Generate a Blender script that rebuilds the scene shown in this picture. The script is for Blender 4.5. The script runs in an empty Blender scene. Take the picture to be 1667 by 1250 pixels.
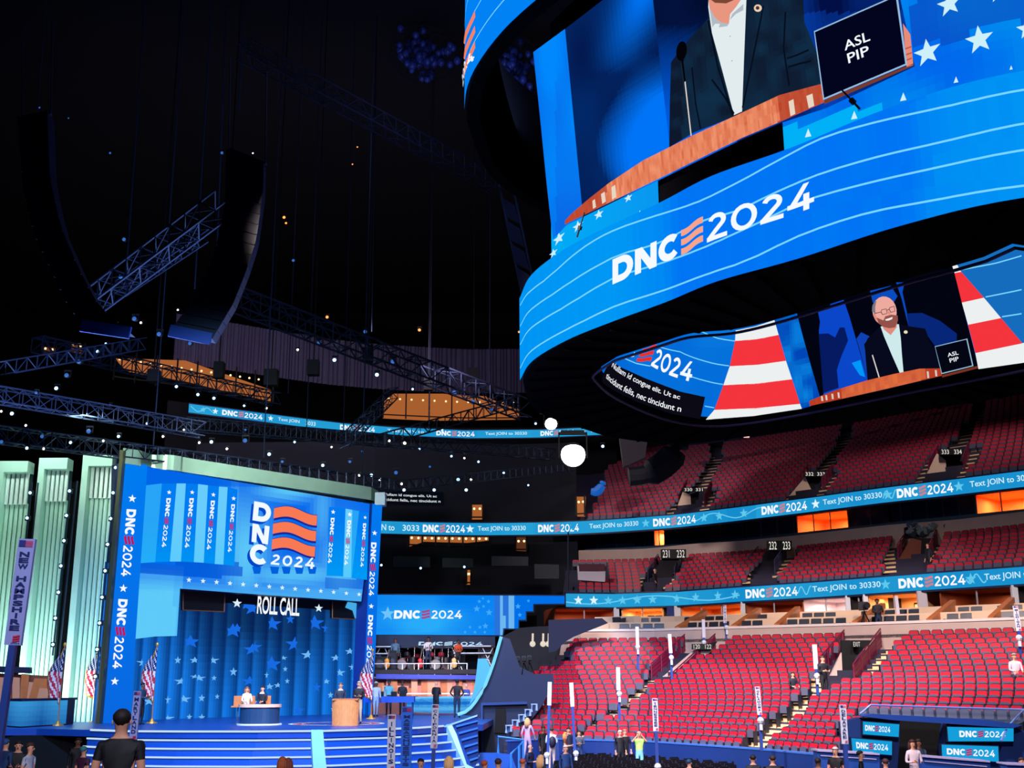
import bpy, bmesh, math, random
from mathutils import Vector, Matrix
from mathutils.geometry import tessellate_polygon
random.seed(7)
R = random.Random(11)
SC = bpy.context.scene
COL = SC.collection
# ---------------------------------------------------------------- camera
W, H = 1667.0, 1250.0
PX0, PY0 = 833.5, 625.0
HZ, SL, DZ, CZ = 1108.0, -0.004, 7500.0, 4.1
_n = math.hypot(SL, 1)
_du, _dv = DZ*SL/_n, DZ/_n
F = math.sqrt(DZ*(HZ-PY0)/_n)
_up = Vector((_du, _dv, -F)).normalized()
_fw = Vector((0, 0, -1)); _Y = (_fw - _fw.dot(_up)*_up).normalized()
_X = _Y.cross(_up)
M3 = Matrix((_X, _Y, _up))              # camera space -> world
M3T = M3.transposed()
CAM = Vector((0, 0, CZ))
cam = bpy.data.cameras.new('camera'); camo = bpy.data.objects.new('camera', cam); COL.objects.link(camo)
camo.matrix_world = Matrix.Translation(CAM) @ M3.to_4x4()
cam.sensor_width = 36.0; cam.lens = 36.0*F/W; cam.clip_start = 0.1; cam.clip_end = 600
SC.camera = camo

def ray(px, py): return M3 @ Vector((px-PX0, -(py-PY0), -F))
def atz(px, py, z):
    r = ray(px, py); t = (z-CZ)/r.z; return CAM + r*t
def aty(px, py, y):
    r = ray(px, py); return CAM + r*(y/r.y)
def proj(p):
    c = M3T @ (Vector(p)-CAM); return PX0 + c.x/-c.z*F, PY0 - c.y/-c.z*F
def xat(px, y, z):                      # world x of the point on image column px at depth y and height z
    a, b = -200.0, 200.0
    for _ in range(40):
        m = (a+b)/2
        if proj((m, y, z))[0] < px: a = m
        else: b = m
    return a
# ---------------------------------------------------------------- view, world
SC.view_settings.view_transform = 'Standard'; SC.view_settings.look = 'None'
SC.view_settings.exposure = 0.0; SC.view_settings.gamma = 1.0; SC.view_settings.use_curve_mapping = False
w = bpy.data.worlds.new('arena_air'); SC.world = w; w.use_nodes = True
w.node_tree.nodes['Background'].inputs[0].default_value = (0.003, 0.005, 0.014, 1)
w.node_tree.nodes['Background'].inputs[1].default_value = 0.35

def lin(c):
    return tuple((x/255/12.92 if x/255 <= .04045 else ((x/255+.055)/1.055)**2.4) for x in c)
def look_at(o, t):
    d = Vector(t)-o.location; o.rotation_euler = d.to_track_quat('-Z', 'Y').to_euler()
def spot(loc, tgt, power, color, ang=60, blend=.6, size=.6, name='unseen_spot_light'):
    l = bpy.data.lights.new(name, 'SPOT'); l.energy = power; l.color = color; l.spot_size = math.radians(ang); l.spot_blend = blend; l.shadow_soft_size = size
    o = bpy.data.objects.new(name, l); o.location = loc; look_at(o, tgt); COL.objects.link(o); return o
def area(loc, tgt, power, color, sx, sy, name='area_light'):
    l = bpy.data.lights.new(name, 'AREA'); l.shape = 'RECTANGLE'; l.energy = power; l.color = color; l.size = sx; l.size_y = sy
    o = bpy.data.objects.new(name, l); o.location = loc; look_at(o, tgt); COL.objects.link(o); return o
WARM = (1, .86, .80); COOL = (.45, .65, 1.0)
# spots added to light the stands, without fixtures of their own
PINK = (1, .82, .80)
spot((-6, 34, 33), (9, 58, 3), 95000, PINK, 52, .9, 1.0)
spot((-4, 20, 33), (12, 44, 2), 80000, PINK, 44, .9, 1.0)
spot((8, 44, 17.2), (14, 56, 4), 9000, PINK, 95, .9, .5)  # this and the next two: added under the scoreboard for the lower rows
spot((16, 40, 17.2), (19, 52, 4), 9000, PINK, 95, .9, .5)
spot((24, 36, 17.2), (24, 46, 4), 7000, PINK, 90, .9, .5)
spot((4, 72, 36), (7, 88, 14), 6000, PINK, 60, .9, 1.0)
spot((17, 68, 36), (17, 84, 14), 6500, PINK, 60, .9, 1.0)
spot((27, 64, 36), (27, 76, 14), 11000, PINK, 60, .9, 1.0)
spot((-12, 38, 24), (10, 82, 13), 45000, PINK, 30, .9, 1.0)  # this and the next: low spots added to brighten the club level
spot((-9, 28, 23), (22, 74, 12), 60000, PINK, 22, .9, 1.0)
# blue and white stage wash
spot((-12, 26, 24), (-13, 52, 2), 42000, (.25, .5, 1), 50, .7, 1.0)
spot((-4, 26, 24), (-4, 56, 2), 46000, (.25, .5, 1), 50, .7, 1.0)
spot((-2, 30, 22), (-8, 54, 3), 26000, (1, .9, .85), 22, .7, .6)
spot((-8, 30, 22), (-13, 54, 3), 14000, (1, .9, .85), 22, .7, .6)
spot((2, 40, 24), (-3, 68, 5), 8000, (1, .85, .75), 24, .7, .6)
spot((-3, 6, 22), (-2, 34, 1), 9000, (.8, .85, 1), 60, .8, 1.0)
spot((3, 2, 20), (-5, 11, 4), 900, (.35, .45, 1), 50, .8, 1.0)
spot((2, -12, 24), (-5, 30, 3), 34000, (.86, .84, 1), 42, .8, 1.0)  # this and the next: added behind the camera to brighten floor and signs
spot((4, -8, 26), (9, 38, 1), 30000, (.95, .9, 1), 30, .8, 1.0)

spot((-9, 50, 15.5), (-12.5, 60.5, 14.8), 6500, (.85, 1, .88), 70, .8, .8)  # this and the next: added spots that brighten the cornice
spot((-17, 47, 16), (-17, 56, 14.8), 3000, (.85, 1, .88), 60, .8, .8)
area((-14, 50, 16.5), (-14, 56, 40), 2600, (.3, .45, 1), 24, 8, 'rig_fill_light')  # added blue fill for the dark rig, no lamp built there
area((-16, 80, 27), (-16, 104, 32), 2500, (.75, .6, .8), 30, 4, 'upper_wall_fill_light')  # added fill so the far curtain wall shows, no lamp built there

# ---------------------------------------------------------------- materials
_mats = {}
def mat(name, rgb, rough=.6, metal=0., emit=0., noise=0., scale=6., alpha=None):
    if name in _mats: return _mats[name]
    m = bpy.data.materials.new(name); m.use_nodes = True; nt = m.node_tree; b = nt.nodes['Principled BSDF']
    c = lin(rgb)+(1,)
    b.inputs['Base Color'].default_value = c; b.inputs['Roughness'].default_value = rough; b.inputs['Metallic'].default_value = metal
    if emit:
        b.inputs['Emission Color'].default_value = c; b.inputs['Emission Strength'].default_value = emit
        b.inputs['Base Color'].default_value = (0, 0, 0, 1)
    elif noise:
        tc = nt.nodes.new('ShaderNodeTexCoord'); n = nt.nodes.new('ShaderNodeTexNoise'); n.inputs['Scale'].default_value = scale; n.inputs['Detail'].default_value = 5
        mx = nt.nodes.new('ShaderNodeMix'); mx.data_type = 'RGBA'
        mx.inputs[6].default_value = tuple(v*(1-noise) for v in c[:3])+(1,); mx.inputs[7].default_value = tuple(min(1, v*(1+noise)) for v in c[:3])+(1,)
        nt.links.new(tc.outputs['Object'], n.inputs['Vector']); nt.links.new(n.outputs[0], mx.inputs[0]); nt.links.new(mx.outputs[2], b.inputs['Base Color'])
    if alpha is not None:
        b.inputs['Alpha'].default_value = alpha
    _mats[name] = m; return m
def screen_mat():
    m = bpy.data.materials.new('led_screen'); m.use_nodes = True; nt = m.node_tree; b = nt.nodes['Principled BSDF']
    a = nt.nodes.new('ShaderNodeAttribute'); a.attribute_name = 'picture'
    b.inputs['Base Color'].default_value = (0, 0, 0, 1); b.inputs['Roughness'].default_value = .7
    b.inputs['Specular IOR Level'].default_value = 0.0
    nt.links.new(a.outputs['Color'], b.inputs['Emission Color']); b.inputs['Emission Strength'].default_value = 1.0
    return m
SCR = screen_mat()
BLACK = mat('black_metal', (9, 10, 14), .6, .3)
DARK = mat('dark_roof_paint', (8, 9, 16), .9)
TRUSS = mat('truss_metal', (46, 56, 80), .45, .6)
NAVY = mat('navy_panel', (10, 24, 64), .55, 0, 0, .12, 1.5)
BLUEW = mat('blue_wall_paint', (14, 50, 122), .6, 0, 0, .1, 1.2)
DECK = mat('blue_stage_deck', (28, 78, 168), .35, 0, 0, .12, 1)
CONC = mat('beige_concrete', (205, 180, 170), .85, 0, 0, .12, 1.3)
STEP = mat('tan_stair_concrete', (248, 206, 156), .85, 0, 0, .2, 3)
TIER = mat('dark_tier_concrete', (46, 44, 66), .9, 0, 0, .2, 1)
RED = mat('red_seat_fabric', (196, 10, 44), .6, 0, 0, .12, 9)
GREY = mat('grey_seat_shell', (80, 82, 106), .55, 0, 0, .1, 8)
DGREEN = mat('dark_seat_end', (20, 50, 58), .5)
MARO = mat('maroon_rail', (120, 16, 60), .5)
WOOD = mat('orange_wood', (205, 120, 66), .5, 0, 0, .3, 3)
WHITE = mat('white_paint', (228, 232, 240), .5)
CHROME = mat('bright_metal', (190, 195, 205), .25, .9)
SUITW = mat('suite_wall', (238, 165, 100), .8, 0, 0, .15, .8)
GLASS = mat('dark_glass', (10, 22, 40), .12, 0)
SKIN1 = mat('light_skin', (224, 160, 130), .6); SKIN2 = mat('brown_skin', (120, 74, 54), .6)
def colmat(rgb, rough=.7): return mat('cloth_%02x%02x%02x' % tuple(rgb), rgb, rough)

# ---------------------------------------------------------------- mesh builder
class MB:
    def __init__(s): s.v = []; s.f = []; s.m = []; s.c = []
    def add(s, vs, fs, mi=0, col=None):
        o = len(s.v); s.v += [tuple(v) for v in vs]
        for f in fs: s.f.append([i+o for i in f]); s.m.append(mi); s.c.append(col)
        return s
    def hexa(s, p, mi=0, col=None):     # 8 points: bottom 4, top 4
        return s.add(p, [(3, 2, 1, 0), (4, 5, 6, 7), (0, 1, 5, 4), (1, 2, 6, 5), (2, 3, 7, 6), (3, 0, 4, 7)], mi, col)
    def box(s, x0, x1, y0, y1, z0, z1, mi=0, col=None):
        return s.hexa([(x0, y0, z0), (x1, y0, z0), (x1, y1, z0), (x0, y1, z0), (x0, y0, z1), (x1, y0, z1), (x1, y1, z1), (x0, y1, z1)], mi, col)
    def beam(s, a, b, w, h=None, mi=0, side=None):
        a = Vector(a); b = Vector(b); d = (b-a).normalized(); h = h or w
        u = side or (Vector((0, 0, 1)) if abs(d.z) < .95 else Vector((0, 1, 0)))
        x = d.cross(u).normalized()*w/2; y = x.cross(d).normalized()*h/2
        return s.hexa([a-x-y, a+x-y, a+x+y, a-x+y, b-x-y, b+x-y, b+x+y, b-x+y], mi)
    def tube(s, pts, rad, n=8, mi=0, cap=True):
        pts = [Vector(p) for p in pts]; k = len(pts)
        rads = rad if isinstance(rad, (list, tuple)) else [rad]*k
        o = len(s.v)
        for i, p in enumerate(pts):
            d = (pts[min(i+1, k-1)]-pts[max(i-1, 0)]).normalized()
            u = Vector((0, 0, 1)) if abs(d.z) < .9 else Vector((1, 0, 0))
            x = d.cross(u).normalized(); y = x.cross(d)
            for j in range(n):
                a = 2*math.pi*j/n; s.v.append(tuple(p+(x*math.cos(a)+y*math.sin(a))*rads[i]))
        for i in range(k-1):
            for j in range(n):
                s.f.append([o+i*n+j, o+i*n+(j+1) % n, o+(i+1)*n+(j+1) % n, o+(i+1)*n+j]); s.m.append(mi); s.c.append(None)
        if cap:
            s.f.append([o+j for j in range(n)][::-1]); s.m.append(mi); s.c.append(None)
            s.f.append([o+(k-1)*n+j for j in range(n)]); s.m.append(mi); s.c.append(None)
        return s
    def ball(s, c, r, n=8, mi=0):
        rx, ry, rz = r if isinstance(r, (tuple, list)) else (r, r, r)
        o = len(s.v); c = Vector(c); m = n//2
        for i in range(m+1):
            t = math.pi*i/m
            for j in range(n):
                a = 2*math.pi*j/n; s.v.append((c.x+rx*math.sin(t)*math.cos(a), c.y+ry*math.sin(t)*math.sin(a), c.z+rz*math.cos(t)))
        for i in range(m):
            for j in range(n):
                s.f.append([o+i*n+j, o+(i+1)*n+j, o+(i+1)*n+(j+1) % n, o+i*n+(j+1) % n]); s.m.append(mi); s.c.append(None)
        return s
    def build(s, name, mats, parent=None, smooth=False):
        me = bpy.data.meshes.new(name); me.from_pydata(s.v, [], s.f)
        if not isinstance(mats, (list, tuple)): mats = [mats]
        for m in mats: me.materials.append(m)
        me.polygons.foreach_set('material_index', s.m)
        if any(c is not None for c in s.c):
            at = me.color_attributes.new('picture', 'FLOAT_COLOR', 'CORNER')
            for p in me.polygons:
                c = s.c[p.index] or (0, 0, 0)
                for li in p.loop_indices: at.data[li].color = (c[0], c[1], c[2], 1)
        if smooth: me.polygons.foreach_set('use_smooth', [True]*len(me.polygons))
        me.update()
        o = bpy.data.objects.new(name, me); COL.objects.link(o)
        if parent: o.parent = parent
        return o
def tag(o, label, cat, group=None, kind=None):
    o['label'] = label; o['category'] = cat
    if group: o['group'] = group
    if kind: o['kind'] = kind
    return o
def empty(name, label, cat, loc=(0, 0, 0), rz=0, group=None):
    o = bpy.data.objects.new(name, None); o.empty_display_size = .3; COL.objects.link(o); o.location = loc; o.rotation_euler = (0, 0, rz)
    return tag(o, label, cat, group)
def struct(o, label=None):
    o['kind'] = 'structure'
    if label: o['label'] = label
    return o
def kids(o): return [c for c in bpy.data.objects if c.parent == o]
def dup(root, loc, rz=None, label=None, group=None, ch=None, scale=None):
    r = root.copy(); COL.objects.link(r); r.location = loc
    if rz is not None: r.rotation_euler = (0, 0, rz)
    if scale: r.scale = scale
    if label: r['label'] = label
    if group: r['group'] = group
    for c in (ch if ch is not None else kids(root)):
        d = c.copy(); COL.objects.link(d); d.parent = r
    return r

# ---------------------------------------------------------------- surfaces that carry a picture
class Surf:
    """a vertical (or leaning) sheet over a plan curve; s runs along the curve, z is height"""
    def __init__(s, pts, tilt=0., z0=0., flip=False):
        s.p = [Vector((p[0], p[1])) for p in pts]; s.t = tilt; s.z0 = z0
        s.s = [0]
        for a, b in zip(s.p[:-1], s.p[1:]): s.s.append(s.s[-1]+(b-a).length)
        sg = -1 if flip else 1
        sn = []
        for a, b in zip(s.p[:-1], s.p[1:]):
            d = (b-a).normalized(); sn.append(Vector((d.y, -d.x))*sg)
        s.n = [sn[0]]+[(a+b).normalized() for a, b in zip(sn[:-1], sn[1:])]+[sn[-1]]
    def seg(s, t):
        i = 0
        while i < len(s.p)-2 and t > s.s[i+1]: i += 1
        return i, (t-s.s[i])/(s.s[i+1]-s.s[i])
    def P(s, t, z, off=0.):
        i, k = s.seg(t); q = s.p[i].lerp(s.p[i+1], k); n = s.n[i].lerp(s.n[i+1], min(1, max(0, k))).normalized()
        q = q+n*(off+s.t*(z-s.z0)); return Vector((q.x, q.y, z))
    def hit(s, px, py):
        r = ray(px, py); best = None
        for i in range(len(s.p)-1):
            a = s.P(s.s[i], s.z0); b = s.P(s.s[i+1], s.z0); c = s.P(s.s[i], s.z0+1)
            n = (b-a).cross(c-a); dn = n.dot(r)
            if abs(dn) < 1e-9: continue
            t = n.dot(a-CAM)/dn
            if t <= 0: continue
            q = CAM+r*t; d = b-a; z = q.z; q0 = q-(c-a)*(z-s.z0)
            u = (q0-a).dot(d)/d.dot(d)
            lo = -1e9 if i == 0 else -.02; hi = 1e9 if i == len(s.p)-2 else 1.02
            if lo <= u <= hi:
                pen = max(0, -u, u-1)*100
                if best is None or t+pen < best[0]: best = (t+pen, s.s[i]+u*(s.s[i+1]-s.s[i]), z)
        if best is None: raise ValueError('no hit %s' % ((px, py),))
        t, z = best[1], best[2]
        for _ in range(3):
            a = proj(s.P(t, z)); b = proj(s.P(t+.01, z)); c = proj(s.P(t, z+.01))
            ex, ey = px-a[0], py-a[1]; j = [(b[0]-a[0])/.01, (c[0]-a[0])/.01, (b[1]-a[1])/.01, (c[1]-a[1])/.01]
            D = j[0]*j[3]-j[1]*j[2]
            if abs(D) < 1e-6: break
            dt = (ex*j[3]-ey*j[1])/D; dz = (ey*j[0]-ex*j[2])/D
            if abs(dt) > 3 or abs(dz) > 3: break
            t += dt; z += dz
        return t, z
    def px(s, pts, step=14):           # polygon in the photograph -> polygon on the sheet
        out = []
        for a, b in zip(pts, list(pts[1:])+[pts[0]]):
            n = max(1, int(math.hypot(b[0]-a[0], b[1]-a[1])/step))
            for i in range(n): out.append(s.hit(a[0]+(b[0]-a[0])*i/n, a[1]+(b[1]-a[1])*i/n))
        return out
def sheet(surf, tris, off, color, mb, ds=0., dz=0., mi=0):
    """tris: list of polygons in (s,z); cut along s where the sheet bends, mapped and added to mb"""
    bm = bmesh.new()
    for t in tris:
        try: bm.faces.new([bm.verts.new((p[0], 0, p[1])) for p in t])
        except ValueError: pass
    xs = [v.co.x for v in bm.verts]; zs = [v.co.z for v in bm.verts]
    if not xs: return
    cuts = [t for t in surf.s[1:-1]] if len(surf.s) < 60 else surf.s[1:-1:2]
    if ds:
        x = min(xs)+ds
        while x < max(xs): cuts.append(x); x += ds
    for x in cuts:
        if min(xs) < x < max(xs):
            bmesh.ops.bisect_plane(bm, geom=bm.verts[:]+bm.edges[:]+bm.faces[:], plane_co=(x, 0, 0), plane_no=(1, 0, 0))
    if dz:
        z = min(zs)+dz
        while z < max(zs):
            bmesh.ops.bisect_plane(bm, geom=bm.verts[:]+bm.edges[:]+bm.faces[:], plane_co=(0, 0, z), plane_no=(0, 0, 1)); z += dz
    bm.verts.index_update()
    o = len(mb.v)
    mb.v += [tuple(surf.P(v.co.x, v.co.z, off)) for v in bm.verts]
    for f in bm.faces:
        if f.calc_area() < 1e-7: continue
        c = f.calc_center_median()
        mb.f.append([o+v.index for v in f.verts]); mb.m.append(mi); mb.c.append(color(c.x, c.z) if callable(color) else color)
    bm.free()
def poly(surf, pts, off, color, mb, px=True, ds=0., dz=0.):
    q = surf.px(pts) if px else list(pts)
    t = tessellate_polygon([[Vector((a, b, 0)) for a, b in q]])
    sheet(surf, [[q[i] for i in tr] for tr in t], off, color, mb, ds, dz)
def bil(c, u, v):
    return tuple((c[0][k]*(1-u)+c[1][k]*u)*(1-v)+(c[3][k]*(1-u)+c[2][k]*u)*v for k in (0, 1))
def put(surf, tris, corners, off, color, mb, px=True, ds=0.):
    """2-D tris in the unit square onto the quad (bl, br, tr, tl) of the sheet"""
    c = [surf.hit(*p) for p in corners] if px else corners
    sheet(surf, [[bil(c, *p) for p in t] for t in tris], off, color, mb, ds)
# lettering ------------------------------------------------------
_txt = {}
def text2d(s, bold=0., space=1., line=1.):
    k = (s, bold, space, line)
    if k in _txt: return _txt[k]
    cu = bpy.data.curves.new('lettering', 'FONT'); cu.body = s; cu.offset = bold; cu.space_character = space; cu.space_line = line; cu.align_x = 'CENTER'; cu.resolution_u = 3
    ob = bpy.data.objects.new('lettering', cu); me = bpy.data.meshes.new_from_object(ob)
    v = [(a.co.x, a.co.y) for a in me.vertices]
    x0 = min(a[0] for a in v); x1 = max(a[0] for a in v); y0 = min(a[1] for a in v); y1 = max(a[1] for a in v)
    out = [[((v[i][0]-x0)/(x1-x0), (v[i][1]-y0)/(y1-y0)) for i in p.vertices] for p in me.polygons]
    bpy.data.objects.remove(ob); bpy.data.curves.remove(cu); bpy.data.meshes.remove(me)
    _txt[k] = out; return out
def strokes(path, w, closed=False):
    out = []; p = [Vector(a) for a in path]
    if closed: p.append(p[0])
    n = len(p)
    L = []; Rr = []
    for i in range(n):
        if closed: d = (p[(i+1) % (n-1)]-p[i-1 if i else n-2]).normalized()
        elif i == 0: d = (p[1]-p[0]).normalized()
        elif i == n-1: d = (p[-1]-p[-2]).normalized()
        else: d = ((p[i+1]-p[i]).normalized()+(p[i]-p[i-1]).normalized()).normalized()
        nn = Vector((-d.y, d.x))*w/2
        L.append(p[i]+nn); Rr.append(p[i]-nn)
    for i in range(n-1): out.append([tuple(L[i]), tuple(L[i+1]), tuple(Rr[i+1]), tuple(Rr[i])])
    return out
def arc(cx, cy, rx, ry, a0, a1, n=14):
    return [(cx+rx*math.cos(math.radians(a0+(a1-a0)*i/n)), cy+ry*math.sin(math.radians(a0+(a1-a0)*i/n))) for i in range(n+1)]
def glyph(ch, w):
    h = w/2
    if ch == 'D': return strokes([(h, 0), (h, 1)], w)+strokes([(h, 1-h), (.45, 1-h)]+arc(.45, .5, .5-h+.0, .5-h, 90, -90)[1:]+[(h, h)], w)
    if ch == 'N': return strokes([(h, 0), (h, 1)], w)+strokes([(.95-h, 0), (.95-h, 1)], w)+[[(0, 1), (w*1.15, 1), (.95, 0), (.95-w*1.15, 0)]]
    if ch == 'C': return strokes(arc(.5, .5, .5-h, .5-h, 42, 318, 18), w)
    if ch == '0': return strokes(arc(.42, .5, .42-h, .5-h, 0, 360, 20)[:-1], w, True)
    if ch == '2': return strokes(arc(.36, .7, .32-h, .3-h, 165, -35, 12)+[(.06, h)], w)+[[(0, 0), (.72, 0), (.72, w), (0, w)]]
    if ch == '4': return [[(.5, 1), (.68, 1), (.2, .2), (0, .2+w*.2)], [(0, .2), (.84, .2), (.84, .2+w), (0, .2+w)], [(.5, 0), (.5+w*1.1, 0), (.5+w*1.1, .62), (.5, .62)]]
WID = {'D': .95, 'N': .95, 'C': .93, '0': .84, '2': .74, '4': .86}
def word(s, w, gap=.1):
    out = []; x = 0
    for ch in s:
        out += [[(p[0]+x, p[1]) for p in t] for t in glyph(ch, w)]; x += WID[ch]+gap
    return out, x-gap
def waves(x0, y0, wd, ht, n=8, amp=.06, thick=.24):
    out = []
    for k in range(3):
        yb = y0+ht*(k*.36+.02)
        for i in range(n):
            f = lambda t: math.sin(t*math.pi*1.6+3.6)*amp*ht+t*.05*ht
            a, b = i/n, (i+1)/n
            out.append([(x0+wd*a, yb+f(a)), (x0+wd*b, yb+f(b)), (x0+wd*b, yb+f(b)+ht*thick), (x0+wd*a, yb+f(a)+ht*thick)])
    return out
def logo_parts(bold=.27, thin=.17):
    a, wa = word('DNC', bold, .08); b, wb = word('2024', thin, .1)
    fl = waves(wa+.1, 0, .95, 1.0); x2 = wa+1.2; tot = x2+wb
    n = lambda tr, dx: [[((p[0]+dx)/tot, p[1]) for p in t] for t in tr]
    return n(a, 0)+n(b, x2), n(fl, 0)
LOGO_W, LOGO_F = logo_parts()
WHT = lin((245, 250, 255)); ORG = lin((246, 165, 140)); REDL = lin((205, 30, 75))
def logo(surf, corners, off, mb, white=WHT, flag=ORG, px=True):
    put(surf, LOGO_W, corners, off, white, mb, px); put(surf, LOGO_F, corners, off, flag, mb, px)
def star2d(n=5, r=.42):
    p = []
    for i in range(10):
        a = math.pi/2+i*math.pi/5; q = 1 if i % 2 == 0 else r
        p.append((.5+.5*q*math.cos(a), .5+.5*q*math.sin(a)))
    return [[(.5, .5), p[i], p[(i+1) % 10]] for i in range(10)]
STAR = star2d()
def star(surf, px, py, r, off, color, mb, slope=0., rz=1.):
    c = surf.hit(px, py); e = surf.hit(px+r, py+slope*r); g = surf.hit(px-r, py-slope*r); u = surf.hit(px, py-1)
    sx = abs(e[0]-g[0])/2; sz = abs(u[1]-c[1])*r*rz
    put(surf, STAR, [(c[0]-sx, c[1]-sz), (c[0]+sx, c[1]-sz), (c[0]+sx, c[1]+sz), (c[0]-sx, c[1]+sz)], off, color, mb, False)
def strip(surf, pts, wpx, off, color, mb, px=True):   # a thin line through pixel points
    q = [surf.hit(*p) for p in pts] if px else pts
    sheet(surf, strokes(q, wpx), off, color, mb)
def smooth(pts, n=6):                   # Catmull-Rom through plan points
    out = []; P = [Vector(p) for p in pts]; P = [P[0]*2-P[1]]+P+[P[-1]*2-P[-2]]
    for i in range(1, len(P)-2):
        for k in range(n):
            t = k/n; a, b, c, d = P[i-1:i+3]
            q = .5*((2*b)+(c-a)*t+(2*a-5*b+4*c-d)*t*t+(3*b-a-3*c+d)*t**3); out.append((q.x, q.y))
    out.append(tuple(P[-2])); return out
def interp(tab, x):
    if x <= tab[0][0]: return tab[0][1]
    for a, b in zip(tab[:-1], tab[1:]):
        if x <= b[0]: return a[1]+(b[1]-a[1])*(x-a[0])/(b[0]-a[0])
    return tab[-1][1]
# ================================================================ HALL SHELL
struct(MB().box(-75, 75, -25, 150, -.3, 0).build('floor', mat('arena_floor', (20, 40, 92), .5, 0, 0, .15, .3)))
struct(MB().box(-75, 75, -25, 150, 52, 52.5).build('ceiling', DARK))
struct(MB().box(-75, 75, 150, 150.5, 0, 52).build('wall_back', DARK))
struct(MB().box(-75, -74.5, -25, 150, 0, 52).build('wall_left', DARK))
struct(MB().box(74.5, 75, -25, 150, 0, 52).build('wall_right', DARK))
struct(MB().box(-75, 75, -25.5, -25, 0, 52).build('wall_front', DARK))

# ================================================================ SCOREBOARD
def mixc(a, b, t): t = max(0, min(1, t)); return tuple(x+(y-x)*t for x, y in zip(a, b))
def L3(*c): return lin(c)
def vn(x, y):                            # soft value noise for picture content
    def h(i, j): n = math.sin(i*127.1+j*311.7)*43758.5453; return n-math.floor(n)
    i, j = math.floor(x), math.floor(y); u, v = x-i, y-j; u = u*u*(3-2*u); v = v*v*(3-2*v)
    return (h(i, j)*(1-u)+h(i+1, j)*u)*(1-v)+(h(i, j+1)*(1-u)+h(i+1, j+1)*u)*v
def CP(surf, fn): return lambda s, z: fn(*proj(surf.P(s, z)))
zl, zt = 18.0, 22.1
near = [tuple(atz(x, y, zl).xy) for x, y in [(847, 619), (867, 588), (923, 554), (999, 523), (1084, 492), (1168, 458), (1300, 421), (1469, 367), (1667, 322)]]
far = [tuple(atz(x, y, zl).xy) for x, y in [(1667, 640), (1400, 683), (1200, 712), (1100, 722), (1000, 712), (950, 698), (900, 682), (862, 660)]]
outer = smooth(near+[(20.5, 31), (26.5, 32.5), (30.5, 38), (31, 46), (29, 52)]+far+[near[0]], 5)
inear = [tuple(atz(x, y, zl).xy) for x, y in [(1010, 578), (1080, 556), (1130, 541), (1197, 535), (1263, 520), (1363, 489), (1469, 455), (1552, 432), (1629, 409), (1667, 400)]]
ifar = [tuple(atz(x, y, zl).xy) for x, y in [(1667, 592), (1500, 625), (1300, 667), (1200, 683), (1140, 684), (1080, 672), (1010, 640), (978, 612), (977, 600)]]
inner = smooth(inear+[(24, 40.5), (26.5, 43), (26, 47)]+ifar+[inear[0]], 4)
CTR = Vector((15.0, 50.0))
def loopr(loop, a):
    d = Vector((math.cos(a), math.sin(a))); best = None
    for p, q in zip(loop, loop[1:]+loop[:1]):
        p = Vector(p)-CTR; q = Vector(q)-CTR; e = q-p; den = d.x*e.y-d.y*e.x
        if abs(den) < 1e-9: continue
        t = (p.x*e.y-p.y*e.x)/den; u = (p.x*d.y-p.y*d.x)/den
        if t > 0 and -.001 <= u <= 1.001: best = t if best is None else max(best, t)
    return best or 8
board = empty('scoreboard', 'huge oval hanging scoreboard of blue video screens filling the upper right', 'scoreboard', (15, 50, 18))
def bp(mb, name, mats, sm=False):
    o = mb.build(name, mats, None, sm); o.parent = board; o.matrix_parent_inverse = Matrix.Translation((-15, -50, -18)); return o
NA = 240
def ringbody(ro, ri, z0, z1, zi, mb):
    rings = [(ro, z0), (ro, z1), (ri, zi), (ri, z0)]
    o = len(mb.v); cnt = len(rings)
    for i in range(NA):
        a = 2*math.pi*i/NA; d = Vector((math.cos(a), math.sin(a)))
        for rr, z in rings: q = CTR+d*rr(a); mb.v.append((q.x, q.y, z))
    for i in range(NA):
        j = (i+1) % NA
        for k in range(cnt):
            l = (k+1) % cnt
            mb.f.append([o+i*cnt+k, o+i*cnt+l, o+j*cnt+l, o+j*cnt+k]); mb.m.append(0); mb.c.append(None)
rout = [loopr(outer, 2*math.pi*i/NA) for i in range(NA)]; rinn = [loopr(inner, 2*math.pi*i/NA) for i in range(NA)]
def tabf(t, add=0): return lambda a: t[int(round(a/(2*math.pi)*NA)) % NA]+add
BBODY = mat('scoreboard_casing', (2, 2, 4), 1.0); BBODY.node_tree.nodes['Principled BSDF'].inputs['Specular IOR Level'].default_value = .05
mb = MB(); ringbody(tabf(rout, -.12), tabf(rinn, .12), zl-.05, zt, 25.5, mb); bp(mb, 'ring_casing', BBODY)
mb = MB(); ringbody(tabf(rout, -3.4), tabf(rinn, 1.0), zt, 36, 36, mb); bp(mb, 'core_casing', BBODY)
mb = MB()
for i in range(0, NA, 5):               # service rail and ribs under the casing
    a = 2*math.pi*i/NA; d = Vector((math.cos(a), math.sin(a))); p = CTR+d*(rinn[i]+.5); q = CTR+d*(rout[i]-.4)
    mb.beam((p.x, p.y, zl-.12), (q.x, q.y, zl-.12), .12, .12)
bp(mb, 'underside_rib', BBODY); mb = MB()
pts = [((CTR+Vector((math.cos(2*math.pi*i/NA), math.sin(2*math.pi*i/NA)))*(rinn[i]+.25))) for i in range(0, NA)]
mb.tube([(p.x, p.y, zl-.25) for p in pts+[pts[0]]], .06, 6)
bp(mb, 'underside_rail', mat('dim_purple_pipe', (70, 50, 90), .5, .4))
RS = Surf(outer[:outer.index(min(outer, key=lambda p: (p[0]-22)**2+(p[1]-31)**2))+1])
RB = Surf(smooth(near+[(20.5, 31)], 6))
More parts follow.
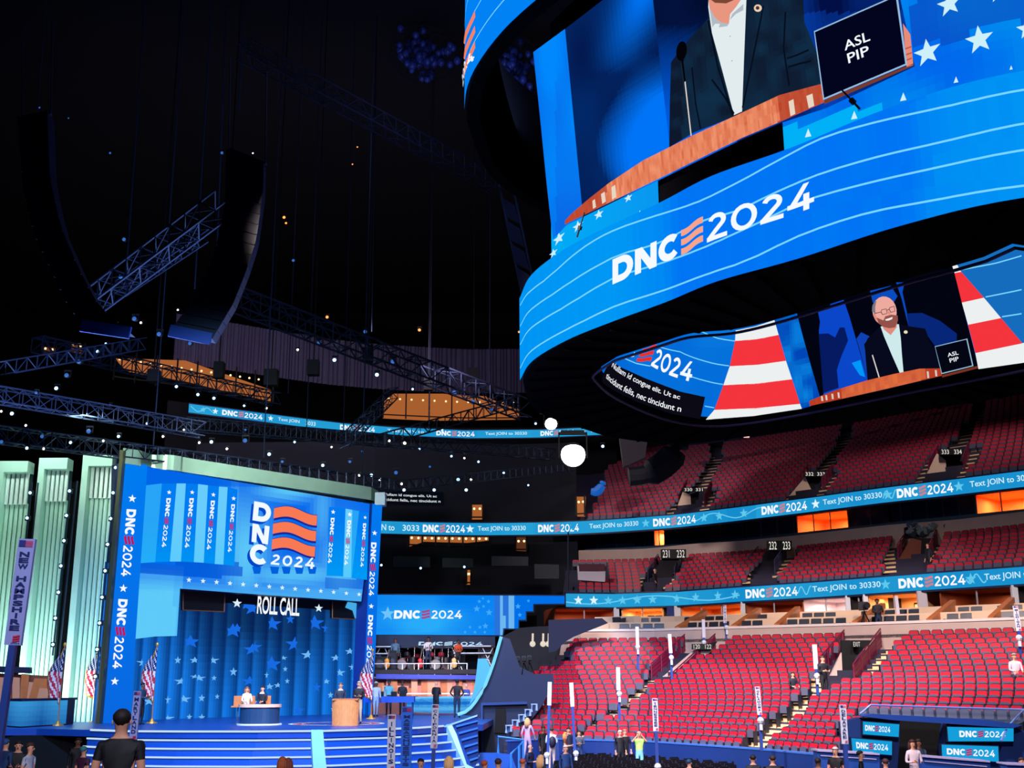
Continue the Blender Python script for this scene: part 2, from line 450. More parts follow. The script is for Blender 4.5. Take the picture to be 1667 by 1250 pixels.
# ring band
def ringc(px, py):
    a = L3(0, 152, 244); b = L3(0, 116, 244)
    t = interp([(848, .1), (1000, 0), (1080, .5), (1110, 1), (1480, .95), (1530, .35), (1667, .15)], px)
    return mixc(a, b, t+.06*math.sin(px*.5))
mb = MB(); ss = RB.s
band = []
s1 = RB.s[-1]; s0 = 0
poly(RB, [(s0, zl), (s1, zl), (s1, zt), (s0, zt)], .02, CP(RB, ringc), mb, False, ds=.35, dz=2)
LN = L3(120, 215, 255)
for pl in ([(848, 497), (886, 458), (954, 401), (999, 376), (1070, 351), (1140, 328), (1199, 299), (1267, 262), (1338, 226), (1437, 197), (1550, 172), (1667, 147)],
           [(848, 531), (900, 480), (996, 421), (1070, 397), (1140, 362), (1199, 344), (1265, 313), (1332, 285), (1437, 254), (1550, 228), (1667, 202)],
           [(848, 561), (915, 503), (996, 455), (1070, 431), (1150, 402), (1225, 368), (1281, 341), (1330, 321), (1437, 293), (1550, 268), (1667, 245)],
           [(848, 599), (923, 537), (999, 500), (1084, 472), (1197, 432), (1300, 385), (1403, 350), (1535, 324), (1667, 303)]):
    q = [RB.hit(*p) for p in pl]
    q = smooth(q, 3)
    sheet(RB, strokes(q, .07), .04, LN, mb)
logo(RB, [(999, 463.5), (1328, 337), (1328, 293), (999, 423)], .06, mb)
bp(mb, 'ring_screen', SCR)
# sheet of stars behind the main picture
BS = Surf(RB.p[:], 0, zt)
mb = MB()
def backc(px, py):
    if px < 1072: return mixc(L3(0, 172, 246), L3(10, 150, 240), (px-900)/170)
    b = 160-(px-1380)*.28
    base = mixc(L3(0, 100, 236), L3(0, 150, 240), vn(px*.016, 3+py*.01))
    if px > 1485 and py < 62-(px-1485)*.22+30*vn(px*.02, 1): base = mixc(base, L3(10, 70, 190), .7)
    if px < 1440 and abs(py-(178+(1440-px)*.30)) < 17: base = L3(0, 176, 246)
    return base
sA = BS.hit(896, 400)[0]; sg0 = BS.hit(1070, 310)[0]; sg1 = BS.hit(1274, 220)[0]
for a, b in ((sA, sg0),):
    poly(BS, [(a, zt+.02), (b, zt+.02), (b, 25), (a, 25)], -.05, CP(BS, backc), mb, False, ds=.3, dz=.3)
mc = MB(); k0_ = BS.hit(897, 400)[0]
for i in range(60):
    a_, b_ = k0_+(BS.s[-1]-k0_)*i/60, k0_+(BS.s[-1]-k0_)*(i+1)/60; q_ = [BS.P(a_, zt, -.12), BS.P(b_, zt, -.12), BS.P(b_, zt, -.7), BS.P(a_, zt, -.7)]; u_ = Vector((0, 0, 11.6)); mc.hexa(q_+[v+u_ for v in q_])
bp(mc, 'screen_casing', BBODY)
W1 = L3(205, 240, 250)
STR_ = ((1545, 6, 21), (1509, 85, 23), (1594, 64, 24), (1672, 46, 18), (1624, -12, 16))
TRI_ = ((1315, 217, 8), (1390, 188, 8), (1470, 158, 8), (1556, 130, 6), (1646, 110, 4))
for x, y, r in ((909, 388, 10), (940, 368, 9), (974, 349, 8), (1022, 322, 7), (900, 412, 7)):
    star(BS, x, y, r, -.02, W1, mb, -.25 if x > 1400 else -.5)
for x, y, r in ((1041, 345, 3), (996, 368, 2)):
    poly(BS, [(x-r*.65, y+r*.8), (x+r*.65, y+r*.55), (x, y-r)], -.02, W1, mb)
bp(mb, 'star_screen', SCR)
mb = MB(); poly(BS, [(sg1, zt+.02), (BS.s[-1], zt+.02), (BS.s[-1], 33), (sg1, 33)], -.05, CP(BS, backc), mb, False, ds=.3, dz=.3)
for x, y, r in STR_: star(BS, x, y, r, -.02, W1, mb, -.25)
for x, y, r in TRI_: poly(BS, [(x-r*.65, y+r*.8), (x+r*.65, y+r*.55), (x, y-r)], -.02, W1, mb)
bp(mb, 'star_screen', SCR)
# main picture, leaning outward at the top
TS = Surf(RB.p[:], .09, 22.9)
mb = MB()
def bg(px, py):
    x1 = 920+(py-47)*.088; x2 = 1062+py*.125; n = vn(px*.02, py*.011)
    if px < x1: return mixc(L3(14, 78, 214), L3(0, 136, 252), n*1.2-.1+(.25 if px < 905 else 0))
    if px < x2:
        t = max(0, (px-(1000+30*math.sin(py*.02)))/60)*(.4+py/260)*min(1, max(0, (py-85)/70))
        u = math.exp(-((px-1012-(90-py)*.35)/34)**2)*max(0, 1-py/120)*1.2
        return mixc(L3(3, 16, 66), L3(0, 116, 246), min(1, t*.8+u*.75+.10*n))
    if px < 1200: return mixc(L3(2, 8, 40), L3(0, 92, 224), min(1, max(0, (py-40)/170)+.1*n))
    return mixc(L3(2, 14, 70), L3(6, 70, 190), n*.9+(.1 if py > 20 else -.2))
TSb = [(868, 85), (920, 47), (980, 1), (1020, -28), (1200, -60), (1462, -120), (1466, 0), (1489, 108), (1345, 176), (1272, 200), (1210, 226), (1067, 296), (1011, 323), (923, 366), (900, 390), (890, 300), (878, 180)]
poly(TS, TSb, 0, CP(TS, bg), mb, ds=.22, dz=.22)
JK = L3(17, 42, 66)
def jkc(px, py): return mixc(L3(16, 46, 72), L3(14, 24, 44), vn(px*.05, py*.05)*1.0+(.5 if px < 1112 else 0))
poly(TS, [(1154, 30), (1126, 60), (1103, 88), (1093, 102), (1091, 170), (1090, 240), (1130, 216), (1196, 190), (1272, 156), (1340, 140), (1336, 100), (1322, 66), (1310, 36), (1306, -40), (1150, -40)], .02, CP(TS, jkc), mb, ds=.2, dz=.2)
poly(TS, [(1154, 12), (1160, 54), (1178, 120), (1196, 188), (1209, 182), (1212, 100), (1216, 0), (1216, -30), (1156, -30)], .04, L3(226, 236, 238), mb)
poly(TS, [(1155, 2), (1157, 16), (1164, 31), (1176, 42), (1188, 40), (1190, 24), (1200, 12), (1208, 0), (1206, -20), (1156, -20)], .06, L3(232, 150, 128), mb)
poly(TS, [(1157, -10), (1158, 0), (1166, 6), (1184, 7), (1200, 0), (1202, -10)], .08, L3(120, 72, 52), mb)
for q in ([(1157, 14), (1162, 46), (1166, 40), (1174, 40), (1172, 46), (1186, 44), (1188, 40), (1176, 38), (1166, 30)], [(1190, 34), (1194, 24), (1212, 8), (1212, 18), (1200, 24)]):
    poly(TS, q, .08, L3(178, 186, 196), mb)
def lstrip(surf, pts, w, off, c, mb): sheet(surf, strokes([surf.hit(*p) for p in pts], w), off, c, mb)
DK = L3(6, 14, 28)
for pl in ([(1244, 10), (1232, 70), (1210, 176)], [(1154, 34), (1170, 110), (1194, 188)], [(1280, 20), (1277, 80), (1286, 140)], [(1128, 110), (1134, 170), (1142, 210)], [(1282, 96), (1300, 90), (1318, 82)], [(1284, 110), (1304, 104), (1322, 100)], [(1160, 130), (1182, 160), (1196, 186)]):
    lstrip(TS, pl, .07, .05, DK, mb)
for x, y in ((1190, 60), (1193, 100)): star(TS, x, y, 1.6, .06, L3(150, 160, 170), mb)
def disc(surf, cx, cy, rx, ry, off, c, mb, rot=0., n=20):
    ca, sa = math.cos(rot), math.sin(rot)
    poly(surf, [(cx+rx*math.cos(t)*ca-ry*math.sin(t)*sa, cy+rx*math.cos(t)*sa+ry*math.sin(t)*ca) for t in [2*math.pi*i/n for i in range(n)]], off, c, mb)
disc(TS, 1235.5, 14.5, 6.5, 6, .07, L3(238, 205, 180), mb); disc(TS, 1235.5, 14.5, 3, 3, .09, L3(60, 50, 50), mb)
disc(TS, 1112, 84, 8.5, 16, .08, L3(3, 3, 8), mb, .12)
lstrip(TS, [(1113, 95), (1118, 134)], .09, .09, L3(3, 3, 8), mb); lstrip(TS, [(1118, 134), (1128, 222)], .06, .09, L3(225, 215, 205), mb)
def woodc(px, py):
    t = vn(px*.55, py*.04); c = mixc(L3(242, 150, 112), L3(214, 104, 66), t)
    if px < 990 or px > 1270: c = mixc(c, L3(176, 48, 26), .75)
    return c
poly(TS, [(923, 360), (932, 350), (962, 324), (994, 299), (1050, 262), (1130, 222), (1210, 185), (1272, 156), (1340, 138), (1345, 168), (1272, 200), (1210, 226), (1130, 265), (1067, 296), (1011, 323), (923, 366)], .1, CP(TS, woodc), mb, ds=.12, dz=.9)
for q in ([(1287, 167), (1295, 163), (1298, 187), (1290, 191)], [(1316, 158), (1326, 154), (1329, 174), (1320, 178)], [(999, 306), (1005, 302), (1007, 322), (1000, 326)], [(982, 317), (988, 313), (990, 329), (984, 333)], [(968, 328), (972, 325), (974, 338), (969, 341)]):
    poly(TS, q, .12, L3(232, 214, 196), mb)
poly(TS, [(1345, 164), (1489, 105), (1489, 109), (1345, 171)], .1, L3(120, 60, 40), mb)
poly(TS, [(1472, 40), (1484, 58), (1489, 108), (1478, 111)], .1, L3(232, 140, 120), mb)
for y in (78, 88, 97): lstrip(TS, [(1476, y+4), (1487, y)], .05, .12, L3(190, 90, 70), mb)
poly(TS, [(1329, 53), (1464, -6), (1480, 108), (1344, 165)], .14, L3(150, 190, 225), mb)
poly(TS, [(1331.5, 55), (1462, -2), (1477.5, 107), (1346.5, 162)], .17, L3(3, 5, 30), mb)
put(TS, text2d('ASL', .01), [(1381, 86), (1422, 69.5), (1419, 54), (1378, 71)], .20, WHT, mb)
put(TS, text2d('PIP', .01), [(1387, 106.5), (1421, 92.5), (1418, 77), (1384, 91)], .20, WHT, mb)
bp(mb, 'main_screen', SCR)
# upper ring
zu = 32.0
ur = [r+2.9 for r in rout]
mb = MB(); ringbody(tabf(ur, -.12), tabf(ur, -.8), zu, zu+7, zu+7, mb); bp(mb, 'upper_ring_casing', BBODY)
unear = []
for i in range(NA+1):
    k = (i+NA//4) % NA; a = 2*math.pi*k/NA; q = CTR+Vector((math.cos(a), math.sin(a)))*ur[k]; unear.append((q.x, q.y))
UB = Surf(unear[52:150])
mb = MB(); poly(UB, [(0, zu), (UB.s[-1], zu), (UB.s[-1], zu+7), (0, zu+7)], .03, L3(0, 130, 244), mb, False, ds=2)
for dz_ in (1.4, 3.0, 4.6): poly(UB, [(0, zu+dz_), (UB.s[-1], zu+dz_), (UB.s[-1], zu+dz_+.07), (0, zu+dz_+.07)], .05, LN, mb, False, ds=2)
try:
    for k in range(3):
        y = 116-k*25
        poly(UB, [(757, y+4), (762, y-20), (775, y-49), (776, y-38), (766, y-16), (759, y+6)], .07, L3(246, 130, 100), mb)
    put(UB, word('2024', .2, .1)[0] and [[(p[0]/3.5, p[1]) for p in t] for t in word('2024', .2, .1)[0]], [(756, 142), (776, 96), (773, 84), (754, 126)], .07, WHT, mb)
except ValueError: pass
bp(mb, 'upper_ring_screen', SCR)
# screens on the inside of the far half
IS = Surf(smooth([tuple(p) for p in reversed(ifar)]+[(27, 46.5)], 5), flip=False)
mb = MB()
def innb(px, py): return mixc(L3(8, 118, 222), L3(0, 104, 214), vn(px*.02, py*.02))
sI0 = IS.hit(979, 606)[0]; sI1 = IS.s[-1]
poly(IS, [(0, zl+.2), (sI1, zl+.2), (sI1, 25), (0, 25)], .1, CP(IS, innb), mb, False, ds=.5, dz=1)
def P_(o, k, *pts): return [(o[0]+x/k, o[1]+y/k) for x, y in pts]
o1, k1 = (960, 520), 6.946; o2, k2 = (1240, 440), 5.21; o3, k3 = (1360, 440), 6.25; o4, k4 = (1197, 300), 3.1255
CB = L3(12, 10, 20)
poly(IS, [(993, 588), (981, 601), (976, 620), (996, 636), (1032, 654), (1089, 674), (1138, 683), (1146, 647), (1104, 638), (1046, 616), (1006, 598)], .14, CB, mb)
put(IS, text2d('Nullam id congue elit. Ut ac', .008, .98), P_(o1, k1, (200, 560), (985, 925), (1000, 860), (228, 478)), .18, WHT, mb)
put(IS, text2d('tincidunt felis, nec tincidunt n', .008, .98), P_(o1, k1, (135, 672), (1000, 1062), (1015, 985), (160, 600)), .18, WHT, mb)
w2 = word('2024', .17, .1); w2 = [[(p[0]/w2[1], p[1]) for p in t] for t in w2[0]]
put(IS, w2, P_(o1, k1, (662, 525), (1130, 710), (1175, 490), (740, 325)), .14, WHT, mb)
wf = [[((p[0]), p[1]) for p in t] for t in waves(0, 0, 1, 1)]
put(IS, wf, P_(o1, k1, (497, 470), (655, 500), (725, 300), (580, 330)), .14, L3(230, 50, 40), mb)
poly(IS, P_(o1, k1, (412, 402), (440, 428), (470, 425), (492, 395), (480, 372), (455, 400)), .14, WHT, mb)
for pl in (((1250, 140), (1450, 220), (1650, 250)), ((740, 305), (1000, 370), (1300, 480), (1580, 530)), ((340, 430), (500, 500), (660, 530)), ((1100, 640), (1300, 700), (1510, 740)), ((1290, 985), (1400, 1003))):
    lstrip(IS, P_(o1, k1, *pl), .06, .13, LN, mb)
WS = L3(236, 240, 240); RSC = L3(244, 52, 60)
A = [((1199, 539), (1263, 522)), ((1198, 556), (1270, 546)), ((1189, 597), (1282, 588)), ((1178, 628), (1292, 618)), ((1162, 668), (1305, 658)), ((1147, 684), (1308, 666))]
for i in range(5):
    (a, b), (c, d) = A[i], A[i+1]; m1 = ((a[0]+b[0])/2, (a[1]+b[1])/2+2); m2 = ((c[0]+d[0])/2, (c[1]+d[1])/2+3)
    poly(IS, [a, m1, b, d, m2, c], .15, WS if i % 2 == 0 else RSC, mb)
def inb2(px, py): return mixc(L3(0, 70, 184), L3(10, 128, 222), vn(px*.06, py*.045)*1.4-.3)
poly(IS, [(1263, 522), (1298, 511), (1318, 580), (1337, 646), (1322, 662), (1308, 666)], .15, CP(IS, inb2), mb, ds=.3, dz=.3)
poly(IS, [(1298, 505), (1400, 470), (1552, 425), (1570, 500), (1596, 601), (1530, 617), (1440, 637), (1323, 662), (1337, 646), (1318, 580)], .14, L3(3, 4, 18), mb)
poly(IS, P_(o2, k2, (490, 345), (580, 330), (600, 290), (710, 255), (760, 400), (860, 740), (915, 935), (540, 1060), (500, 520), (510, 440)), .16, L3(10, 70, 200), mb)
poly(IS, P_(o2, k2, (500, 545), (580, 540), (640, 575), (680, 490), (720, 490), (750, 600), (690, 740), (655, 850), (670, 1000), (540, 1045)), .18, L3(5, 26, 96), mb)
poly(IS, P_(o2, k2, (780, 790), (855, 765), (895, 910), (850, 895)), .18, L3(0, 150, 250), mb)
poly(IS, P_(o2, k2, (820, 585), (860, 530), (940, 570), (885, 630), (905, 760), (915, 930), (860, 720)), .17, L3(14, 66, 180), mb)
poly(IS, P_(o3, k3, (370, 215), (580, 165), (650, 270), (610, 335), (400, 335)), .16, L3(8, 76, 190), mb)
poly(IS, P_(o3, k3, (635, 130), (720, 130), (700, 230), (745, 440), (760, 570), (690, 290)), .16, L3(10, 72, 190), mb)
poly(IS, P_(o3, k3, (750, 445), (900, 440), (1080, 520), (1250, 650), (1250, 735), (1040, 790), (960, 680), (930, 600), (760, 575)), .16, L3(8, 38, 120), mb)
poly(IS, P_(o3, k3, (320, 760), (350, 700), (430, 620), (480, 575), (690, 560), (760, 575), (930, 600), (970, 720), (1040, 820), (1090, 1005), (700, 1055), (350, 1125), (330, 900)), .19, L3(7, 9, 28), mb)
poly(IS, P_(o3, k3, (485, 580), (520, 680), (600, 870), (680, 1052), (718, 1047), (700, 850), (690, 700), (670, 556)), .22, L3(206, 234, 236), mb)
poly(IS, P_(o3, k3, (490, 540), (520, 610), (590, 668), (650, 590), (655, 540)), .24, L3(222, 140, 125), mb)
disc(IS, 1360+530/k3, 440+425/k3, 19.5, 24, .26, L3(238, 170, 158), mb, -.15)
poly(IS, P_(o3, k3, (404, 430), (408, 370), (430, 330), (450, 320), (436, 390), (440, 450)), .28, L3(120, 120, 130), mb)
poly(IS, P_(o3, k3, (412, 460), (438, 452), (462, 520), (440, 520)), .28, L3(225, 140, 130), mb)
poly(IS, P_(o3, k3, (450, 490), (470, 550), (520, 585), (580, 600), (640, 590), (668, 520), (664, 470), (600, 462), (540, 478), (520, 520)), .28, L3(146, 82, 74), mb)
poly(IS, P_(o3, k3, (540, 512), (618, 486), (612, 508), (580, 522), (550, 524)), .31, L3(245, 235, 230), mb)
for pl in (((430, 452), (500, 436), (506, 414), (552, 404), (560, 452), (515, 462), (500, 436)), ((556, 420), (582, 408), (590, 390), (632, 378), (640, 428), (600, 440), (582, 408))):
    lstrip(IS, P_(o3, k3, *pl), .035, .31, L3(40, 20, 30), mb)
poly(IS, P_(o3, k3, (556, 425), (575, 462), (594, 458), (590, 430)), .31, L3(225, 140, 125), mb)
disc(IS, 1360+742/k3, 440+637/k3, 3.2, 2.6, .24, L3(235, 225, 180), mb)
lstrip(IS, P_(o3, k3, (405, 870), (475, 1100)), .06, .25, L3(220, 215, 215), mb)
def wood2(px, py):
    c = mixc(L3(226, 112, 62), L3(200, 84, 56), vn(px*.5, py*.06))
    return mixc(c, L3(170, 34, 16), .7) if (px < 1374 or px > 1508) else c
poly(IS, [(1322, 654), (1345, 644), (1372, 634), (1416, 620.5), (1460, 610), (1502, 601.5), (1534, 601), (1538, 613), (1440, 636), (1323, 662)], .26, CP(IS, wood2), mb, ds=.25, dz=.5)
for x in (1360, 1370, 1515, 1528, 1343, 1350): poly(IS, [(x-1.5, interp([(1343, 646), (1370, 640), (1515, 606), (1528, 604)], x)), (x+1.5, interp([(1343, 646), (1370, 640), (1515, 606), (1528, 604)], x)), (x+2.5, interp([(1343, 654), (1370, 649), (1515, 617), (1528, 614)], x)), (x-.5, interp([(1343, 654), (1370, 649), (1515, 617), (1528, 614)], x))], .28, L3(215, 205, 200), mb)
poly(IS, [(1538, 612), (1596, 597), (1596, 601), (1538, 616)], .26, L3(120, 50, 34), mb)
poly(IS, [(1526.7, 565.6), (1579.5, 553), (1589.4, 597.7), (1537.8, 610.7)], .3, L3(150, 190, 215), mb)
poly(IS, [(1528, 566.8), (1578.5, 554.8), (1587.8, 596.8), (1538.9, 609)], .33, L3(4, 6, 20), mb)
put(IS, text2d('ASL', .01), [(1549, 583.5), (1566.5, 579.3), (1565, 573), (1547.6, 577.3)], .36, WHT, mb)
put(IS, text2d('PIP', .01), [(1552.5, 592.5), (1567, 589), (1565.5, 582.4), (1551, 586)], .36, WHT, mb)
Bq = [((1552, 430), (1561, 432)), ((1557, 446), (1568, 444)), ((1569, 494), (1605, 486)), ((1579, 530), (1633, 519)), ((1591, 576), (1668, 560)), ((1596, 602), (1667, 592))]
for i in range(5):
    (a, b), (c, d) = Bq[i], Bq[i+1]
    poly(IS, [a, b, d, c], .2, WS if i % 2 == 0 else RSC, mb)
poly(IS, [(1667, 560), (1690, 555), (1690, 588), (1667, 592)], .2, WS, mb)
poly(IS, [(1561, 432), (1600, 410), (1690, 395), (1690, 580), (1668, 560), (1633, 519), (1605, 486), (1568, 444)], .19, L3(22, 108, 188), mb)
for pl in (((1567, 441), (1625, 430), (1667, 418)), ((1608, 485), (1667, 473)), ((1635, 517), (1667, 512))): lstrip(IS, pl, .06, .22, LN, mb)
bp(mb, 'inner_screen', SCR)
# shackles hanging from the main screen's lower edge
for (a, b) in (((967, 350), (955, 390)), ((1383, 152), (1413, 185))):
    p = TS.hit(*a); q = BS.hit(*b); A_ = TS.P(p[0], p[1], .5); B_ = BS.P(q[0], q[1], .5); m_ = A_.lerp(B_, .55)
    bp(MB().tube([A_, m_], .03, 5).tube([m_, A_.lerp(B_, .7)], .1, 6).tube([A_.lerp(B_, .7), B_], .04, 5), 'shackle', BLACK)
# ================================================================ SEATING BOWL
def curve(tab, z): return [Vector(atz(x, y, z)) for x, y in tab]
def resample(tab, xs): return [interp(tab, x) for x in xs]
XS = list(range(820, 1800, 20))
def ext(tab):                            # continue the traced line beyond the frame
    (a, b), (c, d) = tab[-2], tab[-1]; tab = list(tab)+[(1900, d+(d-b)/(c-a)*(1900-c))]; return tab
T_FRONT = ext([(820, 1206), (900, 1203), (951, 1205), (1048, 1207), (1183, 1216), (1238, 1220), (1330, 1228), (1500, 1242), (1667, 1258)])
T_TOP = ext([(820, 1052), (880, 1043), (937, 1038.5), (1062, 1037.5), (1190, 1034), (1350, 1030), (1478, 1026), (1660, 1020.5)])
NR, ZF, ZT = 20, .95, 5.45               # lower bowl: rows, floor height of first and last row
frontP = [atz(x, interp(T_FRONT, x), 1.4) for x in XS]
topP = [atz(x, interp(T_TOP, x), ZT+.85) for x in XS]
def rowpt(P0, P1, x, k):                 # k 0..1
    i = max(0, min(len(XS)-2, int((x-XS[0])/20))); u = (x-XS[i])/20.
    a = P0[i].lerp(P0[i+1], u); b = P1[i].lerp(P1[i+1], u); return Vector((a.x+(b.x-a.x)*k, a.y+(b.y-a.y)*k))
def tier(name, P0, P1, n, z0, z1, rows_dep=.02, x0=820, x1=1780, mat_=None, step=20):
    """stepped concrete: row k floor at z0..z1, riser in front"""
    mb = MB(); xs = list(range(x0, x1+1, step)); prof = []
    for k in range(n):
        z = z0+(z1-z0)*k/(n-1); zp = (z0+(z1-z0)*(k-1)/(n-1)) if k else (0 if z0 < 2 else z0-.35)
        a = (k-.45)/(n-1); prof.append((a, zp)); prof.append((a, z))
    prof.append(((n-.45)/(n-1), z1)); prof.append(((n-.45)/(n-1), 0 if z0 < 2 else z1-.6))
    o = len(mb.v)
    for x in xs:
        for (a, z) in prof: p = rowpt(P0, P1, x, a); mb.v.append((p.x, p.y, z))
    m = len(prof)
    for i in range(len(xs)-1):
        for j in range(m-1):
            mb.f.append([o+i*m+j, o+(i+1)*m+j, o+(i+1)*m+j+1, o+i*m+j+1]); mb.m.append(0); mb.c.append(None)
    return struct(mb.build(name, mat_ or TIER))
def wallstrip(name, tab, z0, z1, mats, thick=.3, xs=None, back=None, kind=True):
    """upright wall following a plan line"""
    mb = MB(); P = tab
    for i in range(len(P)-1):
        a, b = P[i], P[i+1]; d = (b-a); n = Vector((-d.y, d.x)).normalized()*thick
        if n.y < 0: n = -n
        mb.hexa([(a.x, a.y, z0), (b.x, b.y, z0), (b.x+n.x, b.y+n.y, z0), (a.x+n.x, a.y+n.y, z0), (a.x, a.y, z1), (b.x, b.y, z1), (b.x+n.x, b.y+n.y, z1), (a.x+n.x, a.y+n.y, z1)])
    o = mb.build(name, mats)
    return struct(o) if kind else o
# ---- the seat
def seat_parts():
    def panel(w, h, y, z, t, tilt=.12, seg=4, r=.09):
        mb = MB(); n = 0; prof = []
        for sx, a0 in ((1, 0), (-1, 90)):
            for i in range(seg+1):
                a = math.radians(a0+90*i/seg); prof.append((sx*(w/2-r)+r*math.cos(a), h-r+r*math.sin(a)))
        prof += [(-w/2+.02, 0), (w/2-.02, 0)]
        f = [(x, y-t/2+q*tilt, z+q) for x, q in prof]; b = [(x*.96, y+t/2+q*tilt, z+q*.98) for x, q in prof]; m = len(prof)
        mb.add(f+b, [list(range(m)), list(range(2*m-1, m-1, -1))]+[[i, i+m, (i+1) % m+m, (i+1) % m] for i in range(m)][::-1])
        return mb
    back = panel(.44, .36, .0, .47, .05)
    shell = panel(.49, .44, .05, .42, .03)
    bt = panel(.43, .33, -.07, .36, .04, .1)     # tipped-up seat, underside to the front
    arms = MB().box(-.26, -.23, -.12, .1, 0, .62).box(.23, .26, -.12, .1, 0, .62).box(-.23, .23, 0, .05, .3, .36)
    return back, shell, bt, arms
SB, SS, SU, SA = seat_parts()
LABEL_SEAT = 'red upholstered tip-up seat with grey shell in the curved stands'
GSEAT = 'red tip-up seats in the stands'
seat0 = empty('stadium_seat', LABEL_SEAT, 'seat', (0, 0, 0), 0, GSEAT)
sk = [SB.build('backrest', RED, seat0), SS.build('shell', mat('dark_seat_back', (40, 44, 66), .5), seat0), SU.build('seat', GREY, seat0), SA.build('side_frame', mat('dark_seat_frame', (24, 30, 44), .5), seat0)]
allseats = []
def seat_row(P0, P1, k, z, ok, pitch=.53, xa=830, xb=1690, jit=0.):
    """walk along a row and drop a seat every `pitch` metres where ok(px,py) holds"""
    pts = [rowpt(P0, P1, x, k) for x in range(xa, xb, 4)]
    nxt = pitch*.5; acc = 0
    for a, b in zip(pts[:-1], pts[1:]):
        L = (b-a).length
        while nxt <= acc+L:
            q = a.lerp(b, (nxt-acc)/L); d = (b-a).normalized()
            px, py = proj((q.x, q.y, z+.65))
            if -10 < px < 1690 and py < 1265 and ok(px, py): allseats.append((q.x, q.y, z, math.atan2(d.y, d.x), px, py))
            nxt += pitch
        acc += L
GAP = [(1036, 1122, 1190), (1040, 1120, 1186), (1060, 1090, 1160), (1085, 1062, 1112), (1098, 1054, 1104), (1108, 1050, 1068), (1120, 1038, 1056), (1140, 1012, 1036), (1160, 985, 1008), (1185, 942, 962), (1200, 925, 948)]
GAP2 = [(1030, 1378, 1478), (1040, 1372, 1470), (1060, 1352, 1452), (1080, 1332, 1436), (1100, 1322, 1420), (1107, 1326, 1368), (1120, 1318, 1348), (1140, 1292, 1322), (1160, 1266, 1308), (1180, 1236, 1280), (1200, 1213, 1256), (1226, 1190, 1240)]
GAP0 = [(1036, 800, 936), (1060, 800, 922), (1075, 800, 936), (1092, 800, 868), (1104, 800, 862), (1105, 800, 905), (1125, 800, 888), (1150, 800, 868), (1186, 800, 838)]
def ingap(g, px, py): return interp([(a[0], a[1]) for a in g], py) < px < interp([(a[0], a[2]) for a in g], py)
def ok_low(px, py):
    if ingap(GAP, px, py) or ingap(GAP2, px, py) or ingap(GAP0, px, py): return False
    if px > 1398 and py > 1158: return False
    if px > 1366 and py > 1176: return False
    return True
for k in range(NR):
    kk = k/(NR-1); seat_row(frontP, topP, kk+.012, ZF+(ZT-ZF)*kk, ok_low)
tier('floor_lower_stand', frontP, topP, NR, ZF, ZT)
fw = [rowpt(frontP, topP, x, -.035) for x in range(830, 1790, 20)]
wallstrip('wall_front_of_stand', [p for p in fw], 0, 1.4, BLUEW, .18)
wallstrip('trim_1', [p-Vector((.0, .04)) for p in fw], 1.4, 1.46, mat('blue_rail_cap', (60, 110, 200), .4), .28)
# concrete parapet behind the top row, box seats above it
def shift(P, d):                         # move a plan line away from the floor
    out = []
    for i, p in enumerate(P):
        a = P[max(0, i-1)]; b = P[min(len(P)-1, i+1)]; n = Vector((-(b.y-a.y), b.x-a.x)).normalized()
        if n.y < 0: n = -n
        out.append(Vector((p.x+n.x*d, p.y+n.y*d)))
    return out
XR = list(range(905, 1790, 20))
TB = ext([(905, 1026), (985, 1024.5), (1100, 1024), (1200, 1022.5), (1350, 1013), (1500, 1008), (1667, 1003)])
base = [rowpt(frontP, topP, x, 1.045) for x in XR]
def zat(p, py):                          # height that puts a plan point on image row py
    lo, hi = 0., 60.
    for _ in range(40):
        m = (lo+hi)/2
        if proj((p.x, p.y, m))[1] > py: lo = m
        else: hi = m
    return lo
zpar = sum(zat(base[i], interp(TB, XR[i])) for i in range(4, len(XR)-8, 4))/len(range(4, len(XR)-8, 4))
wallstrip('wall_parapet_lower', base, ZT-.2, zpar-.12, CONC, .5)
wallstrip('trim_2', [p-Vector((0, .05)) for p in base], zpar-.12, zpar, mat('pale_coping', (244, 226, 220), .7), .6)
print('zpar', zpar)
# ribbon boards -------------------------------------------------
R1T = ext([(921, 970), (1000, 970.5), (1100, 967.5), (1200, 960), (1330, 951.5), (1433, 943.5), (1550, 935.5), (1667, 927)])
R1B = ext([(921, 984), (1000, 985), (1100, 982), (1200, 976), (1330, 968.5), (1433, 961), (1550, 953.5), (1667, 946)])
R2T = ext([(612, 851), (700, 853.5), (780, 854.5), (860, 853.5), (926, 852), (1000, 847.5), (1100, 840), (1200, 828.5), (1330, 811.5), (1433, 797), (1550, 783), (1667, 768)])
R2B = ext([(612, 865), (700, 867.5), (780, 868.5), (860, 868), (926, 867), (1000, 864), (1100, 857), (1200, 845.5), (1330, 829.5), (1433, 817), (1550, 804), (1667, 791)])
def ribbon_plan(T, B, z, x0, x1, st=20):
    xs = list(range(x0, x1, st)); return xs, [atz(x, (interp(T, x)+interp(B, x))/2, z).xy for x in xs]
Z1, Z2 = 9.1, 15.3
H1, H2 = .42, .46
xs1, pl1 = ribbon_plan(R1T, R1B, Z1, 921, 1800)
xs2, pl2 = ribbon_plan(R2T, R2B, Z2, 612, 1800)
print('ribbon1', [(x, round(p.x, 1), round(p.y, 1)) for x, p in zip(xs1, pl1)][::6]); print('ribbon2', [(x, round(p.x, 1), round(p.y, 1)) for x, p in zip(xs2, pl2)][::6])
print('row top', [(x, round(rowpt(frontP, topP, x, 1).x, 1), round(rowpt(frontP, topP, x, 1).y, 1), round(rowpt(frontP, topP, x, 0).x, 1), round(rowpt(frontP, topP, x, 0).y, 1)) for x in (840, 940, 1100, 1300, 1500, 1660)])
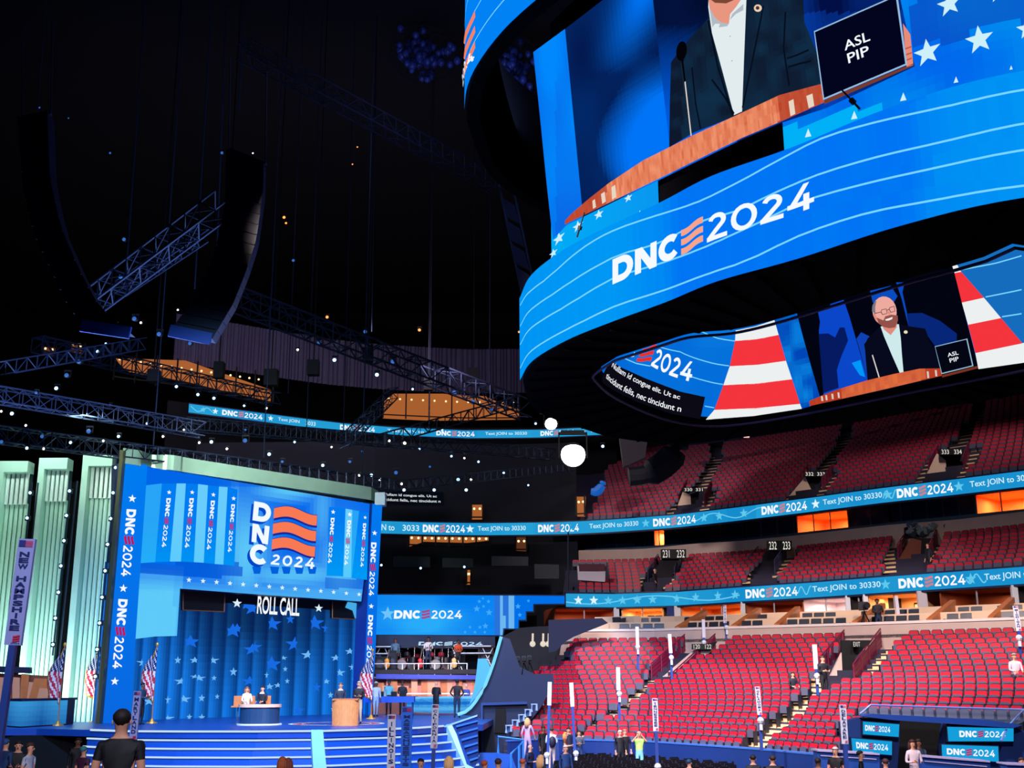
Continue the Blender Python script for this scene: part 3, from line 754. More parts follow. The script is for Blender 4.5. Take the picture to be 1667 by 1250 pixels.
def ribc(px, py): return mixc(L3(38, 160, 214), L3(20, 140, 204), vn(px*.02, 5)*1.2-.1)
def ribbon(name, label, pl, z, h, T, B, items, nm='ribbon_board', colf=ribc, curl=True, x0=None, x1=None):
    S = Surf([tuple(p) for p in pl])
    root = empty(nm, label, 'display')
    mb = MB()
    s0 = 0; s1 = S.s[-1]
    poly(S, [(s0, z-h), (s1, z-h), (s1, z+h), (s0, z+h)], .05, CP(S, colf), mb, False, ds=1.2)
    for it in items:
        try:
            if it[0] == 'logo':
                _, a, b = it; sa = S.hit(a, (interp(T, a)+interp(B, a))/2)[0]; sb = S.hit(b, (interp(T, b)+interp(B, b))/2)[0]; q = h*.62
                logo(S, [(sa, z-q), (sb, z-q), (sb, z+q), (sa, z+q)], .09, mb, WHT, L3(200, 130, 140), False)
            elif it[0] == 'text':
                _, a, b, tx = it; sa = S.hit(a, (interp(T, a)+interp(B, a))/2)[0]; sb = S.hit(b, (interp(T, b)+interp(B, b))/2)[0]; q = h*.5
                put(S, text2d(tx, .012), [(sa, z-q), (sb, z-q), (sb, z+q), (sa, z+q)], .09, L3(205, 240, 250), mb, False)
            elif it[0] == 'star':
                _, a, dim = it; sa = S.hit(a, (interp(T, a)+interp(B, a))/2)[0]; q = h*.75
                put(S, STAR, [(sa-q, z-q), (sa+q, z-q), (sa+q, z+q), (sa-q, z+q)], .09, L3(220, 246, 252) if dim else L3(96, 200, 236), mb, False)
            elif it[0] == 'curl':
                _, a, b = it; sa = S.hit(a, (interp(T, a)+interp(B, a))/2)[0]; sb = S.hit(b, (interp(T, b)+interp(B, b))/2)[0]
                sheet(S, strokes([(sa+(sb-sa)*i/16, z+h*.55*math.sin(i*.55+a)) for i in range(17)], .07), .07, L3(110, 205, 240), mb)
        except ValueError: pass
    mb.build('display_face', SCR, root)
    bk = MB()
    P = [Vector(p) for p in pl]; Q = shift(P, .3)
    for i in range(len(P)-1):
        a, b, c, d = P[i], P[i+1], Q[i+1], Q[i]
        bk.hexa([(a.x, a.y, z-h-.1), (b.x, b.y, z-h-.1), (c.x, c.y, z-h-.1), (d.x, d.y, z-h-.1), (a.x, a.y, z+h+.1), (b.x, b.y, z+h+.1), (c.x, c.y, z+h+.1), (d.x, d.y, z+h+.1)])
    bk.build('housing', NAVY, root); return S
RS1 = ribbon('r1', 'light blue ribbon display on the ledge above the lower box seats', pl1, Z1, H1, R1T, R1B,
       [('star', x, True) for x in (941, 966)]+[('star', x, False) for x in (990, 1014, 1038, 1063, 1103, 1134, 1170, 1198)]+[('curl', 921, 1205), ('logo', 1215, 1300), ('curl', 1300, 1322), ('text', 1324, 1435, 'Text JOIN to 30330'), ('star', 1443, False), ('logo', 1464, 1573), ('curl', 1574, 1606), ('star', 1582, False), ('text', 1604, 1720, 'Text JOIN to 30330')])
RS2 = ribbon('r2', 'light blue ribbon display below the top tier of seats, running behind the stage', pl2, Z2, H2, R2T, R2B,
       [('text', 618, 642, 'IN to'), ('text', 655, 682, '3033'), ('logo', 688, 757), ('star', 765, True), ('text', 778, 856, 'Text JOIN to 30330'), ('logo', 876, 943), ('text', 960, 1040, 'Text JOIN to 30330'), ('star', 1052, False), ('logo', 1064, 1134), ('star', 1147, False), ('star', 1172, False), ('curl', 1130, 1240), ('star', 1212, False), ('logo', 1241, 1315), ('star', 1329, True), ('text', 1341, 1437, 'Text JOIN to 30330'), ('curl', 1438, 1460), ('star', 1446, False), ('logo', 1461, 1553), ('star', 1562, False), ('text', 1580, 1690, 'Text JOIN to 30330')])
# ---- club level seats above the first ribbon
NC = 9
cl0 = shift([Vector(p) for p in [atz(x, (interp(R1T, x)+interp(R1B, x))/2, Z1).xy for x in XS]], .9)
CLT = ext([(820, 912), (945, 911), (1050, 909), (1130, 901), (1200, 897), (1290, 889), (1450, 872), (1560, 864), (1667, 852)])
ZC0, ZC1 = Z1+.15, Z1+.15+.36*(NC-1)
cl1 = [atz(x, interp(CLT, x), ZC1+.85).xy for x in XS]
print('club', [(x, round((cl1[i]-cl0[i]).length, 1)) for i, x in enumerate(XS)][::6])
tier('floor_club_stand', cl0, cl1, NC, ZC0, ZC1, x0=920)
C_G = [(905, 1086, 1118), (930, 1050, 1108), (950, 1040, 1092), (965, 1052, 1070)]
C_G1 = [(895, 1262, 1300), (920, 1226, 1282), (945, 1208, 1262), (962, 1208, 1228)]
C_G2 = [(865, 1458, 1540), (885, 1452, 1532), (910, 1440, 1524), (930, 1436, 1512), (945, 1458, 1480)]
def ok_club(px, py):
    if ingap(C_G, px, py) or ingap(C_G1, px, py) or ingap(C_G2, px, py): return False
    if px < 937 or (px < 986 and 916 < py < 944): return False
    return True
for k in range(NC):
    kk = k/(NC-1); seat_row(cl0, cl1, kk, ZC0+(ZC1-ZC0)*kk, ok_club, xa=920)
CPT = ext([(930, 903), (1060, 899), (1200, 877), (1330, 866), (1433, 856), (1550, 842), (1667, 830)])
XC = list(range(930, 1790, 20)); cbase = [rowpt(cl0, cl1, x, 1.09) for x in XC]
zcp = sum(zat(cbase[i], interp(CPT, XC[i])) for i in range(4, len(XC)-8, 4))/len(range(4, len(XC)-8, 4)); print('zcp', zcp, ZC1)
wallstrip('wall_parapet_club', cbase, ZC1-.2, zcp, CONC, .4)
# ---- top tier seats
NT = 22
up0 = shift([Vector(p) for p in [atz(x, (interp(R2T, x)+interp(R2B, x))/2, Z2).xy for x in XS]], .8)
UPT = ext([(820, 745), (960, 742), (1100, 722), (1200, 714), (1300, 700), (1400, 686), (1500, 668), (1667, 636)])
ZU0, ZU1 = Z2+.3, Z2+.3+.46*(NT-1)
up1 = [atz(x, interp(UPT, x), ZU1+.85).xy for x in XS]
print('top', [(x, round((up1[i]-up0[i]).length, 1), round(up1[i].y, 1)) for i, x in enumerate(XS)][::6])
tier('floor_top_stand', up0, up1, NT, ZU0, ZU1, x0=900)
U_G = [(745, 1154, 1178), (793, 1128, 1152), (796, 1112, 1172), (837, 1084, 1150), (845, 1084, 1120)]
U_G1 = [(710, 1368, 1388), (764, 1326, 1352), (766, 1312, 1372), (822, 1268, 1330)]
U_G2 = [(668, 1586, 1606), (724, 1545, 1570), (727, 1528, 1604), (786, 1486, 1564)]
U_L = [(750, 800, 990), (800, 800, 978), (850, 800, 955)]
def ok_top(px, py):
    if ingap(U_G, px, py) or ingap(U_G1, px, py) or ingap(U_G2, px, py) or ingap(U_L, px, py): return False
    return True
for k in range(NT):
    kk = k/(NT-1); seat_row(up0, up1, kk, ZU0+(ZU1-ZU0)*kk, ok_top, xa=930)
ubase = [rowpt(up0, up1, x, 1.06) for x in XR]
wallstrip('wall_back_of_top_tier', ubase, ZU1-.3, ZU1+9, DARK, .4)
# ---- place the seats: the 300 that show largest one by one, the rest as one mass
def seat_size(s): return 1/(Vector((s[0], s[1], s[2]))-CAM).length
allseats.sort(key=lambda s: -seat_size(s))
print('seats', len(allseats))
for i, (x, y, z, a, px, py) in enumerate(allseats[:300]):
    if i == 0: seat0.location = (x, y, z); seat0.rotation_euler = (0, 0, a)
    else: dup(seat0, (x, y, z), a, ch=sk)
mass = MB()
def addto(mass, part, x, y, z, a, mi):
    ca, sa = math.cos(a), math.sin(a)
    mass.add([(x+v[0]*ca-v[1]*sa, y+v[0]*sa+v[1]*ca, z+v[2]) for v in part.v], part.f, mi)
def lite(w, h, y, z, t, c=.07):          # clipped-corner panel, light enough for thousands
    pr = [(-w/2, 0), (w/2, 0), (w/2, h-c), (w/2-c, h), (-w/2+c, h), (-w/2, h-c)]
    mb = MB(); mb.add([(a, y+.1*b, z+b) for a, b in pr]+[(a, y+t+.1*b, z+b) for a, b in pr], [list(range(6)), list(range(11, 5, -1))]+[[i, i+6, (i+1) % 6+6, (i+1) % 6][::-1] for i in range(6)]); return mb
LB, LS_, LU = lite(.44, .36, -.03, .47, .04), lite(.49, .44, .02, .42, .03), lite(.43, .33, -.1, .34, .04)
LA = MB().box(-.26, -.23, -.1, .08, 0, .6)
for (x, y, z, a, px, py) in allseats[300:]:
    addto(mass, LB, x, y, z, a, 0); addto(mass, LS_, x, y, z, a, 1); addto(mass, LU, x, y, z, a, 2); addto(mass, LA, x, y, z, a, 1)
ms = mass.build('stadium_seats', [RED, mat('dark_seat_back', (40, 44, 66)), GREY]); tag(ms, 'thousands of distant red tip-up seats filling the curved tiers', 'seat', None, 'stuff')
# ================================================================ AISLES, VOMITORIES, BOX SEATS
def onrow(P0, P1, z0, z1, px, py, up=.5):
    lo, hi = -.2, 1.3
    for _ in range(30):
        k = (lo+hi)/2; p = rowpt(P0, P1, px, k)
        if proj((p.x, p.y, z0+(z1-z0)*k+up))[1] > py: lo = k
        else: hi = k
    p = rowpt(P0, P1, px, k); return Vector((p.x, p.y, z0+(z1-z0)*k))
def stairs(name, P0, P1, n, z0, z1, gap, mt, xa=830, xb=1700):
    mb = MB()
    for k in range(n):
        kk = k/(n-1); z = z0+(z1-z0)*kk; run = []
        for x in range(xa, xb, 2):
            p = rowpt(P0, P1, x, kk); px, py = proj((p.x, p.y, z))
            if gap[0][0]-2 < py < gap[-1][0]+4 and ingap(gap, px, py): run.append(x)
        if len(run) < 2: continue
        for h, f in ((0, -.5), (1, 0.)):
            a0, a1 = (k+f)/(n-1), (k+f+.5)/(n-1)
            q = [rowpt(P0, P1, run[0], a0), rowpt(P0, P1, run[-1], a0), rowpt(P0, P1, run[-1], a1), rowpt(P0, P1, run[0], a1)]
            zb = z-(z1-z0)/(n-1)*(1 if h == 0 else 0)-.02; zt_ = z+.04+(h-1)*(z1-z0)/(n-1)*.5
            mb.hexa([(p.x, p.y, zb-.3) for p in q]+[(p.x, p.y, zt_) for p in q])
    if mb.v: struct(mb.build(name, mt))
LOW = (frontP, topP, NR, ZF, ZT); CLUB = (cl0, cl1, NC, ZC0, ZC1); TOP = (up0, up1, NT, ZU0, ZU1)
for g in ([(1048, 1174, 1188), (1100, 1094, 1110), (1112, 1044, 1066), (1120, 1038, 1056), (1140, 1012, 1036), (1160, 985, 1008), (1190, 940, 962)],
          [(1098, 1318, 1334), (1120, 1318, 1340), (1140, 1298, 1322), (1160, 1270, 1308), (1180, 1244, 1288), (1200, 1226, 1270), (1226, 1196, 1246)],
          [(1040, 1456, 1470), (1096, 1406, 1422)]):
    stairs('floor_aisle_steps', *LOW, g, STEP)
for g in ([(905, 1104, 1120), (950, 1088, 1100), (962, 1056, 1072)], [(918, 1040, 1056), (950, 1036, 1046)], [(895, 1278, 1298), (935, 1256, 1274)], [(925, 1204, 1222), (962, 1200, 1222)], [(890, 1440, 1456), (945, 1434, 1462)], [(865, 1526, 1544), (930, 1508, 1524)]):
    stairs('floor_club_steps', *CLUB, g, STEP)
for g in ([(745, 1154, 1178), (790, 1130, 1152)], [(793, 1150, 1170), (836, 1136, 1150)], [(812, 1094, 1108), (838, 1082, 1094)],
          [(712, 1366, 1388), (764, 1326, 1352)], [(764, 1350, 1372), (816, 1322, 1332)], [(795, 1278, 1290), (824, 1266, 1278)],
          [(670, 1584, 1606), (724, 1545, 1572)], [(724, 1584, 1604), (784, 1552, 1564)], [(745, 1506, 1518), (790, 1484, 1498)]):
    stairs('floor_top_steps', *TOP, g, STEP)
def vom(label, S, L, Rr, wall, dark, sign, stxt, hr=.8, rc=MARO, nm='stand_entrance', wallm=None, openm=None):
    """sunken entrance between two sloping slatted rails"""
    f = lambda p, up=.0: onrow(S[0], S[1], S[3], S[4], p[0], p[1], .2)+Vector((0, 0, up))
    base = f(L[0]); root = empty(nm, label, 'stand entrance', (0, 0, 0))
    for a, b in (L, Rr):
        p, q = f(a), f(b); mb = MB()
        for j in range(5): mb.beam(p+Vector((0, 0, hr*j/4)), q+Vector((0, 0, hr*j/4)), .05, .05)
        mb.beam(p+Vector((0, 0, hr*.45)), q+Vector((0, 0, hr*.45)), .02, hr*.8)
        for j in range(5): r = p.lerp(q, j/4); mb.beam(r-Vector((0, 0, .3)), r+Vector((0, 0, hr)), .06)
        mb.build('rail', rc, root)
    def slab(pts, m, name, th=.15):
        P = [f(p) if len(p) < 3 else f(p[:2])+Vector((0, 0, p[2])) for p in pts]; n = len(P); mb = MB()
        mb.add(P+[p+Vector((0, th, 0)) for p in P], [list(range(n)), list(range(2*n-1, n-1, -1))]+[[i, i+n, (i+1) % n+n, (i+1) % n] for i in range(n)]); return mb.build(name, m, root)
    # flat faces set at one depth so that they stand upright
    def face(px_, m, name, dy):
        y = base.y+dy; P = [aty(a, b, y) for a, b in px_]; n = len(P); mb = MB()
        mb.add(P+[p+Vector((0, .2, 0)) for p in P], [list(range(n)), list(range(2*n-1, n-1, -1))]+[[i, i+n, (i+1) % n+n, (i+1) % n] for i in range(n)]); return mb.build(name, m, root)
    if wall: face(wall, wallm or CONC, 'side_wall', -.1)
    if dark: face(dark, openm or mat('entrance_painted_dark', (4, 5, 8), .9), 'opening', .0)  # flat dark sheet painted as the shade inside the entrance
    if sign:
        x0, y0, x1, y1 = sign
        face([(x0, y0), (x1, y0), (x1, y1), (x0, y1)], mat('sign_black', (10, 10, 14), .6), 'sign_board', -.4)
        y = base.y-.45; A_ = aty(x0, y0, y); B_ = aty(x1, y1, y); S_ = Surf([(A_.x, y), (B_.x, y)]); mb = MB(); pad = .1*(A_.z-B_.z)
        wdt = (B_.x-A_.x)
        put(S_, text2d(stxt), [(.06*wdt, B_.z+pad), (.94*wdt, B_.z+pad), (.94*wdt, A_.z-pad), (.06*wdt, A_.z-pad)], .02, L3(235, 230, 220), mb, False); mb.build('sign_lettering', SCR, root)
    return root
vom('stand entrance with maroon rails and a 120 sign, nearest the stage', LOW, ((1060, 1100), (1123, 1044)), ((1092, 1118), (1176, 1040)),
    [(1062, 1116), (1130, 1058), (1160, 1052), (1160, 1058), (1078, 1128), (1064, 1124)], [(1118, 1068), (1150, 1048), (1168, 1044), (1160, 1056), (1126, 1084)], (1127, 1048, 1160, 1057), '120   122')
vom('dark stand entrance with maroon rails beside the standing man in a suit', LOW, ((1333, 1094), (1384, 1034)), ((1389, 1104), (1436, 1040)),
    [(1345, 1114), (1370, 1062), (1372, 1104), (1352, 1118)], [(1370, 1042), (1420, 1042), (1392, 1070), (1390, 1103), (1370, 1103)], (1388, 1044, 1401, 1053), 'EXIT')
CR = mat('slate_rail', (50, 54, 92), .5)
vom('club level entrance under a 231 sign board', CLUB, ((1052, 942), (1078, 906)), ((1094, 940), (1116, 902)), None, [(1056, 952), (1078, 908), (1108, 904), (1092, 944), (1088, 954)], (1076, 894, 1117, 909), '231    232', .9, CR, openm=mat('entrance_painted_shade', (26, 24, 34), .9))
vom('club level entrance with a 232 sign board and slatted slate rails', CLUB, ((1214, 924), (1246, 888)), ((1255, 930), (1288, 890)), None, [(1214, 946), (1246, 898), (1276, 896), (1255, 926), (1250, 942)], (1249, 880, 1289, 896), '232    233', .9, CR, openm=mat('entrance_painted_shade', (26, 24, 34), .9))
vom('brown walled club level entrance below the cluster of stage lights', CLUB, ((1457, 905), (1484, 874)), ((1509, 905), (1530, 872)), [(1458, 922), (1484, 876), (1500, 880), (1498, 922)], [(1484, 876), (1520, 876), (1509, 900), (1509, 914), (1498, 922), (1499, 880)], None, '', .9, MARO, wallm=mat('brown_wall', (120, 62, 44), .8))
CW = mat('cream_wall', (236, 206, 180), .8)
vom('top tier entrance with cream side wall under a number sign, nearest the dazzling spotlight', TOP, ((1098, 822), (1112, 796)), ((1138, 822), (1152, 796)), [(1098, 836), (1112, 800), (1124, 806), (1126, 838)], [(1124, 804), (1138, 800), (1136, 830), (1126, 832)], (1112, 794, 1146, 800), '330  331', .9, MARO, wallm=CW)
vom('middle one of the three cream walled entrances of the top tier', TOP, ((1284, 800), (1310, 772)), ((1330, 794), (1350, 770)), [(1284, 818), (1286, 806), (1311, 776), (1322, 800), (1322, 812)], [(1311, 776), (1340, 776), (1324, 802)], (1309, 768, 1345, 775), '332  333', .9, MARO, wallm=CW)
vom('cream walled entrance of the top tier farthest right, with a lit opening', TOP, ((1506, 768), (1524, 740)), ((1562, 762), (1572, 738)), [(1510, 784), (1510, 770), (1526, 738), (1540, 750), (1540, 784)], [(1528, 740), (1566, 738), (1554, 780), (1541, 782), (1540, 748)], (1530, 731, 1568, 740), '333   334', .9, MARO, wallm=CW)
# ---- lower box seats: two ledges with chairs, rooms behind
led1 = shift(base, 2.0); led2 = shift(base, 4.3)
TL1 = ext([(905, 1018), (1013, 1016), (1100, 1014), (1200, 1007), (1350, 1000), (1560, 995), (1667, 990)])
TL2 = ext([(905, 1008), (1013, 1007), (1100, 1004), (1200, 997), (1350, 990), (1560, 984), (1667, 979)])
def avgz(P, T): return sum(zat(P[i], interp(T, XR[i])) for i in range(6, len(XR)-8, 4))/len(range(6, len(XR)-8, 4))
z1_, z2_ = avgz(led1, TL1), avgz(led2, TL2)
LEDGE = mat('cream_ledge', (250, 214, 180), .7)
pr = Surf([tuple(p) for p in pl1])
roomplan = shift([Vector(p) for p in pl1], .25)
print('ledges', z1_, z2_)
wallstrip('trim_3', led1, z1_-1.2, z1_, LEDGE, .45); wallstrip('trim_4', led2, z2_-1.2, z2_, LEDGE, .45)
def fl(name, P, Q, z, m):
    mb = MB()
    for i in range(len(P)-1): mb.hexa([(P[i].x, P[i].y, z-.15), (P[i+1].x, P[i+1].y, z-.15), (Q[i+1].x, Q[i+1].y, z-.15), (Q[i].x, Q[i].y, z-.15), (P[i].x, P[i].y, z), (P[i+1].x, P[i+1].y, z), (Q[i+1].x, Q[i+1].y, z), (Q[i].x, Q[i].y, z)])
    return struct(mb.build(name, m))
fl('floor_boxes_lower', base, led1, z1_-1.04, TIER); fl('floor_boxes_upper', led1, led2, z2_-1.04, TIER); fl('floor_boxes_back', led2, shift(base, 18), z2_-.9, TIER)
ch = MB().box(-.24, .24, -.24, .24, .4, .5).add([(-.27, .2, .5), (.27, .2, .5), (.27, .3, .9), (-.27, .3, .9), (-.22, .28, .5), (.22, .28, .5), (.22, .36, .92), (-.22, .36, .92)], [(0, 1, 2, 3), (7, 6, 5, 4), (0, 4, 5, 1), (1, 5, 6, 2), (2, 6, 7, 3), (3, 7, 4, 0)]).box(-.05, .05, -.05, .05, 0, .4).box(-.3, -.25, -.2, .25, .6, .66).box(.25, .3, -.2, .25, .6, .66)
BCH = mat('black_leather', (44, 50, 62), .35)
chair0 = ch.build('box_chair', BCH); tag(chair0, 'low black chair behind a cream ledge of the lower box seats', 'chair', 'black chairs along the box seat ledges')
first = True
GAPS_CH = [(1078, 1114), (1178, 1206), (1247, 1278), (1368, 1406), (1490, 1530), (1590, 1626)]
for P, z in ((shift(base, 1.25), z1_-1.04), (shift(base, 3.5), z2_-1.04)):
    acc = 0; nxt = .3
    for ii, (a, b) in enumerate(zip(P[:-1], P[1:])):
        L = (b-a).length
        while nxt <= acc+L:
            q = a.lerp(b, (nxt-acc)/L); px, py = proj((q.x, q.y, z+.8)); par = 905+20*(ii+(nxt-acc)/L); nxt += .62
            if 1004 < px < 1675 and not any(g0 < px < g1 for g0, g1 in GAPS_CH) and not any(abs(par-xp) < 9 for xp in (1093, 1186, 1258, 1382, 1505, 1606)):
                r = math.atan2((b-a).y, (b-a).x)
                zc = z+.02
                if first: chair0.location = (q.x, q.y, zc); chair0.rotation_euler = (0, 0, r); first = False
                else: dup(chair0, (q.x, q.y, zc), r, ch=[])
        acc += L
# rooms
def room(S, pxa, pxb, z0, z1, depth, off, wallc, power, lamp=(1, .62, .32), pics=0, name='box_room', label='', dark=False):
    ym = [interp(R1B, pxa), interp(R1B, pxb)] if S is pr else [interp(R2B, pxa), interp(R2B, pxb)]
    sa = S.hit(pxa, ym[0])[0]; sb = S.hit(pxb, ym[1])[0]
    A_, B_ = S.P(sa, z0, -off), S.P(sb, z0, -off); d = (B_-A_).normalized(); n = Vector((-d.y, d.x, 0))
    if n.y < 0: n = -n
    Cc, D_ = B_+n*depth, A_+n*depth; mb = MB(); up = Vector((0, 0, z1-z0)); t = .08
    def wl(p, q, w):   # wall between two plan points
        mb.hexa([p, q, q+w, p+w, p+up, q+up, q+w+up, p+w+up])
    wl(D_, Cc, n*t); wl(A_, D_, -d*t); wl(B_, Cc, d*t)
    root = empty(name, label, 'room', tuple(A_))
    def rel(mb_, nm, m): o = mb_.build(nm, m); o.parent = root; o.matrix_parent_inverse = Matrix.Translation(-A_); return o
    rel(mb, 'wall_lining', wallc)
    mb = MB(); mb.hexa([A_-Vector((0, 0, .1)), B_-Vector((0, 0, .1)), Cc-Vector((0, 0, .1)), D_-Vector((0, 0, .1)), A_, B_, Cc, D_]); mb.hexa([A_+up, B_+up, Cc+up, D_+up]+[p+up+Vector((0, 0, .1)) for p in (A_, B_, Cc, D_)]); rel(mb, 'floor_and_ceiling', wallc)
    w_ = (B_-A_).length; mb = MB(); nmul = max(1, int(w_/2.0))
    for i in range(1, nmul+1):
        p = A_+d*(w_*i/(nmul+1))-n*.02; mb.beam(p, p+up, .07)
    rel(mb, 'window_mullion', mat('window_post', (170, 165, 170), .4))
    for i in range(pics):
        c = D_+d*(w_*(.3+.4*i/max(1, pics)))-n*.1; fr = MB(); fr.hexa([c+d*0-Vector((0, 0, 0))+Vector((0, 0, (z1-z0)*.42)), c+d*.45+Vector((0, 0, (z1-z0)*.42)), c+d*.45+n*.05+Vector((0, 0, (z1-z0)*.42)), c+n*.05+Vector((0, 0, (z1-z0)*.42)), c+Vector((0, 0, (z1-z0)*.85)), c+d*.45+Vector((0, 0, (z1-z0)*.85)), c+d*.45+n*.05+Vector((0, 0, (z1-z0)*.85)), c+n*.05+Vector((0, 0, (z1-z0)*.85))])
        rel(fr, 'picture_frame', BLACK)
        q = c+d*.06-n*.02; fr = MB(); zz0, zz1 = (z1-z0)*.47, (z1-z0)*.80
        fr.hexa([q+Vector((0, 0, zz0)), q+d*.33+Vector((0, 0, zz0)), q+d*.33+n*.02+Vector((0, 0, zz0)), q+n*.02+Vector((0, 0, zz0)), q+Vector((0, 0, zz1)), q+d*.33+Vector((0, 0, zz1)), q+d*.33+n*.02+Vector((0, 0, zz1)), q+n*.02+Vector((0, 0, zz1))]); rel(fr, 'print', mat('art_print', (216, 190, 160), .7, 0, 0, .4, 8))
    mid = (A_+B_+Cc+D_)/4+up*.93
    if power:
        area(tuple(mid), tuple(mid-Vector((0, 0, 1))), power*1.7, lamp, w_*.6, depth*.5, 'room_light')
    return root
OR = mat('orange_wall', (240, 150, 78), .8, 0, 0, .1, 1); TANW = mat('tan_wall', (246, 190, 130), .8, 0, 0, .1, 1); WHW = mat('pale_room_wall', (236, 214, 214), .8); WDW = mat('brown_panelling', (150, 70, 36), .7, 0, 0, .2, 2); DKW = mat('unlit_room_wall', (28, 26, 40), .8)
zr0, zr1 = z2_-.9, Z1-H1-.12
for i, (a, b, m, pw, pc, lb) in enumerate([(906, 997, WDW, 60, 0, 'dim orange box with people and equipment, leftmost of the lower rooms'), (1012, 1076, TANW, 130, 2, 'bright tan box room with two dark framed pictures left of a blue pillar'),
        (1106, 1204, OR, 150, 0, 'wide orange box room with low dark partition right of the blue pillar'), (1211, 1301, WDW, 90, 0, 'brown panelled box room beside the tan open one'),
        (1304, 1375, WHW, 120, 2, 'pale pinkish box room with two framed pictures'), (1380, 1404, DKW, 20, 0, 'narrow dark box room with a blue screen'),
        (1409, 1492, TANW, 150, 2, 'bright tan box room behind the camera operator, with pictures'), (1526, 1645, WDW, 45, 0, 'dim brown box room with ceiling lamps, right of the orange partition'), (1652, 1720, DKW, 10, 0, 'dark box room cut by the right edge of the photo')]):
    room(pr, a, b, zr0, zr1, 3.2, .3, m, pw, (1, .66, .38) if m is not WHW else (1, .85, .8), pc, 'box_room', lb)
# pillars and slanted partitions between the rooms
for i, (x, m, wd) in enumerate([(1003, WHITE, .35), (1092, BLUEW, .6), (1101, WHITE, .4), (1207, WHITE, .25), (1377, WHITE, .25), (1406, WHITE, .25), (1498, mat('panel_white', (220, 214, 222), .6), .5), (1648, WHITE, .3)]):
    s_ = pr.hit(x, interp(R1B, x))[0]; p = pr.P(s_, zr0, -.1); struct(MB().box(p.x-wd/2, p.x+wd/2, p.y-.1, p.y+.1, zr0, zr1+.1).build('pillar', m))
for i, (x, lb) in enumerate([(1093, 'orange slanted partition beside the tan box room'), (1186, 'orange slanted partition under the 1200 pixel sign'), (1258, ''), (1382, ''), (1505, ''), (1606, '')]):
    lbs = ['orange sloped wooden partition, leftmost on the box ledges', 'orange sloped wooden partition below the wide orange room', 'orange sloped wooden partition below the brown panelled room', 'orange sloped wooden partition beside the pale room', 'tall orange sloped wooden partition right of the camera operator', 'orange sloped wooden partition, rightmost on the box ledges']
    i0 = int((x-905)/20); u = (x-905-20*i0)/20.
    g = lambda P: P[i0].lerp(P[i0+1], u)
    a, b, c = g(base)+(g(led1)-g(base))*.35, g(led1), g(shift(base, 4.4)); mb = MB(); t = Vector((.14, 0, 0))
    A0, A1, A2 = Vector((a.x, a.y, z1_-.9)), Vector((b.x, b.y, z1_-.9)), Vector((c.x, c.y, z1_-.9))
    mb.hexa([A0-t, A0+t, A2+t, A2-t, A0-t+Vector((0, 0, .55)), A0+t+Vector((0, 0, .55)), A2+t+Vector((0, 0, z2_-z1_+1.2)), A2-t+Vector((0, 0, z2_-z1_+1.2))])
    tag(mb.build('box_partition', WOOD), lbs[i], 'partition')
# ---- club boxes: dark glazing with a few lit rooms
pl2r = shift([Vector(p) for p in pl2], 4.6); pr2 = Surf([tuple(p) for p in pl2r])
zc0, zc1 = zcp-.3, Z2-H2+.6
def xs_to(S, T, x): return S.hit(x, interp(T, x))[0]
glm = MB(); mul = MB()
sA = xs_to(pr2, R2B, 935); sB = pr2.s[-1]
poly(pr2, [(sA, zc0), (sB, zc0), (sB, zc1), (sA, zc1)], -4.4, None, glm, False, ds=3); struct(glm.build('wall_club_boxes', mat('club_back_wall', (14, 24, 44), .7)))
gl = MB()
for (a, b) in [(940, 1030), (1030, 1060), (1078, 1130), (1130, 1205), (1205, 1285), (1378, 1440), (1440, 1476), (1476, 1580), (1668, 1720)]:
    p = pr2.P(xs_to(pr2, R2B, a), zc0, -.5); q = pr2.P(xs_to(pr2, R2B, b), zc0, -.5)
    win = MB(); up = Vector((0, 0, zc1-zc0)); nn = Vector((0, .03, 0)); win.hexa([p, q, q+nn, p+nn, p+up, q+up, q+nn+up, p+nn+up]); wo = win.build('window_9', mat('club_glass', (24, 52, 84), .1, 0, 0, .6, .4)); struct(wo)
    n_ = max(2, int((b-a)/26)); m2 = MB()
    for i in range(n_+1): r = p.lerp(q, i/n_)-Vector((0, .06, 0)); m2.beam(r, r+up, .09)
    struct(m2.build('trim_5', mat('mullion_grey', (70, 90, 130), .5)), None)
shelf = shift([Vector(p) for p in pl2], 3.9)
i0 = (935-612)//20
wallstrip('trim_6', shelf[i0:], zcp-.1, zcp+.32, mat('teal_counter', (36, 74, 98), .6), .4)
for a, b, lb in ((1292, 1373, 'lit orange club room with dark chairs in front, left of the dark glazing'), (1584, 1664, 'lit orange club room at the right edge of the club level'), (1062, 1077, 'narrow lit tan club room between dark windows')):
    room(pr2, a, b, zc0, zc1, 3.5, .4, OR, 90, (1, .66, .38), 0, 'club_room', lb)
# ================================================================ STAGE
def slab(pts, Y, th, m, name, parent=None, lab=None, dyv=None):
    """outline traced at depth Y, given thickness"""
    P = [aty(a, b, Y if dyv is None else Y+dyv[i]) for i, (a, b) in enumerate(pts)]; n = len(P); mb = MB()
    if sum((P[i].x*P[(i+1) % n].z-P[(i+1) % n].x*P[i].z) for i in range(n)) < 0: P.reverse()
    t = tessellate_polygon([[Vector((p.x, p.z, 0)) for p in P]])
    mb.add(P+[p+Vector((0, th, 0)) for p in P], [list(a) for a in t]+[[b+n for b in reversed(a)] for a in t]+[[i, i+n, (i+1) % n+n, (i+1) % n] for i in range(n)])
    o = mb.build(name, m, parent)
    bmm = bmesh.new(); bmm.from_mesh(o.data); bmesh.ops.recalc_face_normals(bmm, faces=bmm.faces); bmm.to_mesh(o.data); bmm.free()
    return o
DZs = 2.3
A0 = atz(160, 1177.5, DZs); D0 = Vector((xat(598, 67.2, 8), 67.2, 0))
dl = (Vector((D0.x, D0.y))-Vector((A0.x, A0.y))).normalized()
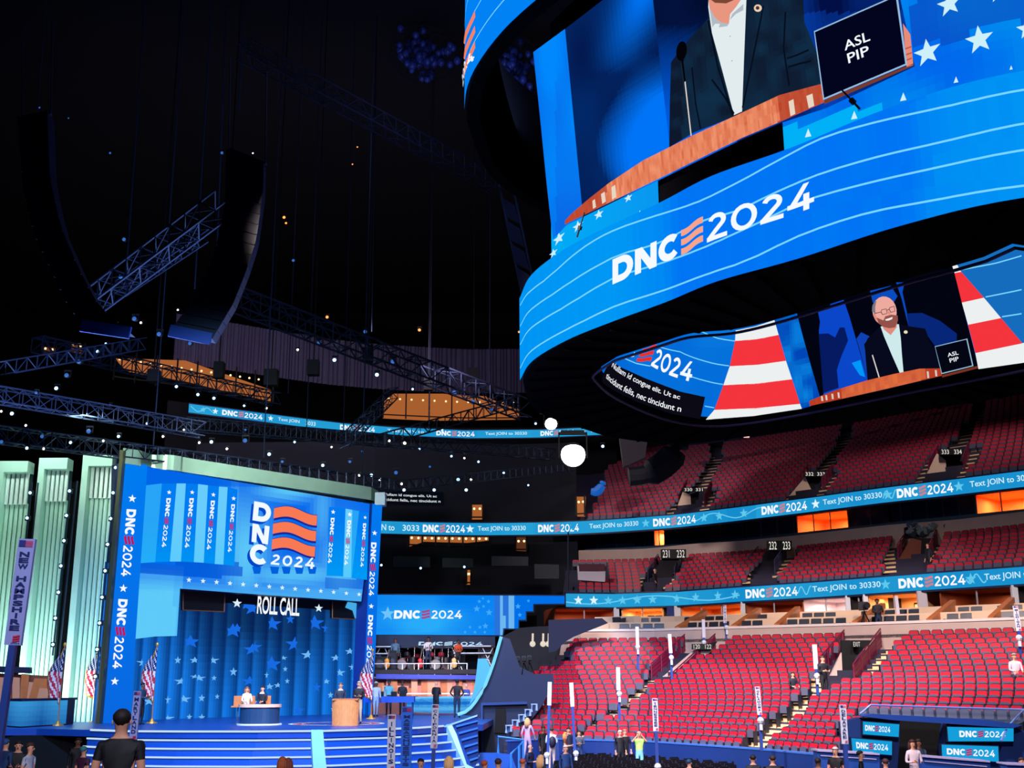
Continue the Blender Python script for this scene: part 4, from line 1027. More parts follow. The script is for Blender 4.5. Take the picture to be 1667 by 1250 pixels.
STG = Surf([(A0.x-dl.x*1, A0.y-dl.y*1), (D0.x+dl.x*2, D0.y+dl.y*2)])
zlt = STG.hit(200, 755)[1]; zrt = STG.hit(605, 822)[1]; print('portal', A0, D0, 'z', zlt, zrt, STG.hit(200, 730), STG.hit(605, 800), STG.hit(595, 1111), STG.hit(610, 800))
portal = empty('stage_portal', 'blue stage front with big stacked lettering, metallic cornice and a star curtain', 'stage set', (A0.x, A0.y, DZs))
PI = Matrix.Translation((-A0.x, -A0.y, -DZs))
def pp(mb, name, m, sm=False): o = mb.build(name, m, None, sm); o.parent = portal; o.matrix_parent_inverse = PI; return o
def G(cx, cy, r, px, py, ry=None): return math.exp(-((px-cx)/r)**2-((py-cy)/(ry or r))**2)
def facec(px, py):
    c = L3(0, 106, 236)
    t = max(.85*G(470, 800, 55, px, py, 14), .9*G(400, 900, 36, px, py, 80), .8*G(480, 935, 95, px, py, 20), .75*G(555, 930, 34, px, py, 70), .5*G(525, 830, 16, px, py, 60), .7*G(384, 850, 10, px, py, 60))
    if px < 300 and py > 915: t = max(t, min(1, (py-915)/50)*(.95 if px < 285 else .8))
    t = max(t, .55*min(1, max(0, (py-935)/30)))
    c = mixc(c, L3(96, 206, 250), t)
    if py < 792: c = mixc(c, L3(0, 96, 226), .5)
    if 222 < px < 392 and 916 < py < 945 and py < 921+(px-222)*.02+16: c = mixc(c, L3(0, 88, 216), .8)  # shadow below the banner blocks, painted into the picture colour
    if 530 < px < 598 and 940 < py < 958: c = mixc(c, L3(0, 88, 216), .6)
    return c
mb = MB()
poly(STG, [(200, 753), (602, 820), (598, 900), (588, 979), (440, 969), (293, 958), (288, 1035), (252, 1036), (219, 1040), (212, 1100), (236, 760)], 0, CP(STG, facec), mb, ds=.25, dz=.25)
# left and right piers
for q in ([(200, 753), (238, 757), (228, 900), (209, 1178), (160, 1177.5), (185, 900)], [(604, 820), (620, 823), (613, 950), (609, 1060), (602, 1164), (588, 1163), (597, 960)]):
    poly(STG, q, .12, CP(STG, lambda px, py: mixc(L3(0, 124, 240), L3(8, 104, 226), (py-755)/400)), mb, ds=1, dz=.5)
def vlogo(q, off, fc=L3(190, 20, 90)): logo(STG, q, off, mb, WHT, fc)
vlogo([(203.5, 829), (194, 938), (209.5, 939), (219, 830)], .15); vlogo([(190, 975), (180, 1088), (195, 1089), (205, 976)], .15)
vlogo([(601.5, 883), (597.5, 970), (605.5, 970.5), (610, 883.5)], .15); vlogo([(597, 1001), (593, 1091), (600.5, 1092), (604.5, 1001.5)], .15)
for x, y, r in ((212.5, 812, 7), (198, 958, 7), (184, 1109, 7), (607, 868, 4.5), (601.5, 987, 4.5), (595.5, 1108, 4.5)): star(STG, x, y, r, .15, WHT, mb)
# ridged banner blocks, left (four) and right (three)
def ridge(xt, yt, xb, yb, cols):
    for i in range(len(xt)-1):
        poly(STG, [(xt[i], yt[i]), (xt[i+1], yt[i+1]), (xb[i+1], yb[i+1]), (xb[i], yb[i])], .03, CP(STG, lambda px, py, c=cols[i]: mixc(c, L3(0, 200, 255), .25*max(0, (py-850)/70))), mb, ds=.5, dz=.5)
LTc, DKc = L3(104, 204, 252), L3(0, 124, 240)
ridge([237, 263, 287, 302, 322, 338, 356, 370, 386], [790, 787, 787, 787, 788, 790, 792, 793, 797], [223, 252, 276, 294, 315, 331, 349, 363, 381], [917, 915, 914, 914, 915, 916, 918, 919, 921],
      [L3(40, 164, 246), DKc, LTc, DKc, LTc, DKc, LTc, DKc])
ridge([535, 552, 562, 573, 584, 589, 600], [825, 826, 828, 830, 832, 833, 835], [531, 556, 558, 571, 572, 584, 597], [937, 938, 939, 940, 941, 942, 944], [DKc, DKc, LTc, L3(40, 164, 246), DKc, DKc])
for (x0, y0, x1, y1, wd) in ((273.5, 811, 265.5, 891, 7), (311, 811, 303, 892, 7), (345.5, 815, 338.5, 895, 6.5), (378.5, 821, 372.5, 899, 6), (540.5, 843, 535.5, 917, 6), (567.5, 847, 562, 920, 6), (592.5, 852, 588, 923, 5)):
    vlogo([(x0-wd/2, y0), (x1-wd/2, y1), (x1+wd/2, y1), (x0+wd/2, y0)], .06)
    star(STG, x0+.8, y0-9.5, 4 if wd > 5 else 3, .06, WHT, mb)
for k in range(14): star(STG, 307+(584-307)*(k/13)**.97, 944+23.5*(k/13), 4.6-.06*k, .03, L3(225, 244, 250), mb)
# the big stacked letters, their shadows painted into the screen picture
bg2 = glyph('D', .27), glyph('N', .27), glyph('C', .27)
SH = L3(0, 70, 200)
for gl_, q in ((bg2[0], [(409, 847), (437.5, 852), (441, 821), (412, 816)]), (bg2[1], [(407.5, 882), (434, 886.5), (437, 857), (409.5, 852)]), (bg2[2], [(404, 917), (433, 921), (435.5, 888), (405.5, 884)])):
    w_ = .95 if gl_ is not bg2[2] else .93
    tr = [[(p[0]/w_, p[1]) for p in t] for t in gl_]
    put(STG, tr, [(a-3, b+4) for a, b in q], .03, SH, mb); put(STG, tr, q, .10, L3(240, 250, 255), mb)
for x in (418, 447, 466, 487, 508): poly(STG, [(x-8, 922), (x+7, 923), (x+5, 934), (x-5, 934)], .02, L3(0, 96, 220), mb)
def wavepoly(x0, x1, y0, y1, h, sh, c, off):
    n = 12; top = []; bot = []
    for i in range(n+1):
        t = i/n; x = x0+(x1-x0)*t; y = y0+(y1-y0)*t+4.5*math.sin(t*5.4-.3)*-1+2
        top.append((x, y)); bot.append((x-sh, y+h))
    poly(STG, top+bot[::-1], off, c, mb)
for k in range(3):
    yy = 823+k*25.3
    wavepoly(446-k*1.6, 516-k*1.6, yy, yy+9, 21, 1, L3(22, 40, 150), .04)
    wavepoly(445-k*1.6, 515-k*1.6, yy+1, yy+10, 16.5, 1, L3(248, 122, 84), .07)
w4 = word('2024', .19, .22); w4 = [[(p[0]/w4[1], p[1]) for p in t] for t in w4[0]]
put(STG, w4, [(439, 918.5), (510, 926.5), (512, 908.5), (442, 902)], .08, L3(240, 250, 255), mb)
pp(mb, 'front_screen', SCR)
# casing, pier trims, cornice
MET = mat('green_grey_metal', (170, 206, 182), .35, .25, 0, .2, .7)
BRZ = mat('olive_trim', (96, 98, 66), .4, .6)
def onst(px, z, off=0.):
    t = STG.hit(px, 900)[0]; return STG.P(t, z, off)
mb = MB()
def P3(px, py, off): t, z = STG.hit(px, py); return STG.P(t, z, off)
zc_b, zc_t = zlt, STG.hit(200, 730)[1]
sl = STG.hit(200, 740)[0]; sr = STG.hit(606, 800)[0]
prof = [(sl-.1, .15), (sl+.9, .15), (sl+1.1, -.35), (sl+1.8, -.35), (sl+2.3, .2), (sl+3.0, .32), (sl+4, .2), (sr-1.2, .2), (sr-.5, .0), (sr-.1, -.6), (sr+.05, -1.3)]
cp_ = smooth([tuple(STG.P(a, 0, b).xy) for a, b in prof], 4); o = 0
cr = [Vector(p) for p in cp_]; cb = [p+Vector((.25, 1.2)) for p in cr]
for i in range(len(cr)-1):
    a, b, c, d = cr[i], cr[i+1], cb[i+1], cb[i]
    mb.hexa([(a.x, a.y, zc_b), (b.x, b.y, zc_b), (c.x, c.y, zc_b), (d.x, d.y, zc_b), (a.x, a.y, zc_t), (b.x, b.y, zc_t), (c.x, c.y, zc_t), (d.x, d.y, zc_t)])
pp(mb, 'cornice', MET)
# shallow casing behind the screen, leaving the opening free
mb = MB()
def back(pts, d0, d1, m, nm):
    Q = STG.px(pts, 60); tt = tessellate_polygon([[Vector((a, b, 0)) for a, b in Q]]); n = len(Q); mb = MB()
    mb.add([STG.P(a, b, d0) for a, b in Q]+[STG.P(a, b, d1) for a, b in Q], [list(t) for t in tt]+[[v+n for v in t[::-1]] for t in tt]+[[i, (i+1) % n, (i+1) % n+n, i+n] for i in range(n)]); return pp(mb, nm, m)
back([(200, 753), (602, 820), (598, 900), (588, 979), (440, 969), (293, 958), (288, 1035), (252, 1036), (219, 1040), (209, 1178), (172, 1177.5), (197, 900)], -.04, -1.0, NAVY, 'casing')
back([(604, 820), (620, 823), (613, 950), (609, 1060), (602, 1164), (588, 1163), (597, 960)], .06, -.8, mat('casing_blue', (20, 60, 150)), 'pier_casing')
mb = MB(); a = P3(197, 735, .2); b = STG.P(STG.hit(158, 1177)[0], DZs, .2); mb.beam(a, b, .16, .5); pp(mb, 'pier_trim', BRZ)
mb = MB(); q0 = P3(608, 822, .1); q1 = P3(624, 804, .1); mb.box(q0.x, q1.x+.1, q0.y, q0.y+.8, q0.z, q1.z); pp(mb, 'corner_cap', mat('pale_cap', (206, 224, 226), .5))
# pleated screen curtain
cpts = []; nple = 19
sL = STG.hit(212, 1175)[0]-1.0; sR = STG.hit(597, 1150)[0]+1.2
for i in range(nple*2+1):
    t = i/(nple*2); s_ = sL+(sR-sL)*t; bow = -1.6-1.2*math.sin(math.pi*t); cpts.append(tuple(STG.P(s_, 0, bow+(-.4 if i % 2 else 0)).xy))
CT = Surf(cpts)
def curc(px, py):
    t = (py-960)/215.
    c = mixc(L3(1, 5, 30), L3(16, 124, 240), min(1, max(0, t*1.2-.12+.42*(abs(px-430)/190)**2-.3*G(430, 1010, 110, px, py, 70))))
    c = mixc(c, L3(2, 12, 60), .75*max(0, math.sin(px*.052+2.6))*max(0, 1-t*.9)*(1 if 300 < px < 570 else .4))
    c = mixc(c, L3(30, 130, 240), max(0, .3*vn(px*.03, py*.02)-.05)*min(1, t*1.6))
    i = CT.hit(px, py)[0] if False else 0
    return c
def pleat_shade(s, z):  # fold shading painted into the emissive colour of each pleat face
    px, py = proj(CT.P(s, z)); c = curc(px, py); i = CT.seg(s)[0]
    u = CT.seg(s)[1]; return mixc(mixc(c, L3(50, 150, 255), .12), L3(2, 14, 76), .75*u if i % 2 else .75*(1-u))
mb = MB()
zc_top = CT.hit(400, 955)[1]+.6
poly(CT, [(0, DZs), (CT.s[-1], DZs), (CT.s[-1], zc_top), (0, zc_top)], 0, pleat_shade, mb, False, dz=.4, ds=.13)
sc = [(1255, 455, 6), (1170, 590, 7), (1280, 570, 6), (1380, 570, 5), (1080, 712, 8), (1180, 705, 7), (1300, 700, 7), (1300, 825, 7), (1220, 822, 6), (1078, 830, 7), (912, 470, 7), (1145, 455, 7), (1370, 455, 7), (1505, 530, 8), (1500, 265, 13), (1225, 335, 12), (1628, 385, 11), (1630, 120, 12), (1400, 690, 5), (1260, 560, 4), (1610, 590, 9), (960, 720, 8)]
sc = [(x*.252, 960+y*.252, r) for x, y, r in sc]
sc += [(380+x*.252, 960+y*.252, r) for x, y, r in [(245, 220, 13), (135, 370, 11), (395, 350, 13), (520, 215, 14), (243, 480, 14), (590, 250, 9), (680, 535, 7), (762, 500, 6), (750, 398, 6), (786, 582, 6), (825, 450, 5), (820, 340, 5), (535, 630, 9), (598, 592, 5), (625, 680, 6), (332, 512, 5), (212, 552, 6), (415, 780, 9), (660, 440, 6), (318, 440, 4), (345, 590, 5), (90, 90, 12), (120, 120, 10), (230, 625, 6), (285, 617, 5), (700, 700, 5), (640, 770, 5), (480, 420, 8), (365, 190, 9), (20, 250, 9)]]
for x, y, r in sc:
    soft = r > 8 or y < 1050
    try: star(CT, x, y, r*.82, .04, L3(24, 106, 226) if soft else L3(110, 184, 246), mb, 0, 1.15)
    except ValueError: pass
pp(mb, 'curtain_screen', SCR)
# writing and monitors hung in front of the curtain top
HG = Surf([tuple(STG.P(0, 0, -1.0).xy), tuple(STG.P(STG.s[-1], 0, -1.0).xy)])
mb = MB()
poly(HG, [(296, 960), (585, 980), (585, 996), (296, 976)], -.1, L3(3, 5, 18), mb)
put(HG, text2d('ROLL CALL', .018, .95), [(418, 999), (487, 1003), (488, 974.5), (420, 969.5)], 0, WHT, mb)
for x, y, r in ((386, 982, 8), (519, 990, 7), (358, 978, 6)): star(HG, x, y, r, 0, L3(220, 240, 250), mb)
pp(mb, 'roll_call_lettering', SCR)
for q, xtra in (([(295, 961), (363, 965.5), (362, 996), (295, 993)], 0), ([(538, 976.5), (590, 981), (589, 1009), (538, 1006)], 1)):
    P = [HG.hit(*p) for p in q]; mb = MB()
    f = [HG.P(a, b, .15) for a, b in P]; bk = [HG.P(a, b, -.05) for a, b in P]
    mb.hexa([f[3], f[2], bk[2], bk[3], f[0], f[1], bk[1], bk[0]]); o = pp(mb, 'monitor', BLACK)
    mb = MB(); ln = [HG.P(a, b, .17) for a, b in P]
    for i in range(4): mb.beam(ln[i], ln[(i+1) % 4], .05)
    k_ = mb.build('monitor_frame', mat('copper_frame', (150, 92, 62), .5, .5)); k_.parent = o
    if xtra:
        mb = MB(); poly(HG, [(562, 980), (577, 982), (580, 1006), (574, 1007), (570, 994), (558, 989)], .2, L3(70, 170, 230), mb); k_ = mb.build('monitor_picture', SCR); k_.parent = o
# ---- deck and steps
def floorpoly(pts, z, th, m, name, px=True):
    P = [atz(a, b, z) if px else Vector((a, b, z)) for a, b in pts]; n = len(P); mb = MB()
    t = tessellate_polygon([[Vector((p.x, p.y, 0)) for p in P]])
    mb.add([(p.x, p.y, z) for p in P]+[(p.x, p.y, z-th) for p in P], [list(a) for a in t]+[[b+n for b in reversed(a)] for a in t]+[[i, (i+1) % n, (i+1) % n+n, i+n] for i in range(n)])
    o = mb.build(name, m); bmm = bmesh.new(); bmm.from_mesh(o.data); bmesh.ops.recalc_face_normals(bmm, faces=bmm.faces); bmm.to_mesh(o.data); bmm.free(); return o
e0 = [(-30, 1187), (60, 1186), (148, 1188), (205, 1190), (300, 1190.5), (420, 1190.5), (529, 1189.5), (620, 1187), (680, 1184.5), (722, 1181.5)]
E = [atz(a, b, DZs) for a, b in e0]
print('deck edge', [(round(p.x, 1), round(p.y, 1)) for p in E])
deck = [(p.x, p.y) for p in E]+[(E[-1].x+1.6, E[-1].y+1.5), (E[-1].x+2.6, 74), (-34, 74), (-34, E[0].y)]
struct(floorpoly(deck, DZs, .25, DECK, 'floor_stage', False))
# risers: each step is a slab with a lit white nosing
NOSE = mat('lit_white_nosing', (196, 226, 250), .5, 0, 1.0)
RIS = mat('blue_step_riser', (26, 92, 190), .5, 0, 0, .1, 1)
stp = empty('stage_steps', 'wide blue stage steps with thin glowing white nosings', 'steps', (E[3].x, E[3].y, 0))
SI = Matrix.Translation((-E[3].x, -E[3].y, 0))
Es = [Vector((p.x, p.y)) for p in E[2:]]
def so(mb, n_, m): o = mb.build(n_, m); o.parent = stp; o.matrix_parent_inverse = SI; return o
rv = [None]*len(Es)
ctr_ = Vector(((Es[0].x+Es[-1].x)/2, Es[0].y+14))
for k in range(1, 8):
    z1s = DZs-.28*(k-1)-.02; z0s = z1s-.28; dd = .42*k
    Q = []
    for i, p in enumerate(Es):
        a = Es[max(0, i-1)]; b = Es[min(len(Es)-1, i+1)]; n = Vector((-(b.y-a.y), b.x-a.x)).normalized(); n = -n if n.y > 0 else n
        n.x = max(0, n.x)
        Q.append(p+n*dd)
    mb = MB()
    for i in range(len(Q)-1):
        a, b, c, d = Q[i], Q[i+1], Es[i+1], Es[i]
        mb.hexa([(a.x, a.y, 0 if k == 7 else z0s-.3), (b.x, b.y, 0 if k == 7 else z0s-.3), (c.x, c.y, z0s-.3), (d.x, d.y, z0s-.3), (a.x, a.y, z1s-.26), (b.x, b.y, z1s-.26), (c.x, c.y, z1s-.26), (d.x, d.y, z1s-.26)])
    st = so(mb, 'step', RIS)
    mb = MB()
    for i in range(len(Q)-1):
        a, b = Q[i], Q[i+1]; mb.beam((a.x, a.y-.02, z1s-.28), (b.x, b.y-.02, z1s-.28), .05, .06)
    o = mb.build('nosing', NOSE); o.parent = st
mb = MB()
for i in range(len(Es)-1): mb.beam((Es[i].x, Es[i].y-.03, DZs), (Es[i+1].x, Es[i+1].y-.03, DZs), .05, .07)
so(mb, 'nosing', NOSE)
PALE = mat('pale_ramp', (170, 220, 232), .5)
def ramp(a, b, c, d, m, nm):   # a,b top corners on the deck edge; c,d lower corners
    A_, B_ = atz(a[0], a[1], DZs+.05), atz(b[0], b[1], DZs+.05); zz = .4
    ya, zz = A_.y-2.94, DZs-1.96+.1; C_ = Vector((xat(c[0]-2, ya, zz), ya, zz)); D_ = Vector((xat(d[0]-2, ya, zz), ya, zz)); mb = MB(); A_ += Vector((0, -.05, .03)); B_ += Vector((0, -.05, .03))
    mb.hexa([D_-Vector((0, 0, .4)), C_-Vector((0, 0, .4)), B_-Vector((0, 0, .6)), A_-Vector((0, 0, .6)), D_, C_, B_, A_]); return so(mb, nm, m)
ramp((507, 1189), (526, 1189), (537, 1262), (514, 1262), PALE, 'centre_ramp')
ramp((727, 1180), (735, 1180), (784, 1260), (768, 1260), PALE, 'side_ramp')
# louvred blue wing right of the steps
wing = empty('stair_wing', 'blue louvred side wall at the right end of the stage steps', 'stage wall', tuple(aty(756, 1200, 44)))
wi = Matrix.Translation(-aty(756, 1200, 44))
def wp(o): o.parent = wing; o.matrix_parent_inverse = wi; return o
wp(slab([(738, 1180), (777, 1165), (779, 1238), (772, 1250), (760, 1244)], 44, .5, mat('wing_blue', (16, 80, 176), .5), 'panel'))
wp(slab([(722, 1182), (777, 1163.5), (777, 1166), (724, 1184)], 43.9, .5, PALE, 'top_edge'))
for k in range(6): wp(slab([(742+k*4.5, 1181+k*11), (778, 1172+k*12), (778, 1174.5+k*12), (743+k*4.5, 1184+k*11)], 43.85, .15, mat('louvre_blue', (50, 130, 214), .5), 'louvre'))
# star emblem ring on the deck
c_ = atz(548, 1178.2, DZs)
ring = MB()
RR = Surf([(c_.x-5, c_.y), (c_.x+5, c_.y)])
for rad, w_, m_ in ((2.15, .10, 0), (1.85, .16, 1), (1.6, .04, 0)):
    for i in range(48):
        a, b = 2*math.pi*i/48, 2*math.pi*(i+1)/48
        ring.add([(c_.x+(rad+s*w_)*math.cos(t)*.93, c_.y+(rad+s*w_)*math.sin(t)*.93, DZs+.012) for t, s in ((a, -1), (a, 1), (b, 1), (b, -1))], [(0, 1, 2, 3)], m_)
o = ring.build('floor_emblem', [WHITE, mat('emblem_red', (200, 40, 60), .5)]); tag(o, 'round white and red emblem ring printed on the stage floor around the podium', 'floor emblem')
# ================================================================ STAGE SIDES
# ---- three fluted light columns left of the portal
COLW = mat('pale_green_plaster', (196, 232, 212), .45, 0, 0, .06, .6)
def fluted(label, pxl, pxr, pyt, Y):
    zt_ = aty((pxl+pxr)/2, pyt, Y).z; z0 = DZs; xl, xr = xat(pxl, Y, zt_), xat(pxr, Y, zt_); w_ = xr-xl
    root = empty('fluted_column', label, 'column', (xl+w_/2, Y, z0)); h = zt_-z0
    mb = MB(); mb.box(-w_/2, w_/2, -.3, .5, h-.55, h).box(-w_/2, -w_/2+.3, -.3, .5, 0, h-.55); mb.build('cap_and_side', COLW, root)
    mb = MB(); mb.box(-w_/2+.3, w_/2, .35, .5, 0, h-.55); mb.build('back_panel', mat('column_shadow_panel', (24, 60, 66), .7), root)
    n = 5; fw_ = (w_-.3)/n
    for i in range(n):
        cx = -w_/2+.3+fw_*(i+.5); mb = MB(); r = fw_*.42
        o = 0; pts = [(cx+r*math.cos(a), .28-r*1.1*math.sin(a)) for a in [math.pi*j/8 for j in range(9)]]
        zs = [0, 2.6, h-2.1]
        vs = [(x, y, z) for z in zs for x, y in pts]; fs = [(k*9+j, k*9+j+1, (k+1)*9+j+1, (k+1)*9+j) for k in range(2) for j in range(8)]
        mb.add([v for v in vs], [tuple(reversed(f)) for f in fs]); mb.ball((cx, .28, h-2.1), (r, r*1.1, r), 10)
        mb.build('flute', COLW, root, True)
        mb = MB(); mb.beam((cx, .1, h-2.1), (cx, .1, h-.55), .14, .14); mb.build('rod', mat('white_rod', (230, 244, 236), .4), root)
    return root, xl, xr, h
c1 = fluted('pale green fluted column farthest left, behind the blue and white state sign', 2, 50, 752, 57)
c2 = fluted('middle pale green fluted column between two strings of blue lamps', 68, 114, 747, 57)
c3 = fluted('pale green fluted column next to the blue portal', 139, 187, 742, 57)
for r_, xl, xr, h in (c1, c2, c3):
    cx = (xl+xr)/2
    area((cx, 54.6, DZs+.3), (cx, 57, DZs+6.5), 190, (.72, 1, .86), (xr-xl), .5, 'column_uplight')
    area((cx, 54.2, DZs+h+1.5), (cx, 57, DZs+h-3), 90, (.75, 1, .9), (xr-xl), .5, 'column_downlight')
struct(MB().box(-40, -19.4, 58.8, 59, 0, 14).build('wall_stage_left', mat('stage_black_drape', (3, 3, 6), .95)))
# strings of small blue lamps on thin masts
LAMPB = mat('blue_lamp_glow', (150, 205, 255), .5, 0, 6.0)
def lampstring(lb, pts, Y, r=.07):
    a = aty(*pts[0], Y); root = empty('lamp_mast', lb, 'lamp mast', (a.x, Y, DZs))
    P = [aty(x, y, Y)-Vector((a.x, Y, DZs)) for x, y in pts]
    MB().beam(P[0]+Vector((0, .1, .5)), (P[-1].x, .1, max(0, P[-1].z-.5)), .06).beam(P[0]+Vector((.3, .1, .5)), (P[-1].x+.3, .1, max(0, P[-1].z-.5)), .06).build('mast', TRUSS, root)
    for p in P: MB().ball(p, r, 8).build('lamp', LAMPB, root); 
    mb = MB()
    for p in P: mb.box(p.x-.12, p.x+.12, .06, .16, p.z-.12, p.z+.12)
    mb.build('lamp_bracket', BLACK, root)
lampstring('thin mast with nine blue lamps right of the third fluted column', [(188, 761), (184, 802), (180, 844), (175, 886), (171, 929), (166, 972), (162, 1014), (158, 1057), (155, 1101)], 55.6)
lampstring('thin mast with blue lamps right of the middle fluted column', [(113, 799), (108, 839), (104, 880), (99, 921), (95, 964), (90, 1006), (86, 1049)], 56)
lampstring('thin mast with two blue lamps right of the leftmost fluted column', [(49, 802), (44, 843), (40, 885)], 56)
# ---- orange skyline set and desk at far left
Yl = 52.5
sl_ = empty('skyline_backdrop', 'orange cut-out skyline backdrop on the far left of the stage', 'backdrop', tuple(aty(40, 1140, Yl)))
li = Matrix.Translation(-aty(40, 1140, Yl))
def lp(o): o.parent = sl_; o.matrix_parent_inverse = li; return o
for i, (x0, x1, y0, sk) in enumerate([(-6, 10, 1102, 0), (10, 18, 1112, 0), (20, 32, 1102, 0), (33, 44, 1097, 2), (44, 56, 1110, 3), (48, 72, 1104, 8), (60, 80, 1120, 4)]):
    lp(slab([(x0+sk, y0), (x1+sk*1.6, y0+1), (x1-sk*.2, 1146), (x0-sk*.5, 1147)], Yl+.4-.05*i, .1, WOOD if i % 2 else mat('peach_panel', (226, 158, 120), .5), 'skyline_block'))
lp(slab([(-6, 1096), (82, 1100), (84, 1147), (-6, 1148)], Yl+.6, .1, mat('brown_backing', (130, 70, 50), .6), 'backing'))
o = slab([(-10, 1084), (48, 1086), (48, 1096), (-10, 1094)], Yl+.3, .3, NAVY, 'balcony_front'); tag(o, 'navy balcony edge above the skyline backdrop at far left', 'balcony')
spot((-22, 44, 10), (-24, 52, 4), 900, (1, .62, .4), 60, .8, .4)
dk = empty('news_desk', 'long blue glowing desk front at the far left of the stage', 'desk', tuple(atz(60, 1183, DZs)))
di = Matrix.Translation(-atz(60, 1183, DZs))
pA, pB, pC = atz(10, 1183, DZs), atz(33, 1184.5, DZs), atz(107, 1180, DZs)
zt_ = DZs+1.05
mb = MB()
BL = Surf([tuple(pA.xy), tuple(pB.xy), tuple(pC.xy)])
poly(BL, [(0, DZs+.05), (BL.s[-1], DZs+.05), (BL.s[-1], zt_), (0, zt_)], 0, lambda s, z: mixc(L3(14, 70, 150), L3(60, 160, 224), (z-DZs)*.5+.3*abs(math.sin(s*1.1))), mb, False, ds=.25, dz=.2)
o = mb.build('lit_front', SCR); o.parent = dk; o.matrix_parent_inverse = di
mb = MB()
for a, b in ((pA, pB), (pB, pC)):
    mb.hexa([Vector((p.x, p.y, z)) for z in (zt_, zt_+.1) for p in (a+Vector((-.1, -.15, 0)), b+Vector((0, -.15, 0)), b+Vector((0, 1.2, 0)), a+Vector((-.1, 1.2, 0)))])
    mb.hexa([Vector((p.x, p.y, z)) for z in (DZs, zt_) for p in (a+Vector((0, .05, 0)), b+Vector((0, .05, 0)), b+Vector((0, .9, 0)), a+Vector((0, .9, 0)))])
o = mb.build('desk_body', NAVY); o.parent = dk; o.matrix_parent_inverse = di
# ---- wide screen to the right of the portal
YR = 73.0
a, b = aty(612, 1000, YR), aty(921, 1000, YR+2.0)
WR = Surf([(a.x, a.y), (b.x, b.y)])
rs = empty('side_screen', 'wide blue screen with white lettering and stars between the portal and the red seats', 'screen', (a.x, a.y, WR.hit(612, 1034)[1]))
ri = Matrix.Translation((-a.x, -a.y, -WR.hit(612, 1034)[1]))
mb = MB()
def rc_(px, py):
    c = mixc(L3(0, 124, 240), L3(40, 172, 250), .9*G(690, 1015, 60, px, py, 22)+.35*vn(px*.03, py*.05))
    if px > 838: c = L3(0, 112, 232)
    if 804 < px < 838: c = mixc(L3(10, 100, 214), L3(120, 196, 246), .8 if int((px-804)/3.4) % 2 else .1)
    return c
poly(WR, [(612, 968), (760, 969), (919, 970), (919, 982.5), (868, 983), (868, 995), (856, 995), (856, 1009), (844, 1009), (844, 1023), (820, 1023), (818, 1034), (612, 1033)], 0, CP(WR, rc_), mb, ds=.18, dz=.4)
logo(WR, [(641, 1007), (752, 1007), (752, 993.5), (642, 993.5)], .05, mb, WHT, L3(170, 70, 130))
star(WR, 631, 999, 12, .05, L3(110, 196, 250), mb)
for x, y, r in ((776, 991, 6), (780, 979, 3.5), (787, 987, 3), (795, 979, 3.5), (796, 997, 6), (786, 974, 2.5), (765, 1021, 3), (781, 1021, 3.5), (790, 1019, 5.5), (757, 1029, 3), (773, 1029, 3), (789, 1029, 3), (843, 987, 5), (846, 1001, 4), (860, 978, 3)): star(WR, x, y, r, .05, L3(64, 170, 250), mb)
o = mb.build('screen_face', SCR); o.parent = rs; o.matrix_parent_inverse = ri
mb = MB(); Q = WR.px([(611, 966), (921, 968), (921, 984), (870, 985), (870, 997), (858, 997), (858, 1011), (846, 1011), (846, 1025), (822, 1025), (820, 1036), (611, 1035)], 400); tt = tessellate_polygon([[Vector((p, q, 0)) for p, q in Q]]); n = len(Q)
mb.add([WR.P(p, q, -.04) for p, q in Q]+[WR.P(p, q, -.6) for p, q in Q], [list(t) for t in tt]+[[v+n for v in t[::-1]] for t in tt]+[[i, (i+1) % n, (i+1) % n+n, i+n] for i in range(n)])
o = mb.build('screen_housing', NAVY); o.parent = rs; o.matrix_parent_inverse = ri
# ---- band platform
YB = 70.0
o = slab([(612, 1034), (806, 1036), (806, 1054), (800, 1056), (612, 1054)], YB+1.2, .4, mat('deep_navy_fascia', (10, 30, 66), .6), 'fascia_board'); tag(o, 'dark navy fascia with small glowing lettering above the band', 'fascia')
FS = Surf([(o.data.vertices[0].co.x-50, YB+1.2), (o.data.vertices[0].co.x+50, YB+1.2)])
mb = MB(); put(FS, LOGO_W, [(681, 1050.5), (786, 1051), (786, 1045), (682, 1044.5)], .04, L3(190, 226, 250), mb); put(FS, LOGO_F, [(681, 1050.5), (786, 1051), (786, 1045), (682, 1044.5)], .04, L3(190, 226, 250), mb)
k_ = mb.build('glowing_lettering', SCR, o)
zb = aty(690, 1090, YB).z
x0b, x1b = xat(606, YB, zb), xat(795, YB, zb)
struct(MB().box(x0b, x1b+1, YB-1.2, YB+8, zb-.25, zb).build('floor_band_platform', mat('band_floor', (24, 24, 34), .7)))
struct(MB().box(x0b-4, x1b+3, YB+8, YB+8.3, 0, 9).build('wall_behind_band', DARK))
# railing
rl = empty('railing', 'white tubular railing along the front of the band platform', 'railing', (x0b, YB-1.1, zb))
for k, hh in enumerate((.02, .42, .78)): MB().tube([(0, 0, hh-.45), (x1b-x0b-1.2, 0, hh-.45)], .028, 6).build('rail', WHITE, rl)
for k in range(7): MB().tube([(k*(x1b-x0b-1.2)/6, 0, -.45), (k*(x1b-x0b-1.2)/6, 0, .35)], .035, 6).build('post', WHITE, rl)
